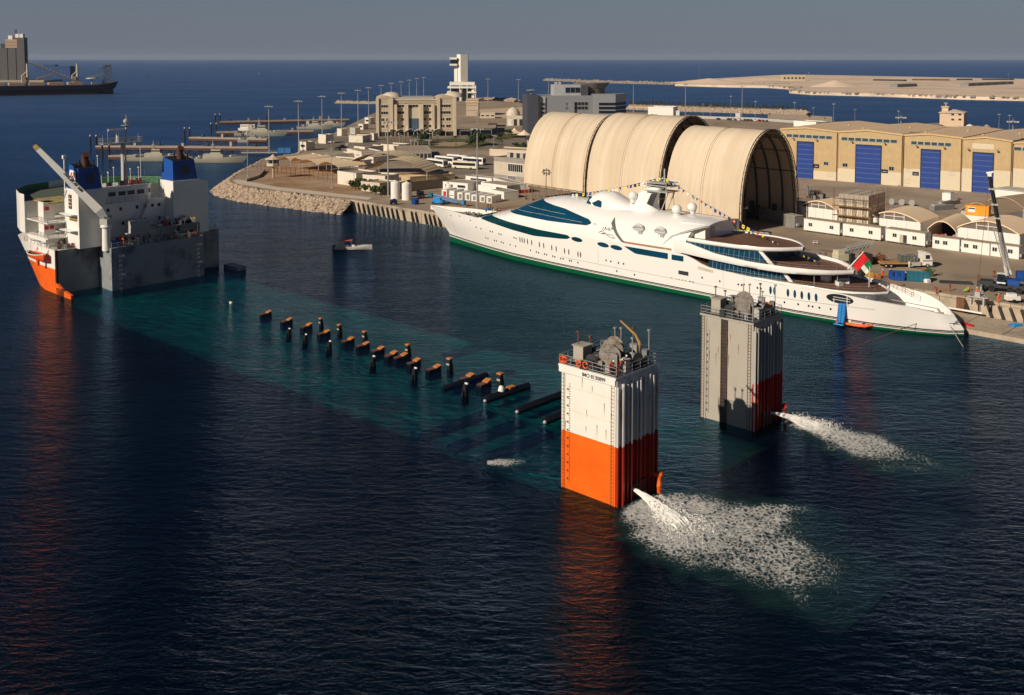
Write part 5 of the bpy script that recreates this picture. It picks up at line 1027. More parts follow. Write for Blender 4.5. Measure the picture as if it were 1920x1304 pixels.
# ---- arched canvas hangar in three telescoping sections
HO = at(982, 373.5, 4); HE = at(1387, 439, 4); HRZ = atan2(HE.y - HO.y, HE.x - HO.x); HL = (HE - HO).length
hg = thing('arched_hangar', 'huge cream canvas arched hangar in three sections with an open dark mouth', 'hangar', HO, HRZ)
def canvasmat():
    m, N, L, P = node_mat('hangar_canvas'); tc = N.new("ShaderNodeTexCoord"); mp = N.new("ShaderNodeMapping"); mp.inputs['Scale'].default_value = (.55, .02, .03); L.new(tc.outputs['Object'], mp.inputs[0])
    nz = N.new("ShaderNodeTexNoise"); nz.inputs['Scale'].default_value = .9; nz.inputs['Detail'].default_value = 5; nz.inputs['Roughness'].default_value = .62; L.new(mp.outputs[0], nz.inputs[0])
    rp = N.new("ShaderNodeValToRGB"); e = rp.color_ramp.elements; e[0].position = .36; e[0].color = (.71, .57, .41, 1); e[1].position = .68; e[1].color = (.80, .69, .54, 1); L.new(nz.outputs[0], rp.inputs[0])
    m2 = N.new("ShaderNodeTexNoise"); m2.inputs['Scale'].default_value = .06; m2.inputs['Detail'].default_value = 4; L.new(tc.outputs['Object'], m2.inputs[0])
    mx = N.new("ShaderNodeMix"); mx.data_type = 'RGBA'; mx.blend_type = 'MULTIPLY'; mx.inputs['Factor'].default_value = .35; L.new(rp.outputs[0], mx.inputs['A']); L.new(m2.outputs[0], mx.inputs['B']); L.new(mx.outputs['Result'], P.inputs['Base Color'])
    P.inputs['Roughness'].default_value = .75; P.inputs['Specular IOR Level'].default_value = .2
    bp = N.new("ShaderNodeBump"); bp.inputs['Distance'].default_value = .08; L.new(nz.outputs[0], bp.inputs['Height']); L.new(bp.outputs[0], P.inputs['Normal']); return m
CANVAS = canvasmat()
def archp(w, h, z0, n=28, cy=13.7):
    """pointed-round arch profile, y across, z up"""
    out = []
    for k in range(n + 1):
        g = pi * k / n; y = -cos(g) * w / 2; z = z0 + (h - z0) * sin(g) ** .82; out.append((cy + y, z))
    return out
def section(x0, x1, w, h, z0, edge_l, edge_r, inside):
    A = archp(w, h, z0); rows = []; nx = 12
    for i in range(nx + 1):
        u = i / nx; x = x0 + (x1 - x0) * u; sag = .10 * sin(pi * u * 4) ** 2; rows.append([(x, y + (.0), z - sag) for y, z in A])
    s = MB().grid(rows).grid([[(p[0], 13.7 + (p[1] - 13.7) * .985, p[2] - .2) for p in r] for r in rows], flip=True)
    s = s.build('canvas_section', [CANVAS], hg, smooth=50)
    for x, on in ((x0, edge_l), (x1, edge_r)):
        if not on: continue
        o = MB(); A2 = archp(w + .3, h + .2, z0 - 1.5, 36); A1 = archp(w - 2.0, h - 1.3, z0 - 1.5, 36)
        for dx in (-.45, .45):
            o.tube([(x + dx, y, z) for y, z in A2], .13, 5); o.tube([(x + dx, y, z) for y, z in A1], .13, 5)
        for k in range(36): o.tube([(x + .45, *A2[k]), (x + .45, *A1[k + 1])], .07, 4); o.tube([(x - .45, *A1[k]), (x - .45, *A2[k + 1])], .07, 4); o.tube([(x - .45, *A2[k]), (x + .45, *A2[k])], .07, 4)
        o.build('arch_truss', mat('dark_truss', (.07, .05, .035), .7), s)
    if inside:
        for i in range(1, 6):
            x = x0 + (x1 - x0) * i / 6; MB().tube([(x, 13.7 + (y - 13.7) * .96, z - .7) for y, z in A], .3, 6).build('rib', DARK, s)
        for k in range(3, 26, 3): MB().tube([(x0, 13.7 + (A[k][0] - 13.7) * .97, A[k][1] - .5), (x1, 13.7 + (A[k][0] - 13.7) * .97, A[k][1] - .5)], .1, 4).build('purlin', DARK, s)
    for xr in (x0 + (x1 - x0) * .45, x0 + (x1 - x0) * .52):
        pass
    b = MB(); xr = x0 + (x1 - x0) * .47
    for dx in (0, .7): b.tube([(xr + dx, 13.7 + (y - 13.7) * 1.002, z + .03) for y, z in A], .06, 4)
    b.build('canvas_seam', mat('seam', (.35, .22, .13), .8), s)
    # truss legs along both foot lines
    for yy in (13.7 - w / 2, 13.7 + w / 2):
        b = MB(); x = x0 + .6
        while x < x1 - .5:
            x2 = min(x + 3.6, x1 - .3); zt = z0 + .2
            b.tube([(x, yy, 0), (x, yy, zt)], .14, 5); b.tube([(x, yy, 0), (x2, yy, zt)], .09, 4); b.tube([(x2, yy, 0), (x, yy, zt)], .09, 4); b.tube([(x, yy, zt), (x2, yy, zt)], .14, 4); b.box((x, yy, 0), (1.0, .9, .5)); x = x2
        b.build('truss_legs', mat('truss_tan', (.22, .17, .12), .7), s)
section(0.2, 29.4, 27.6, 29.4, 5.2, False, True, False)
section(31.2, 61.2, 29.2, 30.3, 4.2, False, True, True)
section(62.6, HL, 26.6, 27.8, 3.6, False, True, True)
MB().bb(-.4, 0, 2.0, 25.4, 4, 20).build('end_curtain', CANVAS, hg)
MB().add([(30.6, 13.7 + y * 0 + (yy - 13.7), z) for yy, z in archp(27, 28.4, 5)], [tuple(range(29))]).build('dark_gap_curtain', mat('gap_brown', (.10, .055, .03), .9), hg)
for i in range(10): MB().box((64 + i * 2.4, 3.5 + (i % 3), 0), (1.8, .6, 2 + i % 3)).build('rack', DARK, hg); MB().box((66 + i * 2, 24, 0), (1.4, .5, 2.5 + (i * 7) % 4)).build('rack', DARK, hg)

# ---- portable cabins on the quay
def cabin(t, L_, D, Hh, wins=(), door=None, legs=True, wall=WHITE, roof=None):
    z0 = .45 if legs else .05
    b = MB(); b.bb(0, L_, 0, D, z0, z0 + Hh); b.build('wall', wall, t)
    MB().bb(-.08, L_ + .08, -.08, D + .08, z0 + Hh, z0 + Hh + .14).build('roof', roof or mat('cabin_roof', (.40, .33, .25), .8), t)
    MB().bb(-.02, L_ + .02, -.03, D + .03, z0 - .12, z0).build('floor_frame', STEEL, t)
    if legs:
        for x in (.3, L_ * .34, L_ * .66, L_ - .3):
            for y in (.3, D - .3): MB().box((x, y, 0), (.18, .18, z0)).build('leg', STEEL, t)
    for x, z in wins: win(t, x - .5, x + .5, z0 + z, z0 + z + .85, GLASS, frame=LGREY, fw=.06, mull=1)
    if door: MB().bb(door, door + .95, -.05, 0, z0, z0 + 2.05).build('door', DARK, t); MB().bb(door - 1.0, door - .02, -.08, -.03, z0, z0 + 2.05).build('open_door_leaf', mat('door_cream', (.5, .42, .3), .6), t)
    MB().box((L_ + .25, D * .3, z0 + .5), (.4, .9, .7)).build('air_conditioner', LGREY, t)
for i, (p1, p2, hp, D, ws, dr, lg, lab) in enumerate([
    ((1507, 434), (1574, 443.5), 3.1, 3.0, (.19, .78), None, True, 'white cabin on legs, leftmost of the quayside row, nearest the hangar'),
    ((1580, 444), (1651, 453.5), 3.1, 3.0, (.24, .74), None, True, 'white cabin on legs second from the left, in front of the container stack'),
    ((1660, 454), (1734, 465), 3.1, 3.0, (.24, .74), .46, True, 'white cabin on legs with a dark open doorway, third from the left'),
    ((1748, 465.5), (1798.5, 472), 2.9, 2.8, (.18, .48), None, False, 'low white cabin in front of the dark arched hall mouth, fourth in the row'),
    ((1802, 472.5), (1855, 480), 2.9, 2.8, (.18, .5), None, False, 'low white cabin fifth in the row, left of the crane boom'),
    ((1857, 480), (1910, 487), 2.9, 2.8, (.15, .7), None, False, 'low white cabin behind the crane boom, rightmost of the row')]):
    f, t = F_thing('portable_cabin', lab, 'cabin', p1, p2, group='white cabins in a row on the quay'); cabin(t, f.L, D, hp, [(f.L * w, 1.25) for w in ws], f.L * dr if dr else None, lg)
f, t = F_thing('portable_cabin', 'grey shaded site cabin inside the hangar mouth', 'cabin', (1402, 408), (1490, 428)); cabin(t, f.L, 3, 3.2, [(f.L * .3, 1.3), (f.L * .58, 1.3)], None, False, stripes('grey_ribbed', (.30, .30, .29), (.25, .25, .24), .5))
# ---- row of air conditioning units behind the yacht
for i in range(6):
    p = at(1392 + i * 9.5, 444 + i * 1.0, 4); tag(MB().box((0, 0, 0), (1.5, 1.4, 1.9)).box((0, 0, 1.9), (1.6, 1.5, .1), 0, 1).box((0, -.72, .5), (1.1, .06, 1.1), 0, 1).build('cooling_unit', [LGREY, DARK], None, p, HRZ), 'beige cooling unit in the row of six at the hangar foot', 'cooling unit', 'cooling units at the hangar foot')

# ---- white halls with shallow arched roofs
def arch_hall(name, label, p1, p2, depth, hw, hr, rz=None, open_=None, glz=True, wallm=WHITE, roofm=FABRIC, over=.4):
    f, t = F_thing(name, label, 'hall', p1, p2, rz=rz, group='arched halls in the yard'); L_ = f.L; A = [(L_ * k / 16, hw + (hr - hw) * sin(pi * k / 16) ** .9) for k in range(17)]
    b = MB(); b.bb(0, .2, 0, depth, 0, hw); b.bb(L_ - .2, L_, 0, depth, 0, hw); b.bb(0, L_, depth - .2, depth, 0, hw)
    if open_ is None: b.bb(0, L_, 0, .15, 0, hw)
    b.build('wall', wallm, t)
    b = MB(); b.grid([[(x, -over, z + .05) for x, z in A], [(x, depth + over, z + .05) for x, z in A]]); b.grid([[(x, -over, z - .25) for x, z in A], [(x, -over, z + .05) for x, z in A]]); b.grid([[(x, depth, z - .2) for x, z in A], [(x, depth, z + .05) for x, z in A]]); b.build('roof', roofm, t, smooth=50)
    if open_ is None:
        g = MB(); g.add([(x, .02, z - .05) for x, z in A], [tuple(range(17))]); g = g.build('gable_mesh', mat('gable_brown', (.16, .13, .11), .8), t)
        if glz:
            o = MB()
            for k in (5, 8, 11): o.bb(A[k][0] - .08, A[k][0] + .08, -.06, .0, hw, A[k][1] - .1)
            o.bb(A[5][0], A[11][0], -.08, 0, hw + (hr - hw) * .4, hw + (hr - hw) * .4 + .15); o.build('gable_frame', WHITE, g)
        o = MB(); 
        for k in range(1, int(L_ / 2.6)): o.bb(k * 2.6, k * 2.6 + .06, -.03, 0, 0, hw - .1)
        o.build('panel_joint', LGREY, t)
    else:
        MB().bb(.2, L_ - .2, depth * .8, depth * .82, 0, hw).build('dark_curtain', BLACK, t)
        rnd = random.Random(4); 
        for k in range(14): MB().box((rnd.uniform(1, L_ - 1), rnd.uniform(1, 5), 0), (.6, .6, rnd.uniform(.5, 1.6)), rnd.random()).box((rnd.uniform(1, L_ - 1), rnd.uniform(1, 5), 0), (.3, .5, rnd.uniform(.9, 1.9)), rnd.random()).build('stored_goods', [REDP, YELLOW, LIFE, DARK, LGREY, RUST][k % 6], t)
    return f, t
arch_hall('arched_hall', 'white hall with tan arched roof right of the container stack', (1627, 439), (1726, 451), 13, 4.7, 6.9)
arch_hall('arched_hall', 'open fronted tan vault with a dark mouth full of stored gear', (1739, 452), (1793, 458), 15, 3.3, 5.7, open_=1)
arch_hall('arched_hall', 'white hall with tan arched roof behind the crane boom', (1794, 459), (1912, 475), 13, 4.6, 7.1)
arch_hall('arched_hall', 'shaded grey blue hall with dark arched roof between hangar and container stack', (1500, 414), (1570, 424), 13, 4.4, 6.6)
arch_hall('arched_hall', 'ribbed tan vault beyond the orange container, farthest right', (1840, 402), (1925, 414), 18, 3.0, 6.2, wallm=LGREY, roofm=stripes('ribbed_vault', (.50, .37, .25), (.42, .31, .21), 1.3, 'Y', .5), glz=False)
arch_hall('arched_hall', 'ribbed tan vault directly behind the orange container', (1800, 411), (1868, 421), 14, 2.6, 5.6, wallm=LGREY, roofm=stripes('ribbed_vault', (.50, .37, .25), (.42, .31, .21), 1.3), glz=False)
o = MB().rail([tuple(Face((1628, 443), (1930, 486)).q * k) for k in (0, 30, 60, 86)], 1.3, .05, 2.2, 2); tag(o.build('yard_railing', STEEL, None, at(1640, 444, 4)), 'grey tube railing along the front of the white halls', 'railing')
# containers
def container(t, L_, D, Hh, m, door=True):
    b = MB(); b.bb(0, L_, 0, D, 0, Hh); b.build('body', m, t)
    o = MB()
    for x, y in ((0, 0), (L_, 0), (0, D), (L_, D)): o.box((x, y, 0), (.22, .22, Hh + .03))
    for z in (0, Hh - .15): o.bb(-.05, L_ + .05, -.06, 0, z, z + .17); o.bb(L_, L_ + .06, 0, D, z, z + .17)
    o.build('corner_frame', m, t)
    if door:
        for k in range(4): MB().tube([(L_ * (.15 + .23 * k), -.12, .2), (L_ * (.15 + .23 * k), -.12, Hh - .2)], .05, 5).build('locking_bar', STEEL, t)
        MB().bb(L_ / 2 - .03, L_ / 2 + .03, -.09, -.04, .1, Hh - .1).build('door_seam', DARK, t)
cf = Face((1573, 436), (1612, 440.5)); crz = cf.rz
CRIB = mat('dirty_white_container', (.66, .57, .43), .7, var=.1, dirt=(.25, .14, .08), streak=1, dscale=.6, dthr=.55)
CG = mat('grey_container', (.46, .39, .31), .7, var=.12, dirt=(.2, .13, .09), dscale=.4)
for tier in range(4):
    for colm in range(3):
        q_ = cf.o + cf.q * (colm * 2.75) ; q_.z = 4 + tier * 2.7
        lab = ['bottom', 'second', 'third', 'top'][tier] + ' tier container, ' + ['left', 'middle', 'right'][colm] + ' column of the scaffolded white stack'
        t = thing('shipping_container', lab, 'container', q_, crz, 'stacked containers inside the scaffolding'); container(t, 2.44, 12.2, 2.62, CRIB if tier != 3 else CG)
sc_ = thing('scaffolding', 'tube scaffolding with plank walkways around the container stack', 'scaffolding', cf.o, crz); o = MB()
for x in (-1.2, 1.6, 4.4, 7.2, 9.4):
    for y in (-.6, -1.6): o.tube([(x, y, 0), (x, y, 12.4 if x in (-1.2, 9.4) else 9.6)], .06, 5)
for y in (2, 6, 10): o.tube([(9.4, y, 0), (9.4, y, 12.5)], .06, 5); o.tube([(9.9, y, 0), (9.9, y, 12.5)], .06, 5)
for z in (2.5, 5, 7.6, 9.6):
    for y in (-.6, -1.6): o.tube([(-1.4, y, z), (9.6, y, z)], .05, 4)
    o.tube([(9.4, -1.6, z), (9.4, 11, z)], .05, 4)
o.build('tubes', RUST, sc_)
for z in (4.9, 7.5): MB().bb(-1.4, 9.6, -1.6, -.6, z, z + .08).build('plank_walkway', WOOD, sc_)
oc = Face((1810, 424), (1852, 428)); t = thing('shipping_container', 'bright orange container with a white sign raised on white blocks', 'container', oc.o + Vector((0, 0, 3.2)), oc.rz)
oL = oc.L; container(t, oL, 2.6, 2.9, mat('bright_orange', (.85, .33, .02), .5), False); MB().bb(oL * .1, oL * .43, -.14, -.08, .9, 2.4).build('sign_plate', WHITE, t); MB().bb(oL * .12, oL * .41, -.16, -.14, 1.8, 2.2).build('sign_band', DARK, t)
tag(MB().bb(0, oL, 0, 2.6, 0, 3.15).bb(-.1, 0, 0, 2.6, 0, 2.8).build('support_base', WHITE, None, oc.o, oc.rz), 'white base block carrying the bright orange container', 'base')
f, t = F_thing('low_building', 'long low white building in front of the rightmost blue door', 'building', (1866, 378), (1985, 392)); MB().bb(0, f.L, 0, 8, 0, 4.2).build('wall', WHITE, t); MB().bb(-.3, f.L + .3, -.3, 8.3, 4.2, 4.5).build('roof', LGREY, t)
for i, (x0, y0, x1, y1, D, h, m, lab) in enumerate([(1765, 390, 1800, 382, 1.2, 1.3, CONC2, 'long grey beam lying behind the tan arched roofs'), (1752, 396, 1790, 393, 2, 1.5, GREYP, 'pile of grey crates behind the tan arched roofs'), (1782, 378, 1795, 376, 3, 2.6, WHITE, 'white generator left of the ribbed vaults')]):
    f, t = F_thing('yard_store', lab, 'equipment', (x0, y0), (x1, y1)); MB().bb(0, f.L, 0, D, 0, h).build('body', m, t); MB().bb(.2, f.L * .6, .1, D * .8, h, h + .4).build('top', LGREY, t)
for i in range(3): o = MB().lathe([(.01, -.3), (1.0, -.3), (1.0, -.2), (.4, -.15), (.4, .15), (1.0, .2), (1.0, .3), (.01, .3)], (0, 0, 1.0), 14, 0, 'y'); tag(o.build('cable_reel', STEEL, None, at(1672 + i * 19, 384 + i * 1.2, 4), WRZ), 'small cable reel standing on the asphalt before the warehouses', 'cable reel', 'cable reels on the asphalt')
f, t = F_thing('scrap_heap', 'dark jumble of machinery beside the hangar mouth', 'machinery', (1503, 372), (1530, 376)); rnd = random.Random(3)
for k in range(14): MB().box((rnd.uniform(0, f.L), rnd.uniform(0, 5), 0), (rnd.uniform(.6, 2), rnd.uniform(.5, 1.5), rnd.uniform(.6, 3.5)), rnd.random()).tube([(rnd.uniform(0, f.L), rnd.uniform(0, 5), 0), (rnd.uniform(0, f.L), rnd.uniform(0, 5), rnd.uniform(2, 4.5))], .12, 5).build('machine_part', [DARK, GREYP, RUST][k % 3], t)

# ---- fenders, pontoon and details at the quay face
def fender():
    t = thing('quay_fender', '', 'fender'); b = MB(); b.add([(-.25, -.15, 3.3), (.25, -.15, 3.3), (1.55, -.5, .2), (1.05, -.5, .2), (-.25, -.65, 3.3), (.25, -.65, 3.3), (1.55, -1.0, .2), (1.05, -1.0, .2)], [(0, 1, 2, 3), (7, 6, 5, 4), (0, 4, 5, 1), (1, 5, 6, 2), (2, 6, 7, 3), (3, 7, 4, 0)]); b.build('board', BLACK, t)
    MB().tube([(0, -.3, 3.2), (0, -.3, 4.3)], .07, 5).build('post', RUST, t); return t
fp = fender(); n_f = 0; QF = Face((659, 375), (1919, 575), 4.0, Q.rz)
for px in (664.6, 673, 682, 691, 700, 709, 718, 727, 736, 745, 757, 773, 781, 798.5, 806.6, 815, 824, 1694, 1713, 1732.5, 1811, 1853, 1875, 1896, 1917):
    a = QF.p(px, 375 + (px - 659) * .1587)[0]; lab = 'slanting black quay fender at the %s part of the quay wall' % ('left, open' if px < 900 else 'right, beyond the yacht stern')
    if n_f == 0: fp.location = Q.W(a, 0, 0); fp.rotation_euler.z = Q.rz; fp['label'] = lab; fp['group'] = 'fenders on the quay wall left of the yacht'
    else: copy_tree(fp, Q.W(a, 0, 0), Q.rz, lab, 'fenders on the quay wall left of the yacht' if px < 900 else 'fenders on the quay wall right of the yacht')
    n_f += 1
po = tag(MB().bb(195, 290, -12.5, -.6, -.5, .9).build('pontoon', CONC, None, Q.W(0, 0, 0), Q.rz), 'pale flat concrete pontoon between the yacht stern and the quay wall', 'pontoon')
for a in (204, 212, 220, 230): MB().bb(a, a + .15, -12.4, -.7, .9, .91).build('joint', DARK, po)
tag(MB().lathe([(.05, -2), (.6, -1.6), (.8, 0), (.6, 1.6), (.05, 2)], (0, 0, .4), 12, 0, 'x').build('red_buoy_fender', REDP, None, Q.W(204.5, -9.8, .2), Q.rz, smooth=60), 'dark red torpedo shaped fender under the yacht stern corner', 'fender')
tag(MB().bb(0, 1.6, -.5, .3, .4, 3.9).build('rusty_gate', RUST, None, Q.W(199.6, -.3, 0), Q.rz), 'rusty brown steel plate in the quay wall notch', 'plate')
tag(MB().bb(0, 7, -.9, -.5, 1.6, 1.9).build('white_beam', WHITE, None, Q.W(198, -1, 0), Q.rz), 'white beam hanging along the quay wall', 'beam')

# oil and tyre stains on the quay, paving joints
rnd = random.Random(31); OIL = mat('oil_stain', (.12, .095, .075), .8, var=.3, scale=1.0)
for k in range(26):
    a, c_ = rnd.uniform(140, 215), rnd.uniform(2, 30); n = 9; pw, ph = rnd.uniform(.6, 3.2), rnd.uniform(.15, .7); P_ = [Q.W(a + pw * cos(2 * pi * i / n) * rnd.uniform(.6, 1.2), c_ + ph * sin(2 * pi * i / n) * rnd.uniform(.6, 1.2), 4.0) for i in range(n)]
    MB().add([(p.x, p.y, 4.014 + k * .0004) for p in P_], [tuple(range(n))]).build('oil_stain', OIL)['kind'] = 'structure'

# ------------------------------------------------------------------ office block, control tower, grey terminal
BEIGE = mat('beige_stone', (.52, .42, .31), .8, var=.05); BEIGE2 = mat('pale_beige_stone', (.60, .51, .39), .8, var=.04); GSILV = mat('silver_cladding', (.30, .31, .34), .35, .2, var=.06, spec=.5); DBLUEG = mat('dark_slate_cladding', (.07, .075, .10), .5)
f, t = F_thing('office_building', 'five storey beige office block with arched wings and central blue glass entrance', 'building', (706, 256), (856.5, 254.5)); L_ = f.L; Ht = f.p(780, 187)[1]; Hw = f.p(722, 181.5)[1]
def fx(px): return f.p(px, 250)[0]
def fz(py): return f.p(780, py)[1]
D_ = 34
MB().bb(fx(737), fx(820), 1.5, D_, 0, Ht).build('wall', BEIGE, t)
for x0, x1 in ((706, 737), (820, 856.5)):
    a, c_ = fx(x0), fx(x1); b = MB(); n = 10; A = [(a + (c_ - a) * k / n, Hw - 1.2 + 1.6 * sin(pi * k / n)) for k in range(n + 1)]
    b.bb(a, c_, 0, D_, 0, Hw - 1.2); b.grid([[(x, -.2, z) for x, z in A], [(x, D_, z) for x, z in A]]); b.add([(x, -.2, z) for x, z in A] + [(c_, -.2, Hw - 1.3), (a, -.2, Hw - 1.3)], [tuple(range(n + 3))]); b.build('wing', BEIGE, t)
for px in (708, 734.5, 742, 763, 791, 812, 822.5, 853): a = fx(px); MB().bb(a - .9, a + .9, -1.0, .2 if px < 738 or px > 819 else 1.6, 0, (Hw if px < 738 or px > 819 else Ht) - (3 if 738 < px < 819 else 1)).build('pilaster', BEIGE2, t)
MB().bb(fx(737), fx(820), 1.0, 2.0, Ht - .6, Ht + .4).bb(fx(706), fx(856.5), .9, 1.2, fz(193), fz(191.6)).build('cornice', BEIGE2, t)
for r, (py, hh) in enumerate(((199.2, 4.6), (211.6, 4.8), (224.3, 4.8), (237, 4.8))):
    z1 = fz(py - hh / 2); z0 = fz(py + hh / 2)
    cols_ = [(715, 727.5), (739, 758), (768, 784), (795, 813), (827, 845)] if r < 2 else [(715, 720.5), (724, 727.5), (739.5, 747.5), (752.5, 757.5), (794.5, 800), (804.5, 813), (827, 833), (836.5, 845)]
    if r == 1: cols_ = [(715, 727.5), (739, 758), (765.5, 768.5), (782.5, 785.5), (795, 813), (827, 845)]
    for x0, x1 in cols_:
        a, c_ = fx(x0), fx(x1); y = 1.5 if 738 < x0 < 819 else 0; MB().bb(a - .6, c_ + .6, y - .12, y + .02, z0 - 1.0, z1 + .8).build('window_surround', BEIGE2, t) if r != 1 or x1 - x0 > 4 else None
        win(t, a, c_, z0, z1, GLASS, y=y - .13, frame=BEIGE2, fw=.1, mull=max(1, int((c_ - a) / 1.8)))
win(t, fx(768), fx(785), fz(245), fz(222.5), mat('entrance_blue_glass', (.04, .09, .16), .08, spec=.8), name='entrance_glazing', y=.4, frame=LGREY, mull=4); MB().bb(fx(765), fx(788), .5, 1.6, fz(246), fz(203)).build('portal', BEIGE2, t)
MB().bb(fx(766), fx(787), -1.6, 1.6, fz(248), fz(245.5)).build('entrance_canopy', BLUEP, t); MB().bb(fx(712), fx(850), -.12, 1.48, 0, 2.6).build('ground_arcade', DARK, t)
for px in (726, 845): MB().lathe([(6.5, 0), (5.5, 1.8), (3.2, 3), (.01, 3.5)], (fx(px) + 3, 14, Hw - 1.0), 16).build('roof_dome', mat('pale_dome', (.6, .52, .42), .7), t, smooth=60)
MB().bb(fx(745), fx(815), 8, 30, Ht, Ht + 1.2).bb(fx(746), fx(812), 4, 7, Ht, Ht + .6).build('roof_plant', LGREY, t)
for k in range(6): a = fx(735 + k * 17.5); o = MB(); o.grid([[(a + x - 4, y, 2.6 + 2.0 * sin(pi * x / 8)) for x in range(9)] for y in (-5, -1.2)]); o.tube([(a - 4, -5, 0), (a - 4, -5, 2.7)], .12, 5); o.tube([(a + 4, -5, 0), (a + 4, -5, 2.7)], .12, 5); o.build('arched_awning', WHITE, t)
for k in range(6):
    for z in (5, 9.5, 14, 18.5): win(t, 0, 1, 0, 1) if False else MB().bb(fx(856.5) - .02, fx(856.5) + .06, 5 + k * 4.6, 7.2 + k * 4.6, z, z + 1.6).build('window', GLASS, t)
# harbour control tower
f, t = F_thing('control_tower', 'tall white harbour control tower with a projecting cab near its top', 'tower', (837, 190), (893, 190)); z_ = lambda py: f.p(865, py)[1]; X = lambda px: f.p(px, 180)[0]
TW = mat('tower_white', (.80, .77, .70), .7, var=.04)
b = MB(); a, m_, c_ = X(856), X(863.5), X(877); b.prism([(a, 8), (m_, 2), (c_, 6), (c_, 20), (a, 20)], 0, z_(102.5)); b.build('shaft', TW, t)
MB().prism([(X(851), 7), (X(857), 6), (X(857), 14), (X(851), 14)], z_(154), z_(123)).build('cab_stem', TW, t)
MB().bb(X(843), X(857), 2, 16, z_(112), z_(108)).bb(X(843), X(857), 2, 16, z_(123.5), z_(120)).build('cab_slab', TW, t); MB().bb(X(844.5), X(856), 3, 15, z_(120), z_(112)).build('cab_glass', GLASS, t)
for i, (x0, x1, y0, y1) in enumerate(((843, 890, 154, 160.5), (839, 893, 162.5, 166), (877, 893, 172, 175))): MB().bb(X(x0), X(x1), 1 - i, 24, z_(y1), z_(y0)).build('terrace', TW, t)
MB().bb(X(845), X(889), 3, 24, 0, z_(154)).build('podium', GLASS, t); MB().bb(X(838), X(850), 2, 24, 0, z_(172)).build('podium_wall', TW, t); MB().bb(X(884), X(889), 2.5, 24, 0, z_(154)).build('podium_wall', TW, t)
for px in (845, 862, 876, 889, 892): MB().tube([(X(px), .2, 0), (X(px), .2, z_(160))], .45, 6).build('column', TW, t)
f, t = F_thing('service_building', 'plain beige four storey block with a flat overhanging roof right of the office', 'building', (874, 217.5), (897, 217.5)); L_ = f.L; MB().bb(0, L_, 0, 24, 0, f.p(880, 193)[1]).build('wall', BEIGE, t); MB().bb(-.6, L_ + .6, -.6, 30, f.p(880, 193)[1], f.p(880, 191.2)[1]).prism([(0, 0), (L_, 0), (L_ + 4, 24), (3, 24)], f.p(880, 191.2)[1], f.p(880, 186)[1]).build('roof', mat('roof_tan', (.6, .45, .32), .8), t)
for k in range(1, 4): MB().bb(.3, L_ - .3, -.1, 0, k * 4.2, k * 4.2 + .4).build('string_course', GREYP, t)
# grey terminal building
f, t = F_thing('terminal_building', 'modern silver grey building with ribbon windows behind the hangar', 'building', (1008, 259), (1113, 258)); L_ = f.L; z_ = lambda py: f.p(1060, py)[1]; X = lambda px: f.p(px, 250)[0]
Hm = z_(180); Hr = z_(177)
MB().bb(X(987.5), X(1008), -3, 20, 0, z_(177.5)).build('dark_wing', DBLUEG, t)
MB().bb(X(1008), X(1113), 0, 30, 0, Hm).build('wall', GSILV, t); MB().prism([(X(1113), -2), (X(1151), -4), (X(1179), 8), (X(1179), 34), (X(1113), 34)], 0, Hr).build('wing', GSILV, t)
MB().bb(X(1008), X(1022), -.8, .2, 0, Hm - .6).build('bay', mat('pale_silver', (.42, .43, .45), .4), t)
for py in range(193, 224, 8): win(t, X(1013.5), X(1020.5), z_(py + 5), z_(py), GLASS, y=-.9, frame=LGREY, mull=1)
for x0, x1 in ((1060, 1065), (1077, 1102)):
    for py in (192, 200): win(t, X(x0), X(x1), z_(py + 6), z_(py), GLASS, y=-.05, frame=LGREY, mull=3)
MB().bb(X(1065), X(1076), -1.4, 0, 0, z_(191)).build('stair_bay', GSILV, t)
for py in (193, 200.5, 208): 
    o = MB(); o.add([(X(1121), -2.55, z_(py + 5)), (X(1151), -4.15, z_(py + 5)), (X(1151), -4.15, z_(py)), (X(1121), -2.55, z_(py))], [(0, 1, 2, 3)]); o.build('ribbon_window', GLASS, t); o = MB(); o.add([(X(1151) + .1, -4.1, z_(py + 5)), (X(1179) + .1, 7.9, z_(py + 5)), (X(1179) + .1, 7.9, z_(py)), (X(1151) + .1, -4.1, z_(py))], [(0, 1, 2, 3)]); o.build('ribbon_window', GLASS, t)
MB().bb(X(1042), X(1092), 6, 20, Hm, z_(160)).build('penthouse', mat('pale_silver', (.42, .43, .45)), t); win(t, X(1063), X(1091), z_(175), z_(165), GLASS, y=5.9, frame=LGREY, mull=2); MB().bb(X(1092), X(1106), 6, 20, Hm, z_(161)).build('penthouse_side', DBLUEG, t)
rr = (X(1154) - X(1085)) / 2; cx_ = X(1119); MB().lathe([(rr * .72, Hm - 1), (rr * .78, z_(167))], (cx_, 18, 0), 28).build('viewing_gallery', mat('gallery_glass', (.14, .14, .09), .15), t, smooth=40)
MB().lathe([(rr * .8, z_(167)), (rr, z_(157)), (rr * .96, z_(156)), (rr * .9, z_(158)), (.01, z_(158))], (cx_, 18, 0), 28).build('conical_roof', mat('brown_grey_cladding', (.20, .18, .18), .5), t, smooth=40)
for px in (1048, 1055, 1110): MB().box((X(px), 12, z_(160) if px < 1100 else z_(158)), (1.5, 1.5, 1.6)).build('roof_plant', LGREY, t)
MB().tube([(X(997), 4, z_(177.5)), (X(997), 4, z_(172))], .3, 6).lathe([(.2, 0), (2.6, .8), (2.7, 1.1)], (X(996), 3, z_(172.5)), 12).build('satellite_dish', LGREY, t)
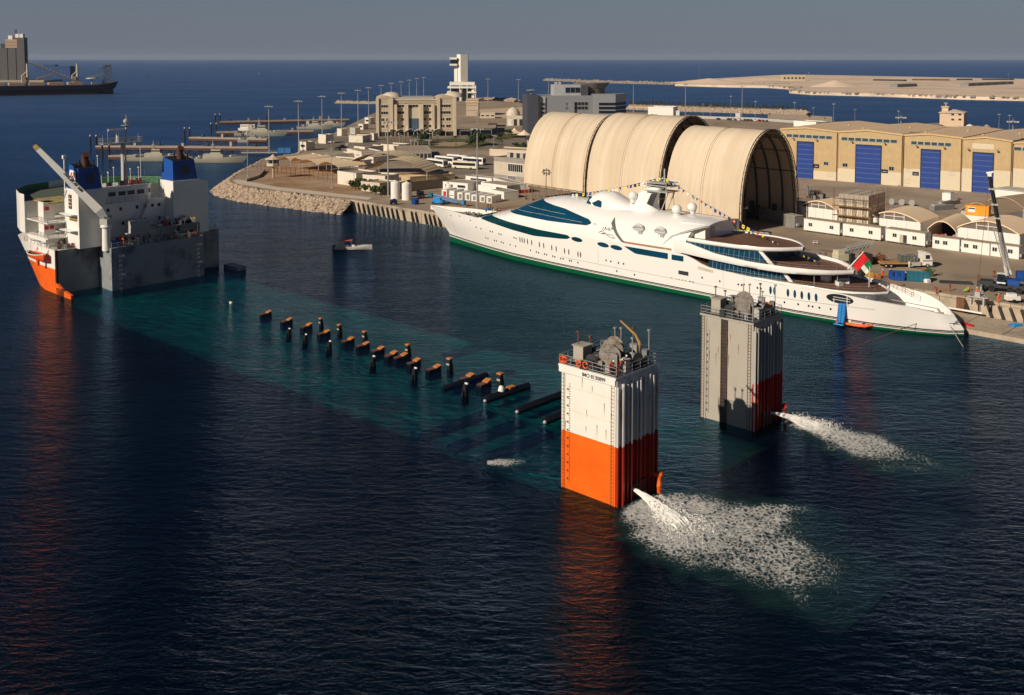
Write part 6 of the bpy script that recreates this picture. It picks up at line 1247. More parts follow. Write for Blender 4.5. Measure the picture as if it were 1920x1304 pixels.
# ------------------------------------------------------------------ low buildings of the base: (name, label, p1, p2, depth, top px, wall, roof, windows)
def low(name, label, p1, p2, D, top, wallm=BEIGE2, roofm=None, nw=0, cat='building', par=.5, wz=.45, y_m=None, doors=0, z=4.0):
    f, t = F_thing(name, label, cat, p1, p2, z); Hh = max(2.2, f.p((p1[0] + p2[0]) / 2, top)[1]); MB().bb(0, f.L, 0, D, 0, Hh).build('wall', wallm, t)
    r = MB(); r.bb(.15, f.L - .15, .15, D - .15, Hh, Hh + .06, 1)
    for a in ((-.05, f.L + .05, -.05, .3), (-.05, f.L + .05, D - .3, D + .05), (-.05, .3, .3, D - .3), (f.L - .3, f.L + .05, .3, D - .3)): r.bb(a[0], a[1], a[2], a[3], Hh, Hh + par)
    r.build('roof', [wallm, roofm or mat('flat_roof', (.36, .29, .22), .9, var=.2)], t); r = MB()
    for k in range(nw): c_ = f.L * (k + .5) / nw; win(t, c_ - f.L * .3 / nw, c_ + f.L * .3 / nw, Hh * wz, Hh * wz + Hh * .28, GLASS, frame=LGREY, fw=.08)
    for k in range(doors): c_ = f.L * (k + .5) / doors; MB().bb(c_ - f.L * .33 / doors, c_ + f.L * .33 / doors, -.06, 0, 0, Hh * .7).build('doorway', DARK, t)
    return f, t
WB = mat('white_wash', (.70, .64, .54), .8, var=.06, dirt=(.5, .42, .32), dscale=.3)
for a in [
 ('flat_roofed_building', 'white flat roofed block beside the wavy tan shades, nearest the watch tower', (585, 302), (602, 306), 16, 291, WB, None, 1),
 ('flat_roofed_building', 'long low beige building with several window bays behind the wavy shades', (596, 306), (672, 313), 8, 302, WB, None, 8),
 ('flat_roofed_building', 'low white building under the two tall white boxes', (662, 302), (700, 306), 18, 295, WB, None, 5),
 ('flat_roofed_building', 'white box with a dark round mark standing highest of the cluster left of the canopies', (664, 293), (684, 295), 12, 277, WB, None, 0),
 ('flat_roofed_building', 'white two tier block right of the marked white box', (678, 302), (716, 300), 20, 286, WB, None, 0),
 ('flat_roofed_building', 'small white building with car parked by it in front of the office forecourt', (714, 283), (748, 285), 10, 273, WB, None, 0),
 ('loading_shed', 'long grey shed with a row of dark openings left of the coaches', (742, 298), (809, 297), 30, 285, mat('shed_grey', (.36, .33, .29), .8), None, 0, 'building', .4, .4, None, 9),
 ('flat_roofed_building', 'white windowless building in front of the striped canopies, left one', (633, 345), (668, 350), 10, 325.5, WB, None, 0),
 ('flat_roofed_building', 'white building hung with tarpaulins in front of the striped canopies, right one', (669, 348), (722, 352), 9, 331, WB, None, 5),
 ('flat_roofed_building', 'small beige building with a row of little windows behind the bushes', (677, 358), (712, 362), 9, 344.5, BEIGE2, None, 7),
 ('low_shelter', 'flat beige shelter roof behind the compound wall', (769, 345), (853, 338), 10, 335, mat('shelter_tan', (.5, .38, .24), .8), FABRIC, 0),
 ('flat_roofed_building', 'two storey grey and cream building left of the big hangar', (926, 344), (984, 351), 20, 299, stripes('banded_wall', (.62, .55, .45), (.36, .33, .30), 8.6, 'Z', .42, .8), None, 0),
 ('flat_roofed_building', 'low cream building with rooftop machines behind the two storey grey block', (918, 292), (990, 296), 14, 283, BEIGE2, None, 0),
 ('guard_hut', 'white hut at the roadside near the jetty roots, farthest up the shore road', (684, 233), (694, 233.5), 5, 222, WB, None, 1),
 ('guard_hut', 'white hut on the shore road, second from the far end', (672, 243), (681, 243.5), 5, 234, WB, None, 1),
 ('flat_roofed_building', 'flat roofed checkpoint with open front left of the office', (654, 267), (680, 268), 8, 256, WB, None, 0),
 ('guard_hut', 'white hut at the shore road by the third jetty', (632, 255), (641, 255.5), 5, 243, WB, None, 0),
 ('guard_hut', 'grey hut at the shore road by the fourth jetty', (656, 252), (666, 252.5), 5, 241, LGREY, None, 0),
 ('guard_hut', 'white hut beside the middle lamp mast on the shore road', (597, 269), (611, 270), 6, 254, WB, None, 0),
 ('guard_hut', 'white hut beside the lamp mast nearest the blue containers', (562, 282), (574, 283), 6, 268, WB, None, 1),
 ('white_cubicle', 'white cubicle left of the office corner, leftmost of three', (687, 263), (693, 263.4), 4, 254, WB, None, 0),
 ('white_cubicle', 'white cubicle left of the office corner, middle of three', (695, 263), (701, 263.3), 4, 252, WB, None, 0),
 ('flat_roofed_building', 'small cream building with arches by the domed prayer hall', (900, 222), (928, 222), 10, 214, BEIGE2, None, 3),
 ('large_tent', 'white marquee with a ribbed roof beyond the hangar ridge', (1215, 216), (1262, 217), 18, 202, WHITE, WHITE, 0),
 ('flat_roofed_building', 'low white building at the car park edge beside the round tank', (1488, 237), (1530, 240), 12, 229, WHITE, None, 0),
 ('white_shed', 'tiny white shed right of the marquee', (1268, 217), (1274, 217), 4, 209, WHITE, None, 0),
 ('white_shed', 'tiny white shed among the thin masts at the far car park', (1381, 222), (1388, 222), 4, 214, WHITE, None, 0)]: low(*a)
for i, (x0, y0, x1) in enumerate([(1000, 336, 984)]): pass
gb = [o for o in COL.objects if o.get('label', '') == 'two storey grey and cream building left of the big hangar'][0]; gf = Face((926, 344), (984, 351))
for (x0, y0, x1, y1) in ((953, 310, 980, 321), (953, 331, 966, 339)): a = gf.rect(x0, y0 + 0, x1, y1); win(gb, a[0], a[1], a[2], a[3], GLASS, frame=WHITE, mull=6)
for k in range(5): MB().box((3 + k * 3.4, 6, gf.p(950, 299)[1]), (1.6, 2, 1.8)).build('roof_plant', LGREY, gb)
# large tent roof, prayer hall
f, t = F_thing('prayer_hall', 'small cream prayer hall with a dome and arches left of the grey building', 'building', (950, 236), (985, 236)); MB().bb(0, f.L, 0, 14, 0, 7).build('wall', mat('prayer_cream', (.62, .56, .46), .8), t); MB().lathe([(5, 0), (4.8, 2), (3.4, 4.3), (1.2, 5.6), (.01, 6)], (f.L * .35, 7, 7), 18).build('dome', mat('pale_dome', (.6, .52, .42)), t, smooth=60)
for k in range(5): MB().bb(1 + k * 4, 3.4 + k * 4, -.06, 0, 0, 4.6).build('arch', DARK if k else WHITE, t)
# compound wall, fence, promenade parapet
def wall_px(name, label, pts, h, m, cat='wall', th=.3, z=4.0):
    P_ = [at(x, y, z) for x, y in pts]; o = MB(); p0 = P_[0]
    for a, c_ in zip(P_, P_[1:]): d = c_ - a; mid = (a + c_) / 2 - p0; o.box((mid.x, mid.y, 0), (d.length + th, th, h), atan2(d.y, d.x))
    return tag(o.build(name, m, None, p0), label, cat)
wall_px('compound_wall', 'sand coloured compound wall running behind the white tanks', [(714, 366), (771, 359), (830, 352)], 3.4, mat('compound_wall', (.30, .245, .18), .9))
wall_px('parapet_wall', 'low pale parapet round the brown earth corner of the shore', [(497, 322), (486, 333), (462, 341)], 1.0, CONC)
wall_px('site_fence', 'long low white fence at the far car park behind the hangar', [(1290, 222), (1420, 226), (1500, 232)], 2.0, LGREY)
wall_px('site_fence', 'brown slatted screen at the far right edge of the car park', [(1440, 222), (1500, 226), (1560, 229)], 4.0, mat('screen_brown', (.25, .2, .16), .9))
wall_px('boundary_wall', 'cream boundary wall right of the coaches', [(918, 292), (940, 288), (965, 290), (990, 293)], 3.0, mat('wall_cream', (.55, .47, .34), .9))
fe = thing('mesh_fence', 'tall mesh fence on thin posts round the brown earth corner', 'fence', at(482, 321, 4)); P_ = [at(x, y, 4) - fe.location for x, y in ((482, 321), (520, 327), (580, 335), (632, 343))]
o = MB()
for a, c_ in zip(P_, P_[1:]):
    n = int((c_ - a).length / 3)
    for k in range(n + 1): p = a.lerp(c_, k / n); o.tube([p, p + Vector((0, 0, 3.6))], .09, 5)
    for z in (1.2, 2.4, 3.5): o.tube([a + Vector((0, 0, z)), c_ + Vector((0, 0, z))], .04, 4)
o.build('posts', RUST, fe)
# wavy sun shades and striped canopies
def shade(label, p1, p2, D, h, waves, rise, m, group='sun shades over the parking'):
    f, t = F_thing('sun_shade', label, 'canopy', p1, p2, group=group); n = waves * 8; rows = []
    for j in range(4): rows.append([(f.L * k / n, D * j / 3, h + rise * abs(sin(pi * waves * k / n)) ** .8) for k in range(n + 1)])
    MB().grid(rows).grid([[(x, y, z - .12) for x, y, z in r] for r in rows], flip=True).build('shade_roof', m, t, smooth=50)
    for k in range(waves + 1):
        for y in (.3, D - .3): MB().tube([(f.L * k / waves, y, 0), (f.L * k / waves, y, h)], .13, 6).build('post', LGREY, t)
    return f, t
STR = stripes('striped_canvas', (.95, .78, .50), (.62, .48, .30), 1.5, 'X', .5, .8)
shade('wavy tan sun shade left of the white block, by the watch tower', (524, 319), (566, 323), 18, 4.2, 2, 1.6, FABRIC)
shade('wavy tan sun shade in the middle, in front of the long low building', (560, 324), (634, 333), 15, 4.0, 2, 1.8, FABRIC)
shade('striped barrel canopy, front one of the two large ones', (680, 341), (800, 346), 15, 4.6, 1, 4.4, STR)
shade('striped barrel canopy, back one of the two large ones', (655, 327), (775, 331), 15, 5.0, 1, 4.0, STR)
for i, (x, y, x1, y1) in enumerate(((862, 256, 884, 256), (900, 254, 922, 254), (915, 243, 932, 243), (930, 247, 948, 247))): 
    f, t = F_thing('carport', 'dark flat carport roof right of the office, number of four in a cluster'.replace('number of four in a cluster', ['front left', 'front right', 'back left', 'back right'][i]), 'carport', (x, y), (x1, y1)); MB().bb(0, f.L, 0, 14, 3.2, 3.5).build('roof', mat('carport_roof', (.20, .17, .14), .8), t)
    for px_ in (.2, f.L - .2):
        for y_ in (.3, 13.5): MB().tube([(px_, y_, 0), (px_, y_, 3.2)], .12, 5).build('post', LGREY, t)
for i, (x, y) in enumerate(((965, 258), (983, 262))): t = thing('tent_canopy', ['pointed tan tent canopy, larger left one by the grey building', 'pointed tan tent canopy, smaller right one by the hangar'][i], 'canopy', at(x, y, 4)); MB().lathe([(6.5 - 2 * i, 2.8), (3, 3.6), (1, 4.8), (.05, 5.8)], (0, 0, 0), 8).build('canvas', FABRIC, t); MB().tube([(0, 0, 0), (0, 0, 5.6)], .12, 5).build('pole', STEEL, t)
# watch tower
t = thing('watch_tower', 'cream watch tower with a glazed cabin on one column at the shore corner', 'tower', at(512.6, 334, 4), .2)
MB().tube([(0, 0, 0), (0, 0, 4.6)], .5, 10).build('column', CONC, t); MB().lathe([(1.2, 4.4), (2.5, 4.9), (2.5, 6.0), (2.3, 6.0)], (0, 0, 0), 8).build('cabin_base', BEIGE2, t); MB().lathe([(2.1, 6), (2.3, 7.6)], (0, 0, 0), 8).build('cabin_glass', GLASS, t)
for k in range(8): g = 2 * pi * k / 8; MB().tube([(2.15 * cos(g), 2.15 * sin(g), 6), (2.35 * cos(g), 2.35 * sin(g), 7.6)], .1, 4).build('mullion', WHITE, t)
MB().lathe([(3.2, 7.5), (3.2, 7.7), (1, 8.7), (.3, 9.4), (.01, 9.5)], (0, 0, 0), 8).build('roof', mat('roof_tan', (.6, .45, .32)), t)
# white ribbed tanks
for i, (x, y) in enumerate(((741.5, 372.5), (762.5, 375))):
    prof = [(.01, 0)]; 
    for k in range(14): prof += [(1.62, k * .4), (1.62, k * .4 + .28), (1.55, k * .4 + .32), (1.55, k * .4 + .38)]
    prof += [(1.5, 5.7), (.5, 6.1), (.4, 6.3), (.01, 6.3)]; t = tag(MB().lathe(prof, (0, 0, 0), 24).build('water_tank', WHITE, None, at(x, y, 4), smooth=30), ['white ribbed water tank, left of the pair near the quay', 'white ribbed water tank, right of the pair near the quay'][i], 'tank'); MB().tube([(1.7, 0, 0), (1.7, 0, 5.6)], .07, 5).build('pipe', LGREY, t)
t = thing('cart', 'dark blue four wheeled cart left of the blue skip on the quay', 'cart', at(738, 384, 4), .3); MB().box((0, 0, .6), (2.2, 1.3, .9)).box((.2, 0, 1.5), (1, .8, .4)).build('body', NAVY, t)
for x in (-.8, .8):
    for y in (-.7, .7): MB().lathe([(.01, -.1), (.35, -.1), (.35, .1), (.01, .1)], (x, y, .35), 10, 0, 'y').build('wheel', BLACK, t)
MB().tube([(1, 0, .7), (2.6, .4, 1.3)], .06, 5).build('drawbar', STEEL, t)
def skip(loc, rz, L_, D, h, m, label, cat='skip', fill=None, name='skip'):
    t = thing(name, label, cat, loc, rz); b = MB(); b.bb(-L_ / 2, L_ / 2, -D / 2, -D / 2 + .1, 0, h).bb(-L_ / 2, L_ / 2, D / 2 - .1, D / 2, 0, h).bb(-L_ / 2, -L_ / 2 + .1, -D / 2, D / 2, 0, h).bb(L_ / 2 - .1, L_ / 2, -D / 2, D / 2, 0, h).bb(-L_ / 2, L_ / 2, -D / 2, D / 2, 0, .12)
    for k in range(5): x = -L_ / 2 + L_ * (k + .5) / 5; b.bb(x - .06, x + .06, -D / 2 - .1, -D / 2, 0, h - .1)
    b.bb(-L_ / 2 - .06, L_ / 2 + .06, -D / 2 - .06, -D / 2 + .08, h - .05, h + .06); b.build('body', m, t)
    if fill:
        o = MB(); rnd = random.Random(int(L_ * 10))
        for k in range(16): o.box((rnd.uniform(-L_ * .4, L_ * .4), rnd.uniform(-D * .35, D * .35), h * .5), (rnd.uniform(.4, 1.4), .4, rnd.uniform(.5, .9)), rnd.random() * 3)
        o.build('contents', fill, t)['kind'] = 'stuff'
    return t
skip(at(778.5, 383.5, 4), Q.rz, 2.0, 1.6, 1.7, BLUEP, 'small blue skip on the quay right of the white tanks')
skip(at(788, 366, 4), Q.rz, 2.2, 1.6, 1.4, NAVY, 'dark blue box behind the blue skip by the compound wall')
tag(MB().box((0, 0, 0), (2.4, .9, .9)).box((0, 0, .9), (2.3, .8, .05)).build('concrete_block', CONC, None, at(790, 371.5, 4), .2), 'pale concrete block lying right of the dark blue box', 'block')
tag(MB().lathe([(.01, 0), (1.3, 0), (1.3, 2.0), (1.0, 2.4), (.01, 2.6)], (0, 0, 0), 14).build('white_tank', WHITE, None, at(842, 357, 4)), 'small white tank in front of the leftmost big white cabin', 'tank')
# site cabins behind the bow
for i, (p1, p2, top, D, m, nw, lab) in enumerate([((830.5, 356), (877, 360), 343, 9, WHITE, 2, 'big white site cabin left of the lamp mast behind the yacht bow'), ((902, 359), (950.5, 366), 346, 8, WHITE, 2, 'big white site cabin right of the lamp mast behind the yacht bow'),
        ((873, 341), (922, 346), 333, 4, WHITE, 1, 'long white cabin in the back row, left'), ((925, 349), (974, 363), 341, 4, WHITE, 1, 'long white cabin with a red foot in the back row, right'), ((893, 358), (922, 362), 354, 3, WHITE, 0, 'low white cabin squeezed behind the container row'), ((921, 369), (945, 374), 358.5, 6, WHITE, 0, 'plain white cube cabin at the right end of the container row')]):
    f, t = low('site_cabin', lab, p1, p2, D, top, m, mat('cabin_roof', (.40, .33, .25)), nw, 'cabin', .12)
    if i == 3: MB().bb(f.L * .55, f.L + .06, -.1, 4.1, 0, 1.2).build('red_skirt', REDP, t)
for i, (x, y0, y1) in enumerate([(829, 369, 356), (843, 372, 358), (858.2, 374, 361), (872.5, 375.5, 362), (884.5, 377, 365.5), (900, 379, 367), (913, 381, 368.5)]):
    f, t = F_thing('small_container', 'small white container, %s of the row of seven beside the blue boom lift' % ['first', 'second', 'third', 'fourth', 'fifth', 'sixth', 'last'][i], 'container', (x, y0), (x + 8.5, y0 + .7), group='small white containers in a row'); Hh = f.p(x + 4, y1)[1]
    container(t, f.L, 6.2, Hh, WHITE, False); MB().bb(f.L * .3, f.L * .85, -.12, -.04, .3, Hh * .78).build('door', GREYP if i > 1 else REDP, t) if i != 1 else MB().bb(0, f.L, -.1, -.04, .9, 1.1).build('red_band', REDP, t)
# blue boom lift
t = thing('boom_lift', 'long blue boom lift lying folded on the quay behind the yacht bow', 'boom lift', at(822, 383.5, 4), Q.rz + .25)
MB().box((0, 0, .5), (4.2, 1.8, .9)).box((-.2, 0, 1.4), (2.6, 1.6, .7)).build('chassis', LBLUE, t)
for x in (-1.5, 1.5):
    for y in (-.9, .9): MB().lathe([(.01, -.18), (.5, -.18), (.5, .18), (.01, .18)], (x, y, .5), 12, 0, 'y').build('wheel', DARK, t)
MB().tube([(-1.9, 0, 2.4), (-2.6, 0, 3.2), (9.5, 0, 1.7)], [.3, .34, .22], 6).build('boom', mat('pale_blue', (.10, .22, .40), .5), t); MB().tube([(-2.6, 0, 2.4), (7.5, 0, 1.1)], .2, 6).box((9.8, 0, .8), (1.0, 1.6, 1.1)).build('basket_arm', LBLUE, t); MB().box((-2.8, 0, 2.4), (1.4, 1.7, 1.1)).build('counterweight', TEAL, t)
# barrels and equipment along the bow quay
rnd = random.Random(8); GEAR = [BLUEP, LBLUE, WHITE, DARK, REDP, YELLOW, TEAL, LGREY, RUST]
gt = thing('deck_gear_heap', 'heap of blue, white and black drums and gear on the quay beside the yacht bow', 'gear', at(905, 396, 4), Q.rz)
for k in range(46):
    x, y = rnd.uniform(-2, 27), rnd.uniform(-1.5, 1.8); m = GEAR[rnd.randrange(9)]
    (MB().lathe([(.01, 0), (.35, 0), (.38, .4), (.35, .9), (.01, .9)], (x, y, 0), 8) if k % 2 else MB().box((x, y, 0), (rnd.uniform(.4, 1.2), rnd.uniform(.4, 1), rnd.uniform(.3, 1.2)), rnd.random()).tube([(x, y, .3), (x + .8, y + .4, rnd.uniform(.3, 1.5))], .1, 5)).build('drum' if k % 2 else 'crate', m, gt)
for i, (x, y) in enumerate(((915, 391), (920, 392), (925, 391.5))): person(at(x, y, 4), i, 'stand', [HIVIS_R, mat('green_workwear', (.03, .2, .06), .8), HIVIS_O][i], None, 'person in %s standing at the quay gear heap by the bow' % ['dark red', 'green', 'orange'][i], 'people at the bow quay')
# ------------------------------------------------------------------ lamp masts
def mast_proto(h, n=8, r=.32, head=1.8):
    t = thing('lamp_mast', '', 'lamp mast'); MB().tube([(0, 0, 0), (0, 0, h)], [r, r * .45], 8).box((0, 0, 0), (1.0, 1.0, .5)).build('pole', STEEL, t); MB().lathe([(head * .6, h - .5), (head * .65, h - .35), (head * .6, h - .2)], (0, 0, 0), 12).tube([(0, 0, h), (0, 0, h + .8)], .06, 4).build('head_ring', STEEL, t)
    for k in range(n): g = 2 * pi * k / n; MB().box((head * .95 * cos(g), head * .95 * sin(g), h - .7), (.7, .5, .4), g).build('floodlight', LGREY, t)
    return t
big, small, thin = mast_proto(26), mast_proto(17.5, 4, .16, .9), mast_proto(20, 3, .14, .7)
def put_mast(pr, h0, x, yb, yt, lab, used=[]):
    p = at(x, yb, 4); h = high(x, yb, yt, 4.0) - 4; s_ = h / h0
    if pr.name not in used: used.append(pr.name); pr.location = p; pr['label'] = lab; pr['group'] = 'lamp masts over the harbour'; pr.scale = (1, 1, s_); return
    copy_tree(pr, p, 0, lab, 'lamp masts over the harbour', (1, 1, s_))
BL = [(728, 369, 227.5, 'tall lamp mast left of the two white tanks'), (895, 397, 239.5, 'tall lamp mast rising behind the yacht bow'), (1686.3, 349, 218.5, 'tall lamp mast between the second and third warehouses'), (1895, 366, 226, 'tall lamp mast at the right edge behind the crane'),
      (505, 288, 198.5, 'lamp mast nearest the patrol boats, first of the shore road row'), (560.5, 283, 188.5, 'lamp mast second of the shore road row'), (604.5, 268.5, 179.7, 'lamp mast third of the shore road row'), (640.6, 255.4, 173.7, 'lamp mast fourth of the shore road row'), (671.7, 243, 168.7, 'lamp mast fifth of the shore road row'), (691.6, 233.5, 163.7, 'lamp mast sixth of the shore road row, just left of the office'),
      (715, 224, 159.7, 'lamp mast behind the office, first from the left'), (734, 217, 155.7, 'lamp mast behind the office, second from the left'), (752.4, 212, 152.8, 'lamp mast behind the office, third from the left'), (767.7, 206, 149.8, 'lamp mast behind the office, fourth from the left'), (781.7, 201, 146.8, 'lamp mast behind the office, fifth from the left'), (794.6, 198, 144.8, 'lamp mast behind the office, last, nearest the control tower'),
      (915, 198, 147.8, 'lamp mast alone right of the control tower, left one of two'), (972, 198, 148.8, 'lamp mast alone right of the control tower, right one of two'), (1028.5, 205, 149.8, 'lamp mast behind the grey building left half'), (1187.4, 211, 155, 'lamp mast beyond the hangar, right of the grey building'), (1285, 215, 157.7, 'lamp mast beyond the hangar right of the marquee'), (1391, 219, 161.5, 'lamp mast beyond the hangar above its right end'), (895, 262, 211.5, 'lamp mast by the lawn in front of the office right wing')]
for x, yb, yt, lab in BL: put_mast(big, 26, x, yb, yt, lab)
for x, yb, yt, lab in [(464.6, 331, 248.5, 'thin lamp post at the shore corner, on the promenade'), (622, 353.5, 264, 'thin lamp post on the brown earth near the white buildings'), (1489, 229, 192, 'lamp post with four lights beyond the first warehouse'), (1416, 224, 190, 'lamp post by the parked cars beyond the hangar'), (1562.5, 231, 194.5, 'lamp post with two lamp pairs above the first warehouse roof'), (749, 276, 251, 'thin lamp post left of the office entrance'), (755, 281, 254, 'second thin lamp post left of the office entrance'), (806, 283, 250, 'thin lamp post right of the office entrance by the lawn'), (926, 281, 254, 'thin lamp post on the lawn left of the hangar')]: put_mast(small, 17.5, x, yb, yt, lab)
for x, yb, yt, lab in [(1524.7, 230, 202, 'thin mast above the first warehouse roof, left one'), (1602.6, 232, 205, 'thin mast above the first warehouse ridge'), (1684, 240, 208, 'thin mast behind the second warehouse roof'), (1872.5, 250, 214, 'thin mast right of the house on the rocks'), (1892, 250, 216, 'thin mast at the far right beside the tall lamp mast'), (1370, 224, 180, 'thin white lattice like mast in the far car park'), (1318, 219, 195, 'thin mast in the far yard right of the marquee'), (1332, 220, 197, 'second thin mast in the far yard right of the marquee'), (1311, 152, 125, 'thin white mast alone on the far breakwater tip of the island'), (1516, 168, 136, 'thin mast on the near shore of the far sand island'), (1890, 160, 139, 'thin mast on the far sand island near the right edge')]: put_mast(thin, 20, x, yb, yt, lab)
# ------------------------------------------------------------------ vehicles
def coach(label, p1, p2, m=WHITE, h=3.3, D=2.5):
    f, t = F_thing('coach', label, 'bus', p1, p2, group='coaches in the bus park'); L_ = max(9, min(13, f.L)); MB().bb(0, L_, 0, D, .5, h).bb(.15, L_ - .15, .1, D - .1, h, h + .12).build('body', m, t)
    MB().bb(.6, L_ - .5, -.04, .0, 1.6, 2.8).build('side_windows', GLASS, t); MB().bb(L_, L_ + .04, .15, D - .15, 1.3, 2.9).build('windscreen', GLASS, t)
    for x in (1.8, L_ - 2.6): MB().lathe([(.01, -.1), (.48, -.1), (.48, .15), (.01, .15)], (x, .05, .5), 12, 0, 'y').build('wheel', BLACK, t)
    MB().box((L_ * .5, D / 2, h + .12), (2.2, 1.4, .25)).build('roof_unit', LGREY, t)
for a in [('white coach nearest the striped canopies, nose to the right', (800, 311), (840, 317)), ('cream coach in the front row right, side on', (847, 316.5), (893, 319), mat('coach_cream', (.72, .66, .52), .4)), ('coach parked behind the first white coach', (815, 306), (858, 311)), ('coach in the back row under the road edge', (838, 303), (885, 308)), ('coach in the back row beside the lamp mast', (866, 308), (905, 311))]: coach(*a)
def car_proto(c, name='parked_car'):
    t = thing(name, '', 'car'); b = MB(); rows = []
    for x, zt, w in ((-2.2, .75, .8), (-2.1, .95, .86), (-1.0, 1.0, .88), (1.0, .95, .88), (2.0, .8, .84), (2.2, .6, .78)): rows.append([(x, -w, .3), (x, -w, zt * .8), (x, -w * .9, zt), (x, w * .9, zt), (x, w, zt * .8), (x, w, .3)])
    b.grid(rows); b.add(rows[0], [(0, 1, 2, 3, 4, 5)]); b.add(rows[-1], [(5, 4, 3, 2, 1, 0)]); b.build('body', c, t, smooth=40)
    MB().add([(-1.7, -.8, .95), (1.1, -.8, .92), (1.1, .8, .92), (-1.7, .8, .95), (-1.3, -.66, 1.45), (.4, -.66, 1.45), (.4, .66, 1.45), (-1.3, .66, 1.45)], [(0, 1, 5, 4), (1, 2, 6, 5), (2, 3, 7, 6), (3, 0, 4, 7)]).build('windows', GLASS, t); MB().bb(-1.25, .35, -.62, .62, 1.44, 1.5).build('roof', c, t)
    for x in (-1.4, 1.4):
        for y in (-.82, .82): MB().lathe([(.01, -.1), (.33, -.1), (.33, .1), (.01, .1)], (x, y, .33), 10, 0, 'y').build('wheel', BLACK, t)
    return t
CC = {'white': WHITE, 'dark': DARK, 'silver': LGREY, 'red': REDP}
PR = {k: car_proto(v) for k, v in CC.items()}; usedc = set()
def car(kind, p, rz, lab, grp='cars in the far car park'):
    if kind in usedc: return copy_tree(PR[kind], p, rz, lab, grp)
    usedc.add(kind); o = PR[kind]; o.location = p; o.rotation_euler.z = rz; o['label'] = lab; o['group'] = grp; return o
pos = ['leftmost', 'second', 'third', 'fourth', 'fifth', 'sixth', 'seventh', 'eighth', 'ninth', 'tenth', 'eleventh', 'rightmost']
for i, k in enumerate(['dark', 'dark', 'dark', 'silver', 'white', 'dark', 'dark', 'dark', 'white', 'red', 'red', 'dark']): car(k, at([1347, 1366, 1371, 1377, 1387, 1396, 1402, 1408, 1416, 1424, 1431, 1438][i], 225 + i * .35, 4), .8 + (i % 3) * .25, '%s car parked beyond the hangar, %s in the row' % ({'dark': 'black', 'silver': 'silver', 'white': 'white', 'red': 'red'}[k], pos[i]))
car('white', at(906, 257.5, 4), .1, 'white car under the carport right of the office', 'cars near the office'); car('white', at(1739, 240, 4), .2, 'white car beside the house on the rocks', 'cars near the rocks'); car('red', at(1765, 238.5, 7.2), .1, 'red car directly left of the house on the rocks', 'cars near the rocks')
for i, (x, y, k) in enumerate([(735, 289, 'silver'), (838, 327, 'silver'), (824, 333, 'dark'), (640, 292, 'dark'), (664, 287, 'dark'), (632, 282, 'dark')]): car(k, at(x, y, 4), .5 * i, ['silver car on the roof level lane behind the white blocks', 'silver car at the right end of the striped canopy', 'dark car in front of the striped canopy end', 'dark car on the shore road in front of the low white sheds', 'dark car on the shore road, right of another dark one', 'dark car farthest left on the shore road'][i], 'cars on the base roads')
for i, (x, y) in enumerate(((640, 278), (652, 275))): tag(MB().box((0, 0, 0), (7, 2.2, .8), .3, 0, .8).box((.5, 0, .8), (2.5, 1.4, .9), .3, 0, .7).tube([(-1, 0, .8), (-1, 0, 3)], .06, 4).build('dinghy_on_trailer', [DARK, LGREY][i], None, at(x, y, 4), .3), ['dark boat on a trailer on the shore road', 'pale boat on a trailer on the shore road'][i], 'boat')
for i, x in enumerate((521, 533)): f, t = F_thing('shipping_container', ['blue container by the jetty root, left of two', 'blue container by the jetty root, right of two'][i], 'container', (x, 287.5), (x + 11.5, 287.5)); container(t, f.L, 2.4, 2.6, mat('container_blue', (.03, .15, .38), .6), False)
# low loader lorries
def lorry(loc, rz, label):
    t = thing('lorry', label, 'lorry', loc, rz, None); MB().box((0, 0, .9), (9.5, 2.4, .35)).build('flat_bed', mat('bed_rust', (.45, .22, .06), .8), t); MB().box((-.2, 0, .55), (8.6, 1.0, .4)).build('chassis', DARK, t)
    b = MB(); b.add([(4.6, -1.2, .6), (6.9, -1.2, .6), (6.9, 1.2, .6), (4.6, 1.2, .6), (4.6, -1.2, 3.4), (6.3, -1.2, 3.4), (6.3, 1.2, 3.4), (4.6, 1.2, 3.4), (6.9, -1.2, 2.0), (6.9, 1.2, 2.0)], [(0, 1, 8, 5, 4), (3, 7, 6, 9, 2), (4, 5, 6, 7), (0, 4, 7, 3), (1, 2, 9, 8), (8, 9, 6, 5)]); b.bb(4.4, 5.4, -1.1, 1.1, 3.4, 3.7); c_ = b.build('cab', WHITE, t)
    MB().add([(6.93, -1.05, 2.05), (6.93, 1.05, 2.05), (6.38, 1.05, 3.2), (6.38, -1.05, 3.2)], [(0, 1, 2, 3)]).build('windscreen', GLASS, c_); MB().bb(5.3, 6.3, -1.24, -1.2, 2.1, 3.0).build('side_window', GLASS, c_); MB().bb(4.65, 6.8, -1.24, -1.2, 1.55, 1.75).build('stripe', RUST, c_)
    for x in (-3.8, -2.6, 2.2, 5.8):
        for y in (-1.05, 1.05): MB().lathe([(.01, -.15), (.52, -.15), (.52, .15), (.01, .15)], (x, y, .52), 14, 0, 'y').lathe([(.01, -.18), (.22, -.18), (.22, .18), (.01, .18)], (x, y, .52), 10, 1, 'y').build('wheel', [BLACK, LGREY], t)
    MB().box((3.2, -.8, .5), (2.0, .9, .8)).build('side_locker', LGREY, t); return t
lt_ = at(1688, 501, 4); lorry(lt_, .02, 'white cabbed lorry with a rusty orange flat bed standing on the quay')
skip(lt_ + Vector((1.6, .2, 1.25)), .02, 3.6, 2.1, 1.5, mat('skip_green_grey', (.12, .14, .12), .7), 'grey green skip carried on the flat bed lorry', fill=GREYP)
t = thing('truck_crane', 'cream truck crane with its telescopic boom folded forward, beside the lorry', 'crane', at(1597, 499, 4), .32)
MB().box((0, 0, .8), (9.5, 2.5, .7)).build('carrier', DARK, t)
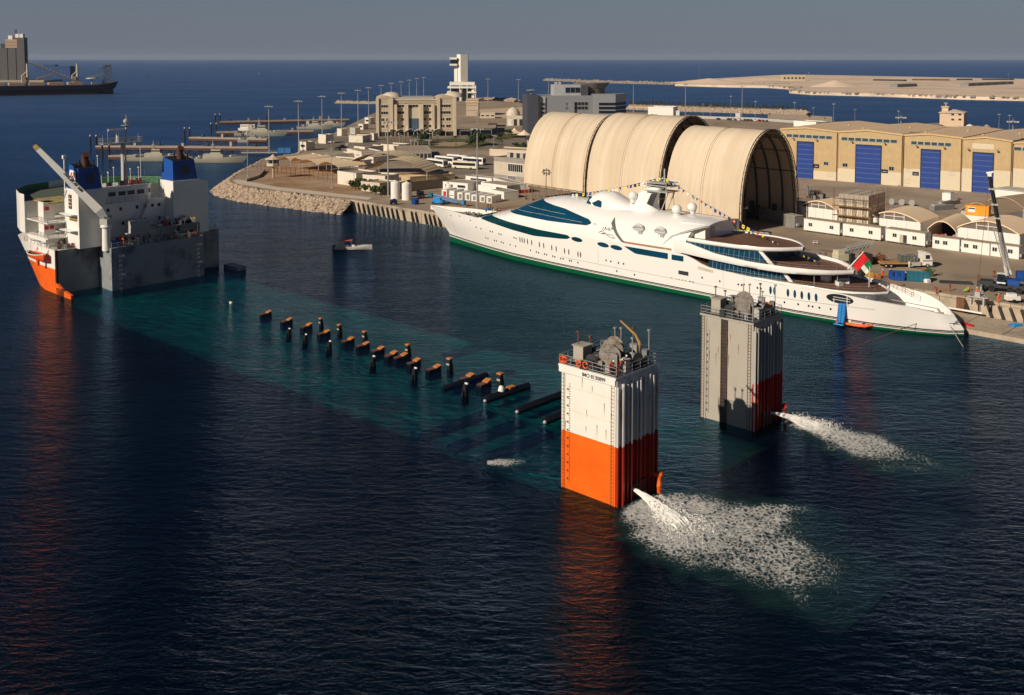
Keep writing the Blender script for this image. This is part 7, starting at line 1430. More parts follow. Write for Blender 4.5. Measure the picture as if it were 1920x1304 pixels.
for x in (-3.6, -2.3, 1.4, 2.7):
    for y in (-1.1, 1.1): MB().lathe([(.01, -.16), (.58, -.16), (.58, .16), (.01, .16)], (x, y, .58), 14, 0, 'y').build('wheel', BLACK, t)
CRM = mat('crane_cream', (.62, .55, .40), .5); MB().box((-2.6, .2, 1.5), (3.6, 2.4, 1.6)).box((-3.4, .2, 3.1), (1.8, 2.0, .8)).build('superstructure', CRM, t); MB().box((3.9, 0, 1.2), (1.8, 2.4, 1.5)).build('driver_cab', DARK, t); MB().box((-1.0, -1.2, 1.5), (1.2, 1.0, 1.7)).build('operator_cab', GLASS, t)
boom([(-3.6, 0, 3.4), (4.6, 0, 4.6)], [.55, .42], LGREY, t, 'boom'); o = MB()
for k in range(8): x = -2.6 + k; o.tube([(x, -.8, 3.8 + k * .14), (x + 1, -.8, 4.9 + k * .14)], .05, 4); o.tube([(x, -.8, 4.9 + k * .14), (x + 1, -.8, 3.9 + k * .14)], .05, 4)
o.tube([(-2.6, -.8, 3.8), (5.4, -.8, 4.9)], .07, 4); o.tube([(-2.6, -.8, 4.9), (5.4, -.8, 6.0)], .07, 4); o.build('lattice_jib', LGREY, t)
tag(MB().box((0, 0, 0), (2, 1.6, 1.4)).tube([(-.8, 0, 1.4), (.6, .3, 2.5)], .2, 6).box((1.2, .3, 0), (1.0, 1.2, 1.9)).build('rusty_machinery', RUST, None, at(1646, 494, 4)), 'rusty orange and black machinery between the truck crane and the lorry', 'machinery')
skip(at(1681, 525, 4), Q.rz + .45, 3.2, 1.8, 1.9, BLUEP, 'blue open skip with gear between two orange clad workers', fill=NAVY)
skip(at(1720.5, 527, 4), Q.rz + .45, 4.6, 2.0, 1.9, TEAL, 'large teal blue skip on the quay edge', fill=GREYP)
MB_ = tag(MB().box((0, 0, 0), (1.0, 1.0, .7), .4).box((0, 0, .7), (.8, .8, .1)).build('white_box', WHITE, None, at(1738.5, 530, 4)), 'small white box at the right foot of the teal skip', 'box')
t = tag(MB().box((0, 0, 0), (2.2, .9, 1.6), .3).tube([(-.5, 0, 1.6), (1.5, .6, 2.4)], .15, 6).tube([(-1, .2, .6), (1.6, -.3, 1.6)], .25, 6).build('hose_machine', mat('green_brown', (.08, .13, .07), .7), None, at(1740, 519, 4)), 'dark green and brown pump behind the teal skip', 'machine')
tag(MB().box((0, 0, 0), (6.5, 1.2, .35)).box((2.6, 0, .35), (1.0, 1.0, .2)).bb(-3, 2, -.5, -.35, .35, .5).bb(-3, 2, .35, .5, .35, .5).build('spreader_beam', DARK, None, at(1792, 532, 4), Q.rz + .5), 'long dark steel frame lying on the quay right of the teal skip', 'frame')
for i, (x, y) in enumerate(((1629, 519.5), (1643, 522))): tag(MB().box((0, 0, 0), (1.8, .9, .35), .2).box((.4, 0, .35), (.7, .7, .6), .2).tube([(-.8, 0, .3), (0, .2, .9)], .12, 5).build('yellow_gear', YELLOW if not i else TIMBER, None, at(x, y, 4)), ['yellow gear pile left of the workers, nearer the flag', 'orange brown gear pile directly left of the workers'][i], 'gear')
tag(MB().box((0, 0, 0), (1.6, 1.2, .08)).bb(-.8, -.7, -.6, .6, 0, 1.3).bb(.7, .8, -.6, .6, 0, 1.3).bb(-.8, .8, -.6, -.5, 1.2, 1.3).build('steel_cradle', RUST, None, at(1543, 484, 4)), 'small rusty frame standing alone beyond the helicopter deck', 'frame')
tag(MB().box((0, 0, .4), (1.3, .7, .1)).tube([(-.5, -.3, 0), (-.5, -.3, 1.0), (.5, -.3, 1.0), (.5, -.3, 0)], .05, 5).build('white_trestle', WHITE, None, at(1528, 458, 4)), 'small white trestle on the bare quay before the cabins', 'trestle')
for i, (x, y, su, ps, ht, lab) in enumerate([(1655, 521, HIVIS_O, 'stand', HELM, 'person in orange coverall and white helmet, leftmost at the skips'), (1669, 521, HIVIS_O, 'walk', HELM, 'person in orange coverall at the left side of the blue skip'), (1699, 526, HIVIS_O, 'stand', HELM, 'person in orange coverall at the right side of the blue skip'),
        (1705, 503, WHITECLOTH, 'stand', None, 'person in white robe standing at the lorry front wheel'), (1733, 514, HIVIS_O, 'lean', None, 'person in orange bending over the teal skip, left one'), (1738, 515, HIVIS_O, 'lean', None, 'person in orange bending over the teal skip, right one'), (1756, 551, HIVIS_R, 'lean', None, 'person in red stooping at the quay edge right of the teal skip'),
        (1781, 546, HIVIS_R, 'stand', None, 'person in red standing near the timber balks on the quay'), (1831.5, 556, HIVIS_O, 'stand', HELM, 'person in orange beside the hanging white frame'), (1872, 568, HIVIS_O, 'stand', HELM, 'person in orange between the crane and the white trailer'), (1864, 520, HIVIS_R, 'walk', None, 'person in red behind the crane left outrigger'), (1812, 549, HIVIS_Y, 'sit', None, 'person crouching at the small coil left of the crane')]): person(at(x, y, 4), [.3, 1.2, 2.2, 0, 2.6, 3.0, 1, 4, 2, 3.3, .5, 1][i], ps, su, ht, lab, 'people working on the quay')
for i, (x, y, r) in enumerate(((1770, 547, .3), (1803, 545, 1.2))): tag(MB().box((0, 0, 0), (3.0, .3, .3), r).box((.2, .5, 0), (2.8, .3, .3), r + .1).build('timber_balks', WOOD, None, at(x, y, 4)), ['timber balks lying by the red clad person', 'short timber balks near the small coil'][i], 'timber') if i == 0 else None
tr_ = thing('trailer', 'small white two wheeled trailer with machinery right of the crane', 'trailer', at(1898, 568, 4), .0); MB().box((0, 0, .6), (2.6, 1.4, .8)).box((-.2, 0, 1.4), (1.6, 1.1, .5)).build('body', WHITE, tr_)
for y in (-.8, .8): MB().lathe([(.01, -.1), (.42, -.1), (.42, .1), (.01, .1)], (0, y, .42), 12, 0, 'y').build('wheel', BLACK, tr_)
MB().tube([(1.3, 0, .7), (2.8, 0, .5)], .07, 5).build('drawbar', DARK, tr_)
# mobile crane
cb = at(1890, 548, 4); t = thing('mobile_crane', 'mobile crane with a long black and white telescopic boom raised at the right edge', 'crane', cb, Q.rz + .25)
MB().box((0, 0, .9), (11.5, 2.8, .8)).box((5.2, 0, 1.5), (1.6, 2.6, 1.0)).box((-4, 0, 1.7), (2.5, 2.4, .4)).build('carrier', DARK, t)
for x in (-4.6, -3.0, .5, 2.0, 3.6):
    for y in (-1.2, 1.2): MB().lathe([(.01, -.2), (.65, -.2), (.65, .2), (.01, .2)], (x, y, .65), 14, 0, 'y').build('wheel', BLACK, t)
for x, s_ in ((-4.8, 1), (4.2, 1), (-4.8, -1), (4.2, -1)): MB().tube([(x, 0, 1.1), (x, s_ * 3.8, 1.1)], .22, 6).tube([(x, s_ * 3.8, 1.2), (x, s_ * 3.8, .1)], .14, 6).box((x, s_ * 3.8, 0), (1, 1, .15)).build('outrigger', LGREY, t)
MB().box((0, 0, 1.75), (4.2, 2.8, 1.0)).lathe([(1.2, 1.5), (1.2, 1.8)], (0, 0, 0), 14).build('slewing_platform', BLUEP, t); MB().box((2.6, 1.6, 2.4), (1.6, 2.6, 1.8), .6).build('counterweight', BLUEP, t); MB().box((-1.2, -1.8, 2.2), (1.5, 1.2, 1.9), 0, 0, .85).build('operator_cab', GLASS, t); MB().bb(-2.0, -.4, -2.45, -1.15, 4.05, 4.15).build('cab_roof', WHITE, t); MB().bb(-2, -.4, -2.45, -1.15, 2.1, 2.4).build('cab_floor', WHITE, t)
# boom in the plane seen: tip well up and to the left
D0 = cb.y; ang = -(Q.rz + .25)
def loc_(px, py, Y): 
    d = ((px - 960) / 1880.0, 1.0, -(py - 230) / 1880.0); w = Vector((d[0], _c * d[1] + _s * d[2], -_s * d[1] + _c * d[2])); P_ = w * (Y / w.y) + Vector((0, 0, CAM_H)); v = P_ - cb; return Vector((v.x * cos(ang) - v.y * sin(ang), v.x * sin(ang) + v.y * cos(ang), v.z))
b0, b1, b2 = loc_(1890, 516, D0 + 1), loc_(1875, 434, D0 - 3), loc_(1855.5, 331, D0 - 8)
boom([b0, b1], [.62, .5], WHITE, t, 'boom'); boom([b1, b1.lerp(b2, .5), b2], [.46, .42, .36], DARK, t, 'boom_extension'); MB().box(b2, (.7, .6, .7)).tube([b2 + Vector((-.6, 0, .6)), b2 + Vector((.7, 0, .9))], .2, 6).build('boom_head', WHITE, t)
o = MB(); j0, j1 = loc_(1882, 500, D0 - 1.5), loc_(1862, 430, D0 - 4.5)
for k in range(4): 
    dx = Vector(((k % 2) * .7, (k // 2) * .7, 0)); o.tube([j0 + dx, j1 + dx], .05, 4)
for k in range(12): a, c_ = j0.lerp(j1, k / 12), j0.lerp(j1, (k + 1) / 12); o.tube([a, c_ + Vector((.7, 0, 0))], .035, 4); o.tube([a + Vector((.7, 0, 0)), c_ + Vector((0, .7, 0))], .035, 4)
o.build('folded_jib', LGREY, t); MB().tube([loc_(1896, 514, D0), loc_(1882, 455, D0 - 2)], .28, 8).build('luffing_cylinder', WHITE, t)
for f_ in (.25, .5, .78): p = b1.lerp(b2, f_); MB().box(p - Vector((0, 0, .2)), (1.2, 1.1, .35)).build('boom_collar', LGREY, t)
hk = loc_(1835, 520, D0 - 8); top_ = b2
MB().tube([top_, (hk.x + (top_.x - hk.x) * .02, hk.y, hk.z + .5)], .05, 4).box(hk - Vector((0, 0, .6)), (.5, .4, 1.1)).build('hook_and_cable', RUST, t)
tf = tag(MB().box((0, 0, 0), (3.6, 1.2, .2), .2).box((-1.2, 0, -1.6), (.3, .8, 1.8)).box((1.2, 0, -1.6), (.3, .8, 1.8)).tube([(-1.4, 0, .2), (0, 0, 3.2), (1.4, 0, .2)], .04, 4).box((0, 0, .2), (1.0, .7, .9)).build('white_rig', LGREY, None, at(1833, 569, 4) + Vector((0, 0, 1.2)), Q.rz), 'white and grey rigged frame hanging from the crane at the quay edge', 'frame')
tag(MB().tube([(0, 0, 0), (0, 0, 1)], .3, 8).lathe([(.5, 0), (.7, .15), (.5, .3)], (0, 0, 0), 12).build('coil', WOOD, None, at(1816, 546, 4)), 'small tan coil on the quay left of the crane outrigger', 'coil')
tag(MB().box((0, 0, 0), (1.6, 1.0, .5), .3).tube([(-1.5, .3, .3), (1.8, -.4, .6)], .12, 5).build('blue_gear', LBLUE, None, at(1905, 612, .9)), 'blue gear lying on the pontoon at the right edge', 'gear')
# house on the rocks
f, t = F_thing('lookout_house', 'pink beige two storey house with a small roof tower on the rocky knoll', 'house', (1761.5, 237), (1808, 238.5), z=7); z_ = lambda py: f.p(1785, py)[1]; L_ = f.L; PB = mat('pink_beige', (.62, .46, .33), .8)
MB().bb(0, L_ * .97, 0, 16, -2, z_(212.5)).build('wall', PB, t); MB().prism([(-.8, -.8), (L_, -.8), (L_, 17), (-.8, 17)], z_(212.5), z_(211.5)).add([(-.8, -.8, z_(211.5)), (L_, -.8, z_(211.5)), (L_, 17, z_(211.5)), (-.8, 17, z_(211.5)), (5, 7, z_(206.5)), (L_ - 6, 7, z_(206.5))], [(0, 1, 5, 4), (1, 2, 5), (2, 3, 4, 5), (3, 0, 4)]).build('roof', mat('house_roof', (.60, .5, .4), .8), t)
MB().bb(L_ * .06, L_ * .32, 2, 9, z_(212), z_(202.5)).bb(L_ * .03, L_ * .35, 1.4, 9.6, z_(202.5), z_(200.5)).build('roof_tower', PB, t); MB().tube([(L_ * .2, 5, z_(200)), (L_ * .2, 5, z_(194))], .5, 6).lathe([(1.6, z_(195)), (1.6, z_(194))], (L_ * .2, 5, 0), 8).build('radar', LGREY, t)
for px in (1783.5, 1797): 
    for py in (213.5, 223): a = f.rect(px, py, px + 5.5, py + 3.2); win(t, a[0], a[1], a[2], a[3], GLASS)
MB().lathe([(2.2, 0), (2.2, 2.0), (.01, 3)], (L_ + 3, 2, -1), 12).build('white_cistern', WHITE, t)
kn = [at(x, y, 4) for x, y in ((1690, 240), (1730, 247), (1790, 250), (1850, 251), (1875, 248), (1830, 241), (1760, 236))]
b = MB(); cxy = sum(kn, Vector()) / 7; b.grid([[p for p in kn], [cxy.lerp(p, .72) + Vector((0, 0, 3)) - Vector((0, 0, 0)) for p in kn]], closed=True); b.add([cxy.lerp(p, .72) + Vector((0, 0, 3)) for p in kn], [tuple(range(7))]); b.build('rocky_knoll', ROCK2)['kind'] = 'structure'
rocks('knoll_rocks', [tuple(cxy.lerp(p, .72))[:2] for p in kn[:5]], 12, 6.5, 3.5, 420, 1.5, ROCK2, 23, 1)

# ------------------------------------------------------------------ guide posts, keel blocks and fender tubes standing on the sunken deck
gp = thing('guide_post', '', 'guide post'); MB().box((0, 0, -2), (1.1, 1.1, 4.6), 0, 0, .8).box((0, -.5, -2), (.5, 1.6, 3.6), 0, 0, .5).build('post', BLACK, gp); cap_o = MB().box((0, 0, 2.6), (1.3, 1.1, .35)).build('post_cap', TIMBER, gp); MB().bb(-.5, .5, .56, .66, 1.2, 1.6).build('pad', LGREY, gp)
gp2 = thing('guide_post', '', 'guide post'); MB().box((0, 0, -2), (1.1, 1.1, 4.5), 0, 0, .8).box((0, .6, -2), (.5, 1.4, 3.2), 0, 0, .5).build('post', BLACK, gp2); MB().box((0, -.3, 2.5), (.9, .3, .3)).box((.2, -.3, 2.0), (.2, .2, .6)).build('bracket', WHITE, gp2)
words = ['farthest from the towers', 'second from the far end', 'third from the far end', 'third from the near end', 'second from the near end', 'nearest the white tower']
for pr, pts, nm in ((gp, [(601.7, 612), (636.5, 625), (684, 639), (765, 665), (843, 693), (938, 723)], 'timber capped black guide post in the far row, '), (gp2, [(542, 631), (573, 643), (618, 657), (700, 687), (778, 711), (873, 742)], 'black guide post with white bracket in the near row, ')):
    for i, (x, y) in enumerate(pts):
        p = at(x, y, 0); lab = nm + words[i]
        k = .55 + .03 * i
        if i == 0: pr.location = p; pr.rotation_euler.z = S.rz; pr.scale = (k, k, k); pr['label'] = lab; pr['group'] = 'guide posts standing out of the water'
        else: copy_tree(pr, p, S.rz, lab, 'guide posts standing out of the water', k)
kb = thing('keel_block', '', 'keel block')
b = MB(); b.add([(-.8, -1.8, -2), (.8, -1.8, -2), (.8, 1.8, -2), (-.8, 1.8, -2), (-.7, -1.7, .75), (.7, -1.7, .75), (.7, -.3, .35), (-.7, -.3, .35), (.7, 1.7, .3), (-.7, 1.7, .3)], [(3, 2, 1, 0), (0, 1, 5, 4), (4, 5, 6, 7), (7, 6, 8, 9), (2, 3, 9, 8), (0, 4, 7, 9, 3), (1, 2, 8, 6, 5)]); b.build('block', BLACK, kb)
MB().add([(-.75, -1.75, .78), (.75, -1.75, .78), (.75, -.4, .42), (-.75, -.4, .42), (-.75, -1.75, .98), (.75, -1.75, .98), (.75, -.4, .62), (-.75, -.4, .62)], [(3, 2, 1, 0), (4, 5, 6, 7), (0, 1, 5, 4), (1, 2, 6, 5), (2, 3, 7, 6), (3, 0, 4, 7)]).build('timber_pad', TIMBER, kb); MB().bb(-.7, .7, -.3, 1.6, .38, .44).build('rubber_pad', mat('dull_red_pad', (.16, .07, .05), .8), kb)
kw = 'first second third fourth fifth sixth seventh eighth ninth tenth eleventh twelfth thirteenth'.split()
for i, (x, y) in enumerate([(498, 590), (537, 604), (574, 614), (607, 627), (652, 641), (680, 650), (708, 659), (733, 668), (751, 671.5), (775.4, 682), (812.5, 694), (875, 711), (907, 722)]):
    p = at(x, y, 0); lab = 'keel block with orange timber pad awash, %s from the far end of the line' % kw[i]
    if i == 0: kb.location = p; kb.rotation_euler.z = S.rz; kb.scale = (.66,) * 3; kb['label'] = lab; kb['group'] = 'keel blocks awash on the sunken deck'
    else: copy_tree(kb, p, S.rz + .05 * ((i * 7) % 5 - 2), lab, 'keel blocks awash on the sunken deck', .66 + .008 * i)
for i, (a, c_, dz) in enumerate((((829.5, 728), (912, 702), -.25), ((909, 752), (990, 725), .1), ((969, 773), (1052, 742), .15), ((1021, 793), (1096, 762), .2))):
    p0, p1 = at(*a), at(*c_); mid = (p0 + p1) / 2; d = p1 - p0; L_ = d.length
    t = thing('fender_tube', 'long black floating tube, ' + ['mostly awash, farthest from the white tower', 'with a white bag and an orange pad on it', 'third, nearly touching the white tower', 'nearest the white tower and partly hidden by it'][i], 'tube', (mid.x, mid.y, dz), atan2(d.y, d.x), 'floating black tubes'); MB().tube([(-L_ / 2, 0, 0), (-L_ / 2 + .3, 0, 0), (L_ / 2, 0, 0)], [.45, .62, .62], 14).build('tube_body', mat('wet_black_tube', (.008, .010, .016), .25), t, smooth=50)
    MB().ball((-L_ / 2 - .05, -.1, -.1), .28, 8).build('end_valve', LGREY, t)
    if i == 1: MB().box((.9, 0, .55), (1.3, .9, .3)).build('timber_pad', TIMBER, t)
bag = at(940, 741); tag(MB().lathe([(.01, -.1), (.45, 0), (.55, .5), (.35, 1.1), (.01, 1.2)], (0, 0, 0), 10).build('white_bag', WHITE, None, bag + Vector((0, 0, .3)), smooth=60), 'white bulging bag standing on the black tube', 'bag')
tag(MB().ball((0, 0, .0), .35, 8).box((0, 0, .1), (.9, .3, .2), S.rz).build('marker_float', FABRIC, None, at(433, 569)), 'small pale float alone near the grey bow wall', 'float')

# ------------------------------------------------------------------ discharge jets and foam
def foam_mat():
    m, N, L, P = node_mat('foam'); tc = N.new("ShaderNodeTexCoord"); at_ = N.new("ShaderNodeAttribute"); at_.attribute_name = 'mask'
    n1 = N.new("ShaderNodeTexNoise"); n1.inputs['Scale'].default_value = 3.4; n1.inputs['Detail'].default_value = 9; n1.inputs['Roughness'].default_value = .74; n1.inputs['Distortion'].default_value = .7; L.new(tc.outputs['Object'], n1.inputs[0])
    v = N.new("ShaderNodeTexVoronoi"); v.feature = 'DISTANCE_TO_EDGE'; v.inputs['Scale'].default_value = 1.7; L.new(n1.outputs[1], v.inputs[0]) if False else None
    ad = N.new("ShaderNodeVectorMath"); ad.operation = 'MULTIPLY_ADD'; L.new(n1.outputs[1], ad.inputs[0]); ad.inputs[1].default_value = (.6, .6, .6); L.new(tc.outputs['Object'], ad.inputs[2]); L.new(ad.outputs[0], v.inputs[0])
    def mth(op, a, b=None, vv=None):
        k = N.new("ShaderNodeMath"); k.operation = op; L.new(a, k.inputs[0]); 
        if b is not None: L.new(b, k.inputs[1])
        elif vv is not None: k.inputs[1].default_value = vv
        return k.outputs[0]
    lace = mth('SUBTRACT', n1.outputs[0], mth('MULTIPLY', v.outputs[0], vv=.75))           # lacy cells
    th = mth('SUBTRACT', mth('ADD', lace, mth('MULTIPLY', at_.outputs['Fac'], vv=.80)), vv=.83)
    fo = N.new("ShaderNodeMapRange"); fo.inputs['From Min'].default_value = 0; fo.inputs['From Max'].default_value = .20; L.new(th, fo.inputs[0])
    mx = N.new("ShaderNodeMix"); mx.data_type = 'RGBA'; L.new(fo.outputs[0], mx.inputs['Factor']); mx.inputs['A'].default_value = (.010, .12, .13, 1); mx.inputs['B'].default_value = (.95, .94, .92, 1); L.new(mx.outputs['Result'], P.inputs['Base Color'])
    ae = mth('MULTIPLY', at_.outputs['Fac'], vv=.7); al = mth('MAXIMUM', ae, fo.outputs[0]); gate = N.new("ShaderNodeMapRange"); gate.inputs['From Max'].default_value = .12; L.new(at_.outputs['Fac'], gate.inputs[0]); L.new(mth('MULTIPLY', al, gate.outputs[0]), P.inputs['Alpha'])
    bp = N.new("ShaderNodeBump"); bp.inputs['Distance'].default_value = 1.6; L.new(n1.outputs[0], bp.inputs['Height']); L.new(bp.outputs[0], P.inputs['Normal']); P.inputs['Roughness'].default_value = .7; return m
FOAM = foam_mat()
from mathutils import noise as mn
def foam(o, ax, L_, W_, prof, lift=.25, seed=0.0, step=.35, tail=1.0):
    """foam sheet on the water: o start, ax direction, plume widening then fading; heights ripple"""
    ax = Vector((ax.x, ax.y, 0)).normalized(); sd = Vector((-ax.y, ax.x, 0)); nx, ny = int(L_ / step), int(2 * W_ / step); V = []; M_ = []
    for i in range(nx + 1):
        u = i / nx
        for j in range(ny + 1):
            w = -1 + 2 * j / ny; p = o + ax * (u * L_) + sd * (w * W_); hw = max(.02, ip(u, prof)); r = abs(w) / hw; big_ = mn.noise(Vector((p.x * .12, p.y * .12, seed))) * .35 + mn.noise(Vector((p.x * .45, p.y * .45, seed + 5))) * .18
            m = max(0, 1 - (r + big_) ** 2) * min(1, u * 14) * max(0, 1 - max(0, u + big_ * .5) ** 1.8 * tail); M_.append(max(0, min(1, m)) * 1.0); V.append((p.x, p.y, .04 + lift * m * (.6 + 1.2 * abs(mn.noise(Vector((p.x * 1.1, p.y * 1.1, seed + 9)))))))
    F_ = [(i * (ny + 1) + j, (i + 1) * (ny + 1) + j, (i + 1) * (ny + 1) + j + 1, i * (ny + 1) + j + 1) for i in range(nx) for j in range(ny) if max(M_[i * (ny + 1) + j], M_[(i + 1) * (ny + 1) + j + 1]) > .01]
    me = bpy.data.meshes.new('foam'); me.from_pydata(V, [], F_); me.materials.append(FOAM); a = me.attributes.new('mask', 'FLOAT', 'POINT'); a.data.foreach_set('value', M_); me.shade_smooth(); ob = bpy.data.objects.new('foam', me); COL.objects.link(ob); ob['kind'] = 'stuff'; return ob
JET = mat('white_spray', (.80, .79, .76), .9, var=.1, scale=4)
def jet(o, e, r0, r1, n, seed, label):
    """water shot: thousands of thrown streaks and drops along a falling arc, bursting where it lands"""
    rnd = random.Random(seed); d = e - o; d.z = 0; L_ = d.length; d.normalize(); sd = Vector((-d.y, d.x, 0)); b = MB()
    for i in range(n):
        splash = i > n * .55; u = 1.0 + rnd.gauss(0, .22) if splash else rnd.random() ** .9 * 1.05; u = max(0, u); c = o + d * (L_ * u); c.z = max(.05, o.z * (1 - u * u)); r = r0 + (r1 - r0) * min(1.3, u) ** 1.3
        g = rnd.random() * 6.28; k = rnd.random() ** .5 * (1.9 if splash else 1); t = (d - Vector((0, 0, 2 * u * o.z / L_ * .8))).normalized()
        q_ = c + sd * (r * k * cos(g)); q_.z += (abs(rnd.gauss(0, .38)) if splash else r * .6 * k * sin(g)); q_.z = max(.06, q_.z); s_ = rnd.uniform(.015, .05) if splash else rnd.uniform(.03, .08) * (.6 + u * .6); l = s_ * rnd.uniform(1.5, 3.5) if splash else s_ * rnd.uniform(5, 10)
        up = Vector((0, 0, 1)); v = [q_ + t * l, q_ - t * l, q_ + sd * s_, q_ - sd * s_, q_ + up * s_, q_ - up * s_]
        b.add(v, [(0, 2, 4), (2, 1, 4), (1, 3, 4), (3, 0, 4), (2, 0, 5), (1, 2, 5), (3, 1, 5), (0, 3, 5)])
    tag(b.build('water_jet', JET, fix=False), label, 'water jet')
j0 = S.W(-.4, -2.6, 1.5); j1 = at(1275, 990); jet(j0, j1, .2, 1.5, 11000, 3, 'thick white water jet bursting from the foot of the white and orange tower')
ax = at(1470, 1058) - at(1172, 943); foam(at(1172, 940), ax, 31, 19, [(0, .1), (.1, .36), (.26, .6), (.5, .72), (.75, .62), (1, .4)], .55, 1.0, .25, .7)
k0 = S.W(.2, -36.5, 1.5); jet(k0, at(1530, 806), .2, 1.3, 8000, 5, 'white water jet bursting from the foot of the grey and red tower')
ax2 = at(1700, 855) - at(1470, 788); foam(at(1462, 787), ax2, 27, 14, [(0, .06), (.15, .25), (.4, .48), (.7, .6), (1, .55)], .45, 3.0, .28, .7)
foam(at(910, 870), Vector((1, .1, 0)), 5.2, 2.2, [(0, .5), (.5, 1), (1, .5)], .2, 7.0, .15, .5)

# ------------------------------------------------------------------ naval jetties and patrol boats
PIER = mat('pier_concrete', (.36, .30, .24), .85, var=.15); PRED = mat('pier_red_fender', (.09, .035, .028), .8)
def pier(label, p1, p2, W_, dolphins=1, z=2.6):
    a, c_ = at(p1[0], p1[1], 0), at(p2[0], p2[1], 0); d = c_ - a; L_ = d.length; t = thing('jetty', label, 'jetty', a, atan2(d.y, d.x), 'naval jetties'); MB().bb(0, L_, 0, W_, z - .9, z).build('deck', PIER, t); MB().bb(0, L_, -.15, 0, .4, z - .9).build('fender_face', PRED, t)
    b = MB(); 
    for k in range(int(L_ / 6) + 1): b.tube([(k * 6 + .5, .8, -.4), (k * 6 + .5, .8, z - .9)], .35, 6); b.tube([(k * 6 + .5, W_ - .8, -.4), (k * 6 + .5, W_ - .8, z - .9)], .35, 6)
    b.build('piles', DARK, t)['kind'] = 'stuff'
    if dolphins:
        o = MB(); 
        for x in (-3.2, .3): o.tube([(x, .6, -.5), (x, .6, 7.8)], .5, 8); o.tube([(x, .6, 7.8), (x, .6, 8.6)], .35, 8, 1)
        o.bb(-3.2, .3, .4, .8, 6.2, 6.6); o.bb(-3.2, .3, .4, .8, 4.2, 4.6); o.build('mooring_dolphin', [BLACK, WHITE], t)
    for k in range(int(L_ / 14)): MB().box((8 + k * 14, W_ * .6, z), (1.4, 1.2, 1.6 + (k * 37 % 3) * .5)).build('pier_box', PIER if k % 2 else DARK, t)
    return t
for a in [('naval jetty nearest the camera, behind the heavy lift ship mast', (203, 301), (352, 301), 4), ('long naval jetty running behind the two pale patrol boats', (179, 282), (502, 285), 5), ('naval jetty with red edge third from the camera', (354, 265), (500, 268.5), 5), ('naval jetty fourth from the camera, under the biggest grey vessel', (405, 254.5), (588, 252), 6), ('naval jetty farthest out, behind the biggest grey vessel', (412, 234.5), (655, 229.5), 6)]: pier(*a)
tag(MB().bb(0, 26, 0, 2, 1.8, 2.2).rail([(0, 0, 2.2), (26, 0, 2.2)], 1.1, .06, 2, 1).build('footbridge', LGREY, None, at(452, 294), 0.05), 'thin white railed footbridge from the near jetty to the shore', 'footbridge')
def patrol(label, x0, x1, y, style, seed):
    a, c_ = at(x0, y), at(x1, y); L_ = (c_ - a).length; t = thing('patrol_boat', label, 'patrol boat', a + Vector((0, 3, 0)), 0.0, 'grey patrol boats at the jetties'); G_ = mat('naval_grey', (.40, .38, .31), .6, var=.08, dirt=(.28, .24, .18), streak=1, dscale=.5, dthr=.6); B_ = L_ * .105; fb = 2.2 + L_ * .03; rnd = random.Random(seed); rows = []
    for i in range(15):
        u = i / 14; x = u * L_; w = B_ * (1 if u < .55 else max(.03, 1 - ((u - .55) / .45) ** 1.9)); zt = fb * (.62 + .38 * max(0, u - .25) / .75 * 1.2); xo = (u ** 6) * L_ * .03; rows.append([(x + xo, -w, zt), (x, -w * .96, zt * .5), (x - xo * 2, -w * .7, -.3), (x - xo * 2, w * .7, -.3), (x, w * .96, zt * .5), (x + xo, w, zt)])
    b = MB().grid(rows); b.add(rows[0], [(0, 1, 2, 3, 4, 5)]); b.build('hull', G_, t, smooth=40); MB().grid([[r[0], r[5]] for r in rows]).build('deck', mat('naval_deck', (.26, .24, .2), .8), t)
    z0 = fb * .66; H_ = L_ * .075
    hs = MB(); hs.box((L_ * .48, 0, z0), (L_ * .34, B_ * 1.45, H_), 0, 0, .94); hs.box((L_ * .52, 0, z0 + H_), (L_ * .17, B_ * 1.2, H_ * .95), 0, 0, .88); hs.build('deckhouse', G_, t)
    MB().box((L_ * .525, 0, z0 + H_ * 1.4), (L_ * .165, B_ * 1.19, H_ * .28)).build('bridge_windows', GLASS, t)
    if style: MB().box((L_ * .30, 0, z0 + H_ * .9), (L_ * .1, B_ * .9, H_ * 1.2), 0, 0, .7).build('funnel', G_, t); MB().box((L_ * .66, 0, z0), (L_ * .1, B_, H_ * .6), 0, 0, .8).build('forward_house', G_, t)
    m = MB(); mh = z0 + H_ * 2; m.tube([(L_ * .47, 0, mh), (L_ * .46, 0, mh + H_ * 1.9)], [.35, .15], 5).tube([(L_ * .42, 0, mh - H_), (L_ * .46, 0, mh + H_)], .15, 5).box((L_ * .47, 0, mh + H_), (1.2, 2.6, .25)).box((L_ * .47, 0, mh + H_ * .4), (1.6, 1.6, .2)); m.build('mast', G_, t)
    MB().lathe([(1.0, 0), (1.0, .5), (.7, 1.2), (.01, 1.3)], (L_ * .76, 0, fb * .82), 10).tube([(L_ * .76, 0, fb * .82 + .8), (L_ * .76 + 2.6, 0, fb * .82 + 1.3)], .1, 5).build('gun', G_, t)
    for k in range(7): MB().box((rnd.uniform(.05, .28) * L_, rnd.uniform(-.5, .5) * B_, z0 - .1), (rnd.uniform(.6, 2), rnd.uniform(.6, 1.6), rnd.uniform(.5, 1.6)), rnd.random()).build('deck_gear', [G_, DARK, LGREY][k % 3], t)
    MB().rail([(r[0][0], r[0][1] * .97, r[0][2]) for r in rows[::2]], 1.0, .05, 3, 1).build('railing', LGREY, t); return t
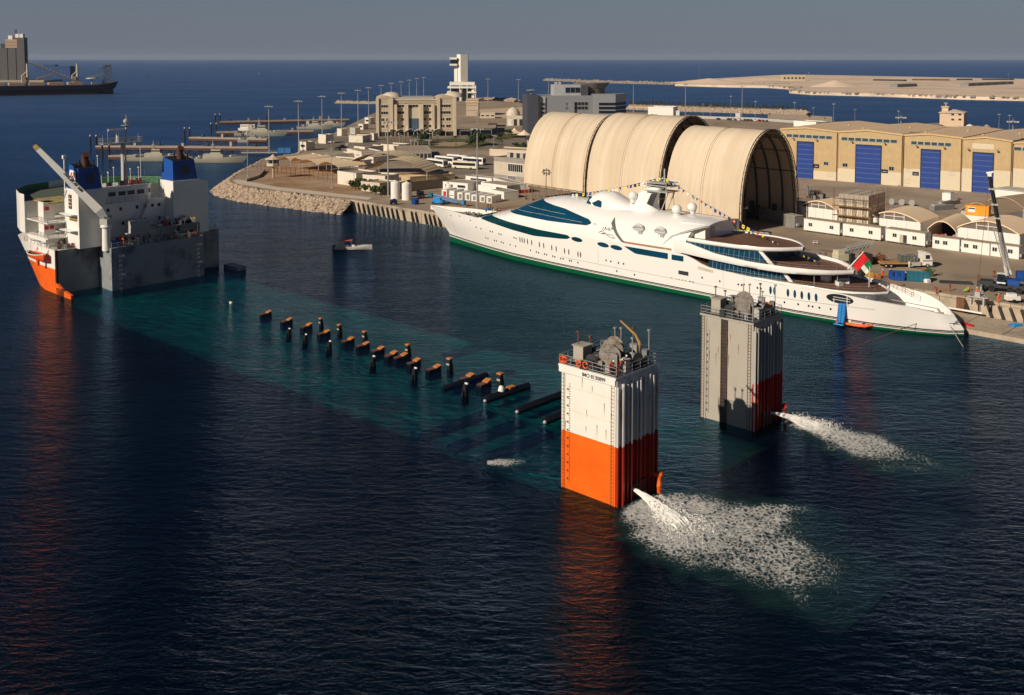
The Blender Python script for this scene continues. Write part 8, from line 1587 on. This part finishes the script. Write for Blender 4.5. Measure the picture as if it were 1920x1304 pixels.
for a in [('pale grey patrol boat nearest the shore, bow right, at the near jetty', 343, 458, 306, 0, 1), ('pale grey patrol boat left of another, partly behind the blue funnel', 237, 339, 303, 0, 2), ('largest grey naval vessel with tall superstructure, lit bow to the right', 439, 536, 256, 1, 3), ('small grey patrol boat below the largest vessel', 444, 499, 268, 0, 4), ('grey vessel with lattice masts farthest right at the jetties', 556, 622, 243, 1, 5), ('small grey boat moored outside the farthest right vessel', 590, 645, 238, 0, 6)]: patrol(*a)
f, t = F_thing('white_launch', 'white cabin launch behind the largest grey vessel', 'boat', (448, 245), (486, 245), 0); MB().prism([(0, -2.4), (f.L * .8, -2.4), (f.L, 0), (f.L * .8, 2.4), (0, 2.4)], -.2, 1.8).build('hull', WHITE, t); MB().bb(1.5, f.L * .8, -1.8, 1.8, 1.8, 4.4).build('cabin', WHITE, t)
for k in range(6): MB().bb(2.2 + k * 1.6, 3.2 + k * 1.6, -1.86, -1.8, 2.9, 3.7).build('window', mat('amber_glass', (.3, .14, .05), .2), t)
# ------------------------------------------------------------------ bulk carrier and grain silos, far left
p0 = at(-70, 181); p1 = at(213, 176); d = p1 - p0; L_ = d.length
t = thing('bulk_carrier', 'dark blue bulk carrier with deck cranes lying at the silos, far left', 'ship', p0, atan2(d.y, d.x)); rows = []
for i in range(17):
    u = i / 16; w = 16 * (1 if u < .86 else max(.05, 1 - ((u - .86) / .14) ** 2)); fl_ = max(0, u - .9) * 75; rows.append([(u * L_ + fl_ * .9, -w, 13.5 + fl_ * .6), (u * L_ + fl_ * .3, -w * .98, 8), (u * L_, -w * .9, 7.6), (u * L_, -w * .85, -.2), (u * L_, w * .85, -.2), (u * L_, w * .9, 7.6), (u * L_ + fl_ * .3, w, 8), (u * L_ + fl_ * .9, w, 13.5 + fl_ * .6)])
b = MB(); 
for k in range(7): b.grid([[r[k], r[k + 1]] for r in rows], 1 if k in (2, 3, 4) else 0)
b.build('hull', [mat('carrier_navy', (.010, .014, .04), .5), mat('carrier_maroon', (.06, .025, .028), .6)], t); MB().grid([[r[0], r[7]] for r in rows]).build('deck', mat('carrier_deck', (.14, .06, .045), .8), t)
for k in range(6): MB().box((L_ * (.08 + k * .13), 0, 13.5), (L_ * .1, 20, 3.4)).box((L_ * (.08 + k * .13), 0, 16.9), (L_ * .095, 18, .6)).build('hatch_cover', mat('hatch_tan', (.42, .31, .22), .7), t)
for x in (L_ * .415, L_ * .75): 
    MB().tube([(x, 0, 13), (x, 0, 44)], [2.0, 1.2], 8).box((x - 5, 0, 17), (5, 6, 9)).tube([(x - 8, 0, 26), (x, 0, 34)], .7, 5).build('deck_crane', mat('crane_buff', (.55, .47, .36), .6), t)
tl = MB(); 
for dx in (0, 1): tl.tube([(L_ * .755, -5 + dx * 4, 18), (L_ * .42, -5 + dx * 4, 46)], .8, 5)
for k in range(14): tl.tube([(L_ * (.755 - .0238 * k), -5, 18 + 2 * k), (L_ * (.755 - .0238 * k), -1, 20 + 2 * k)], .3, 4)
tl.bb(L_ * .42, L_ * .755, 0, .01, 0, .01) if False else None
tl.build('conveyor_boom', mat('boom_tan', (.42, .33, .24), .7), t)
tl = MB()
for k in range(9): x = L_ * (.47 + .012 * k); tl.tube([(x, -8, 22 + .7 * k), (x + L_ * .012, -8, 24 + .7 * k)], .5, 4).tube([(x, -8, 24 + .7 * k), (x + L_ * .012, -8, 22.7 + .7 * k)], .5, 4)
for k in range(12): x = L_ * (.80 + .012 * k); tl.tube([(x, -4, 22 + .5 * k), (x + L_ * .012, -4, 24 + .5 * k)], .4, 4).tube([(x, -4, 24 + .5 * k), (x + L_ * .012, -4, 22.5 + .5 * k)], .4, 4)
tl.build('lattice_boom', mat('lattice_buff', (.32, .27, .2), .7), t)
tl = MB()
for k in range(7):
    for s_ in (-4, 4): tl.tube([(L_ * .955 - 3 + s_, 0, 14 + k * 4), (L_ * .955 + 3 + s_ * .5, 0, 18 + k * 4)], .35, 4).tube([(L_ * .955 + 3 + s_, 0, 14 + k * 4), (L_ * .955 - 3 + s_ * .5, 0, 18 + k * 4)], .35, 4)
tl.tube([(L_ * .955 - 6, 0, 14), (L_ * .955 - 1, 0, 46)], .5, 4).tube([(L_ * .955 + 7, 0, 14), (L_ * .955 + 5, 0, 44)], .5, 4).tube([(L_ * .955 + 6, 0, 42), (L_ * .9, 0, 36)], .5, 4).build('lattice_tower', mat('lattice_dark', (.10, .09, .09), .7), t)
MB().lathe([(9, 22), (8, 23.5), (.01, 24)], (L_ * .85, 0, 0), 12).tube([(L_ * .85, 0, 14), (L_ * .85, 0, 22)], 1, 6).build('hopper_roof', LGREY, t)
f, t = F_thing('silo_block', 'tall block of grain silos at the far left edge', 'silo', (-60, 154), (48, 154), 0); SG = mat('silo_dark_grey', (.095, .09, .09), .8, var=.1); SPk = mat('silo_pink', (.40, .27, .19), .8); z_ = lambda py: f.p(20, py)[1]; X = lambda px: f.p(px, 140)[0]  # plain dark grey for the silo cells, core and stair tower
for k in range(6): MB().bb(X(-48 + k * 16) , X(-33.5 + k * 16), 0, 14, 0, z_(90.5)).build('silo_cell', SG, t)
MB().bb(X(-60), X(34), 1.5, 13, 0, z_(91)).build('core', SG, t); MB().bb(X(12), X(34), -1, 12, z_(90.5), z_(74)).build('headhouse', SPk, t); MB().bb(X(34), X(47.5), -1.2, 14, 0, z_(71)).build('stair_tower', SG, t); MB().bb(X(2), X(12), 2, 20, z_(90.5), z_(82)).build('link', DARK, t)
for r in range(2):
    for k in range(6): MB().bb(X(14 + k * 3.3), X(14.8 + k * 3.3), -1.1, -1, z_(80.5 + r * 6), z_(78.5 + r * 6)).build('window', DARK, t)
for px in (21, 34.5, 41): MB().box((X(px), 5, z_(74 if px < 34 else 71)), (9, 9, 8)).build('roof_box', WHITE, t)
MB().tube([(X(29), 4, z_(74)), (X(29), 4, z_(56))], 1.0, 4).tube([(X(31.5), 4, z_(74)), (X(31.5), 4, z_(56))], 1.0, 4).build('aerial', RUST, t)
MB().bb(X(-200), X(90), -20, 70, -2, 4).build('silo_quay', PIER, t)
tag(MB().bb(0, 90, 0, 30, 0, 30).bb(20, 50, 2, 20, 30, 34).build('blue_shed', mat('shed_blue', (.01, .05, .16), .6), None, at(68, 146)), 'dark blue shed behind the bulk carrier cranes', 'shed')
for i, (x, y) in enumerate(((349, 155.5), (277, 145), (486, 139), (717, 145.5), (1196, 121))): tag(MB().lathe([(1.8, -.5), (1.8, .8), (.5, 1.6), (.4, 5), (.01, 5.3)], (0, 0, 0), 8).build('channel_buoy', [GREENP, DARK, LGREY, DARK, WHITE][i], None, at(x, y)), ['green channel buoy right of the bulk carrier bow', 'dark channel buoy far out above the green one', 'tiny pale buoy on open sea left of centre', 'tiny dark buoy near the lamp masts on open sea', 'tiny white boat mark far out to the right'][i], 'buoy')

# ------------------------------------------------------------------ planting
LEAF = [mat('leaf_green', (.06, .085, .02), .8, var=.4, scale=1.5), mat('leaf_dark_green', (.035, .06, .018), .8, var=.4, scale=1.5)]; TRUNK = mat('trunk_brown', (.12, .08, .05), .9)
def tree_proto(h, r, n, seed, conical=False, m=0, name='tree'):
    t = thing(name, '', 'tree'); rnd = random.Random(seed); o = MB().tube([(0, 0, 0), (.1, 0, h * .3), (0, .1, h * .8)], [r * .12, r * .09, r * .03], 6)
    for k in range(5): g = k * 1.3; o.tube([(0, 0, h * .35), (r * .6 * cos(g), r * .6 * sin(g), h * (.5 + .07 * k))], [r * .06, r * .02], 5)
    o.build('trunk', TRUNK, t); b = MB()
    cl = [(rnd.gauss(0, r * .4), rnd.gauss(0, r * .4), h * rnd.uniform(.4, .95)) for _ in range(9)]
    for _ in range(n):
        if conical: z = h * rnd.uniform(.15, 1); rr = r * (1.05 - z / h) + .1; g = rnd.random() * 6.3; c = Vector((rr * cos(g) * rnd.random() ** .5, rr * sin(g) * rnd.random() ** .5, z))
        else: q_ = cl[rnd.randrange(9)]; c = Vector((q_[0] + rnd.gauss(0, r * .27), q_[1] + rnd.gauss(0, r * .27), q_[2] + rnd.gauss(0, r * .2)))
        s_ = r * rnd.uniform(.1, .24); u = Vector((rnd.gauss(0, 1), rnd.gauss(0, 1), rnd.gauss(0, 1))).normalized(); v = u.orthogonal().normalized(); w = u.cross(v); b.add([c + v * s_, c + w * s_ * .6, c - v * s_, c - w * s_ * .6], [(0, 1, 2, 3)])
    b.build('crown', LEAF[m], t, fix=False); return t
def palm_proto():
    t = thing('palm_tree', '', 'palm'); MB().tube([(0, 0, 0), (.15, 0, 2.5), (.1, 0, 5.5)], [.32, .24, .2], 8).build('trunk', TRUNK, t); b = MB(); rnd = random.Random(2)
    for k in range(18):
        g = 2 * pi * k / 18 + rnd.uniform(-.1, .1); up = rnd.uniform(.1, 1.2); L_ = rnd.uniform(2.2, 3.0); pr = None
        for i in range(6):
            u = i / 5; c = Vector((cos(g) * L_ * u, sin(g) * L_ * u, 5.5 + up * u * 1.6 - 2.0 * u * u)); sd = Vector((-sin(g), cos(g), -.3)) * (.38 * sin(pi * (u * .9 + .1)))
            if pr: b.add([pr[0], c - sd, c, pr[1]], [(0, 1, 2, 3)]); b.add([pr[1], c, c + Vector((sd.x, sd.y, -sd.z)) * 1.0, pr[2]], [(0, 1, 2, 3)])
            pr = (c - sd, c, c + Vector((sd.x, sd.y, -sd.z)))
    b.build('crown', LEAF[0], t, fix=False); return t
PT = {'bush': tree_proto(3.6, 1.9, 420, 4), 'fir': tree_proto(6.0, 1.6, 200, 5, True, 1), 'round': tree_proto(5.5, 2.8, 420, 6, m=1), 'palm': palm_proto()}; usedt = set()
def plant(k, p, lab, grp, s_=1.0):
    if k in usedt: return copy_tree(PT[k], p, random.random() * 6, lab, grp, (s_, s_, s_ * random.uniform(.85, 1.15)))
    usedt.add(k); o = PT[k]; o.location = p; o['label'] = lab; o['group'] = grp; o.scale = (s_,) * 3
for i, (x, y, s_) in enumerate([(660, 355, .8), (667, 358, 1), (673, 357, 1.1), (686, 362, .7), (704, 366, .85), (713, 367, 1.1)]): plant('bush', at(x, y, 4), 'leafy shrub on the brown earth left of the white tanks, %s' % ['leftmost', 'second from left', 'third and bushiest', 'fourth, small', 'fifth', 'rightmost, by the lamp mast'][i], 'shrubs near the white tanks', s_)
for i, (x, y) in enumerate([(787, 272), (820, 268), (855, 273), (916, 268), (936, 284), (941, 277), (775, 274)]): plant('palm', at(x, y, 4), 'palm tree on the office lawn, %s' % ['second from left', 'third from left', 'middle, in the round bed', 'right of the mound', 'near the bus road, rightmost', 'just above the rightmost palm', 'leftmost'][i], 'palms on the office lawn')
for i, (x, y, s_) in enumerate([(795, 269, 1), (801, 268, .8), (890, 273, 1.4), (897, 272, 1.2), (905, 274, 1.1), (920, 265, .8), (940, 262, .7), (955, 259, .8), (968, 281, .7), (980, 283, .8), (884, 275, .9)]): plant('round', at(x, y, 4), 'round green bush on the office lawn, number %s from the left side' % kw[i], 'bushes on the office lawn', s_)
hedge_pts = [(1182 + i * 3.35, 198 + (i * 3.35) * .0335) for i in range(100)]
for i, (x, y) in enumerate(hedge_pts): plant('fir', at(x + random.uniform(-1, 1), y + random.uniform(-1.5, 0), 3.2), 'small dark conifer in the long line on the near breakwater', 'conifers on the breakwater', random.uniform(.55, 1.0))
tag(MB().bb(0, 14, 0, 3, 2.6, 2.9).build('pergola', mat('pergola_brown', (.22, .15, .1), .8), None, at(724, 270, 4), .05), 'brown pergola before the office left wing', 'pergola')
tag(MB().bb(0, 12, 0, 3, 2.6, 2.9).build('pergola', LGREY, None, at(768, 273, 4), .05), 'white columned pergola before the office entrance', 'pergola')
for o, n in (((724, 270), 7), ((768, 273), 6)):
    g = [c for c in COL.objects if c.name.startswith('pergola')][0 if n == 7 else 1]; b = MB()
    for k in range(n):
        for y in (.3, 2.7): b.box((.5 + k * 2, y, 0), (.35, .35, 2.6))
    b.build('columns', mat('pergola_brown', (.22, .15, .1)) if n == 7 else LGREY, g)

# thin air haze over the whole place
hb = MB().bb(-29500, 29500, -480, 29500, -15.5, 130).build('haze', None); hb['kind'] = 'stuff'
hm = bpy.data.materials.new('haze_air'); hm.use_nodes = True; _n = hm.node_tree.nodes; _n.remove(_n['Principled BSDF']); pv = _n.new('ShaderNodeVolumePrincipled'); pv.inputs['Color'].default_value = (.62, .76, 1.0, 1); pv.inputs['Density'].default_value = .00002
hm.node_tree.links.new(pv.outputs[0], _n['Material Output'].inputs['Volume']); hb.data.materials.clear(); hb.data.materials.append(hm)
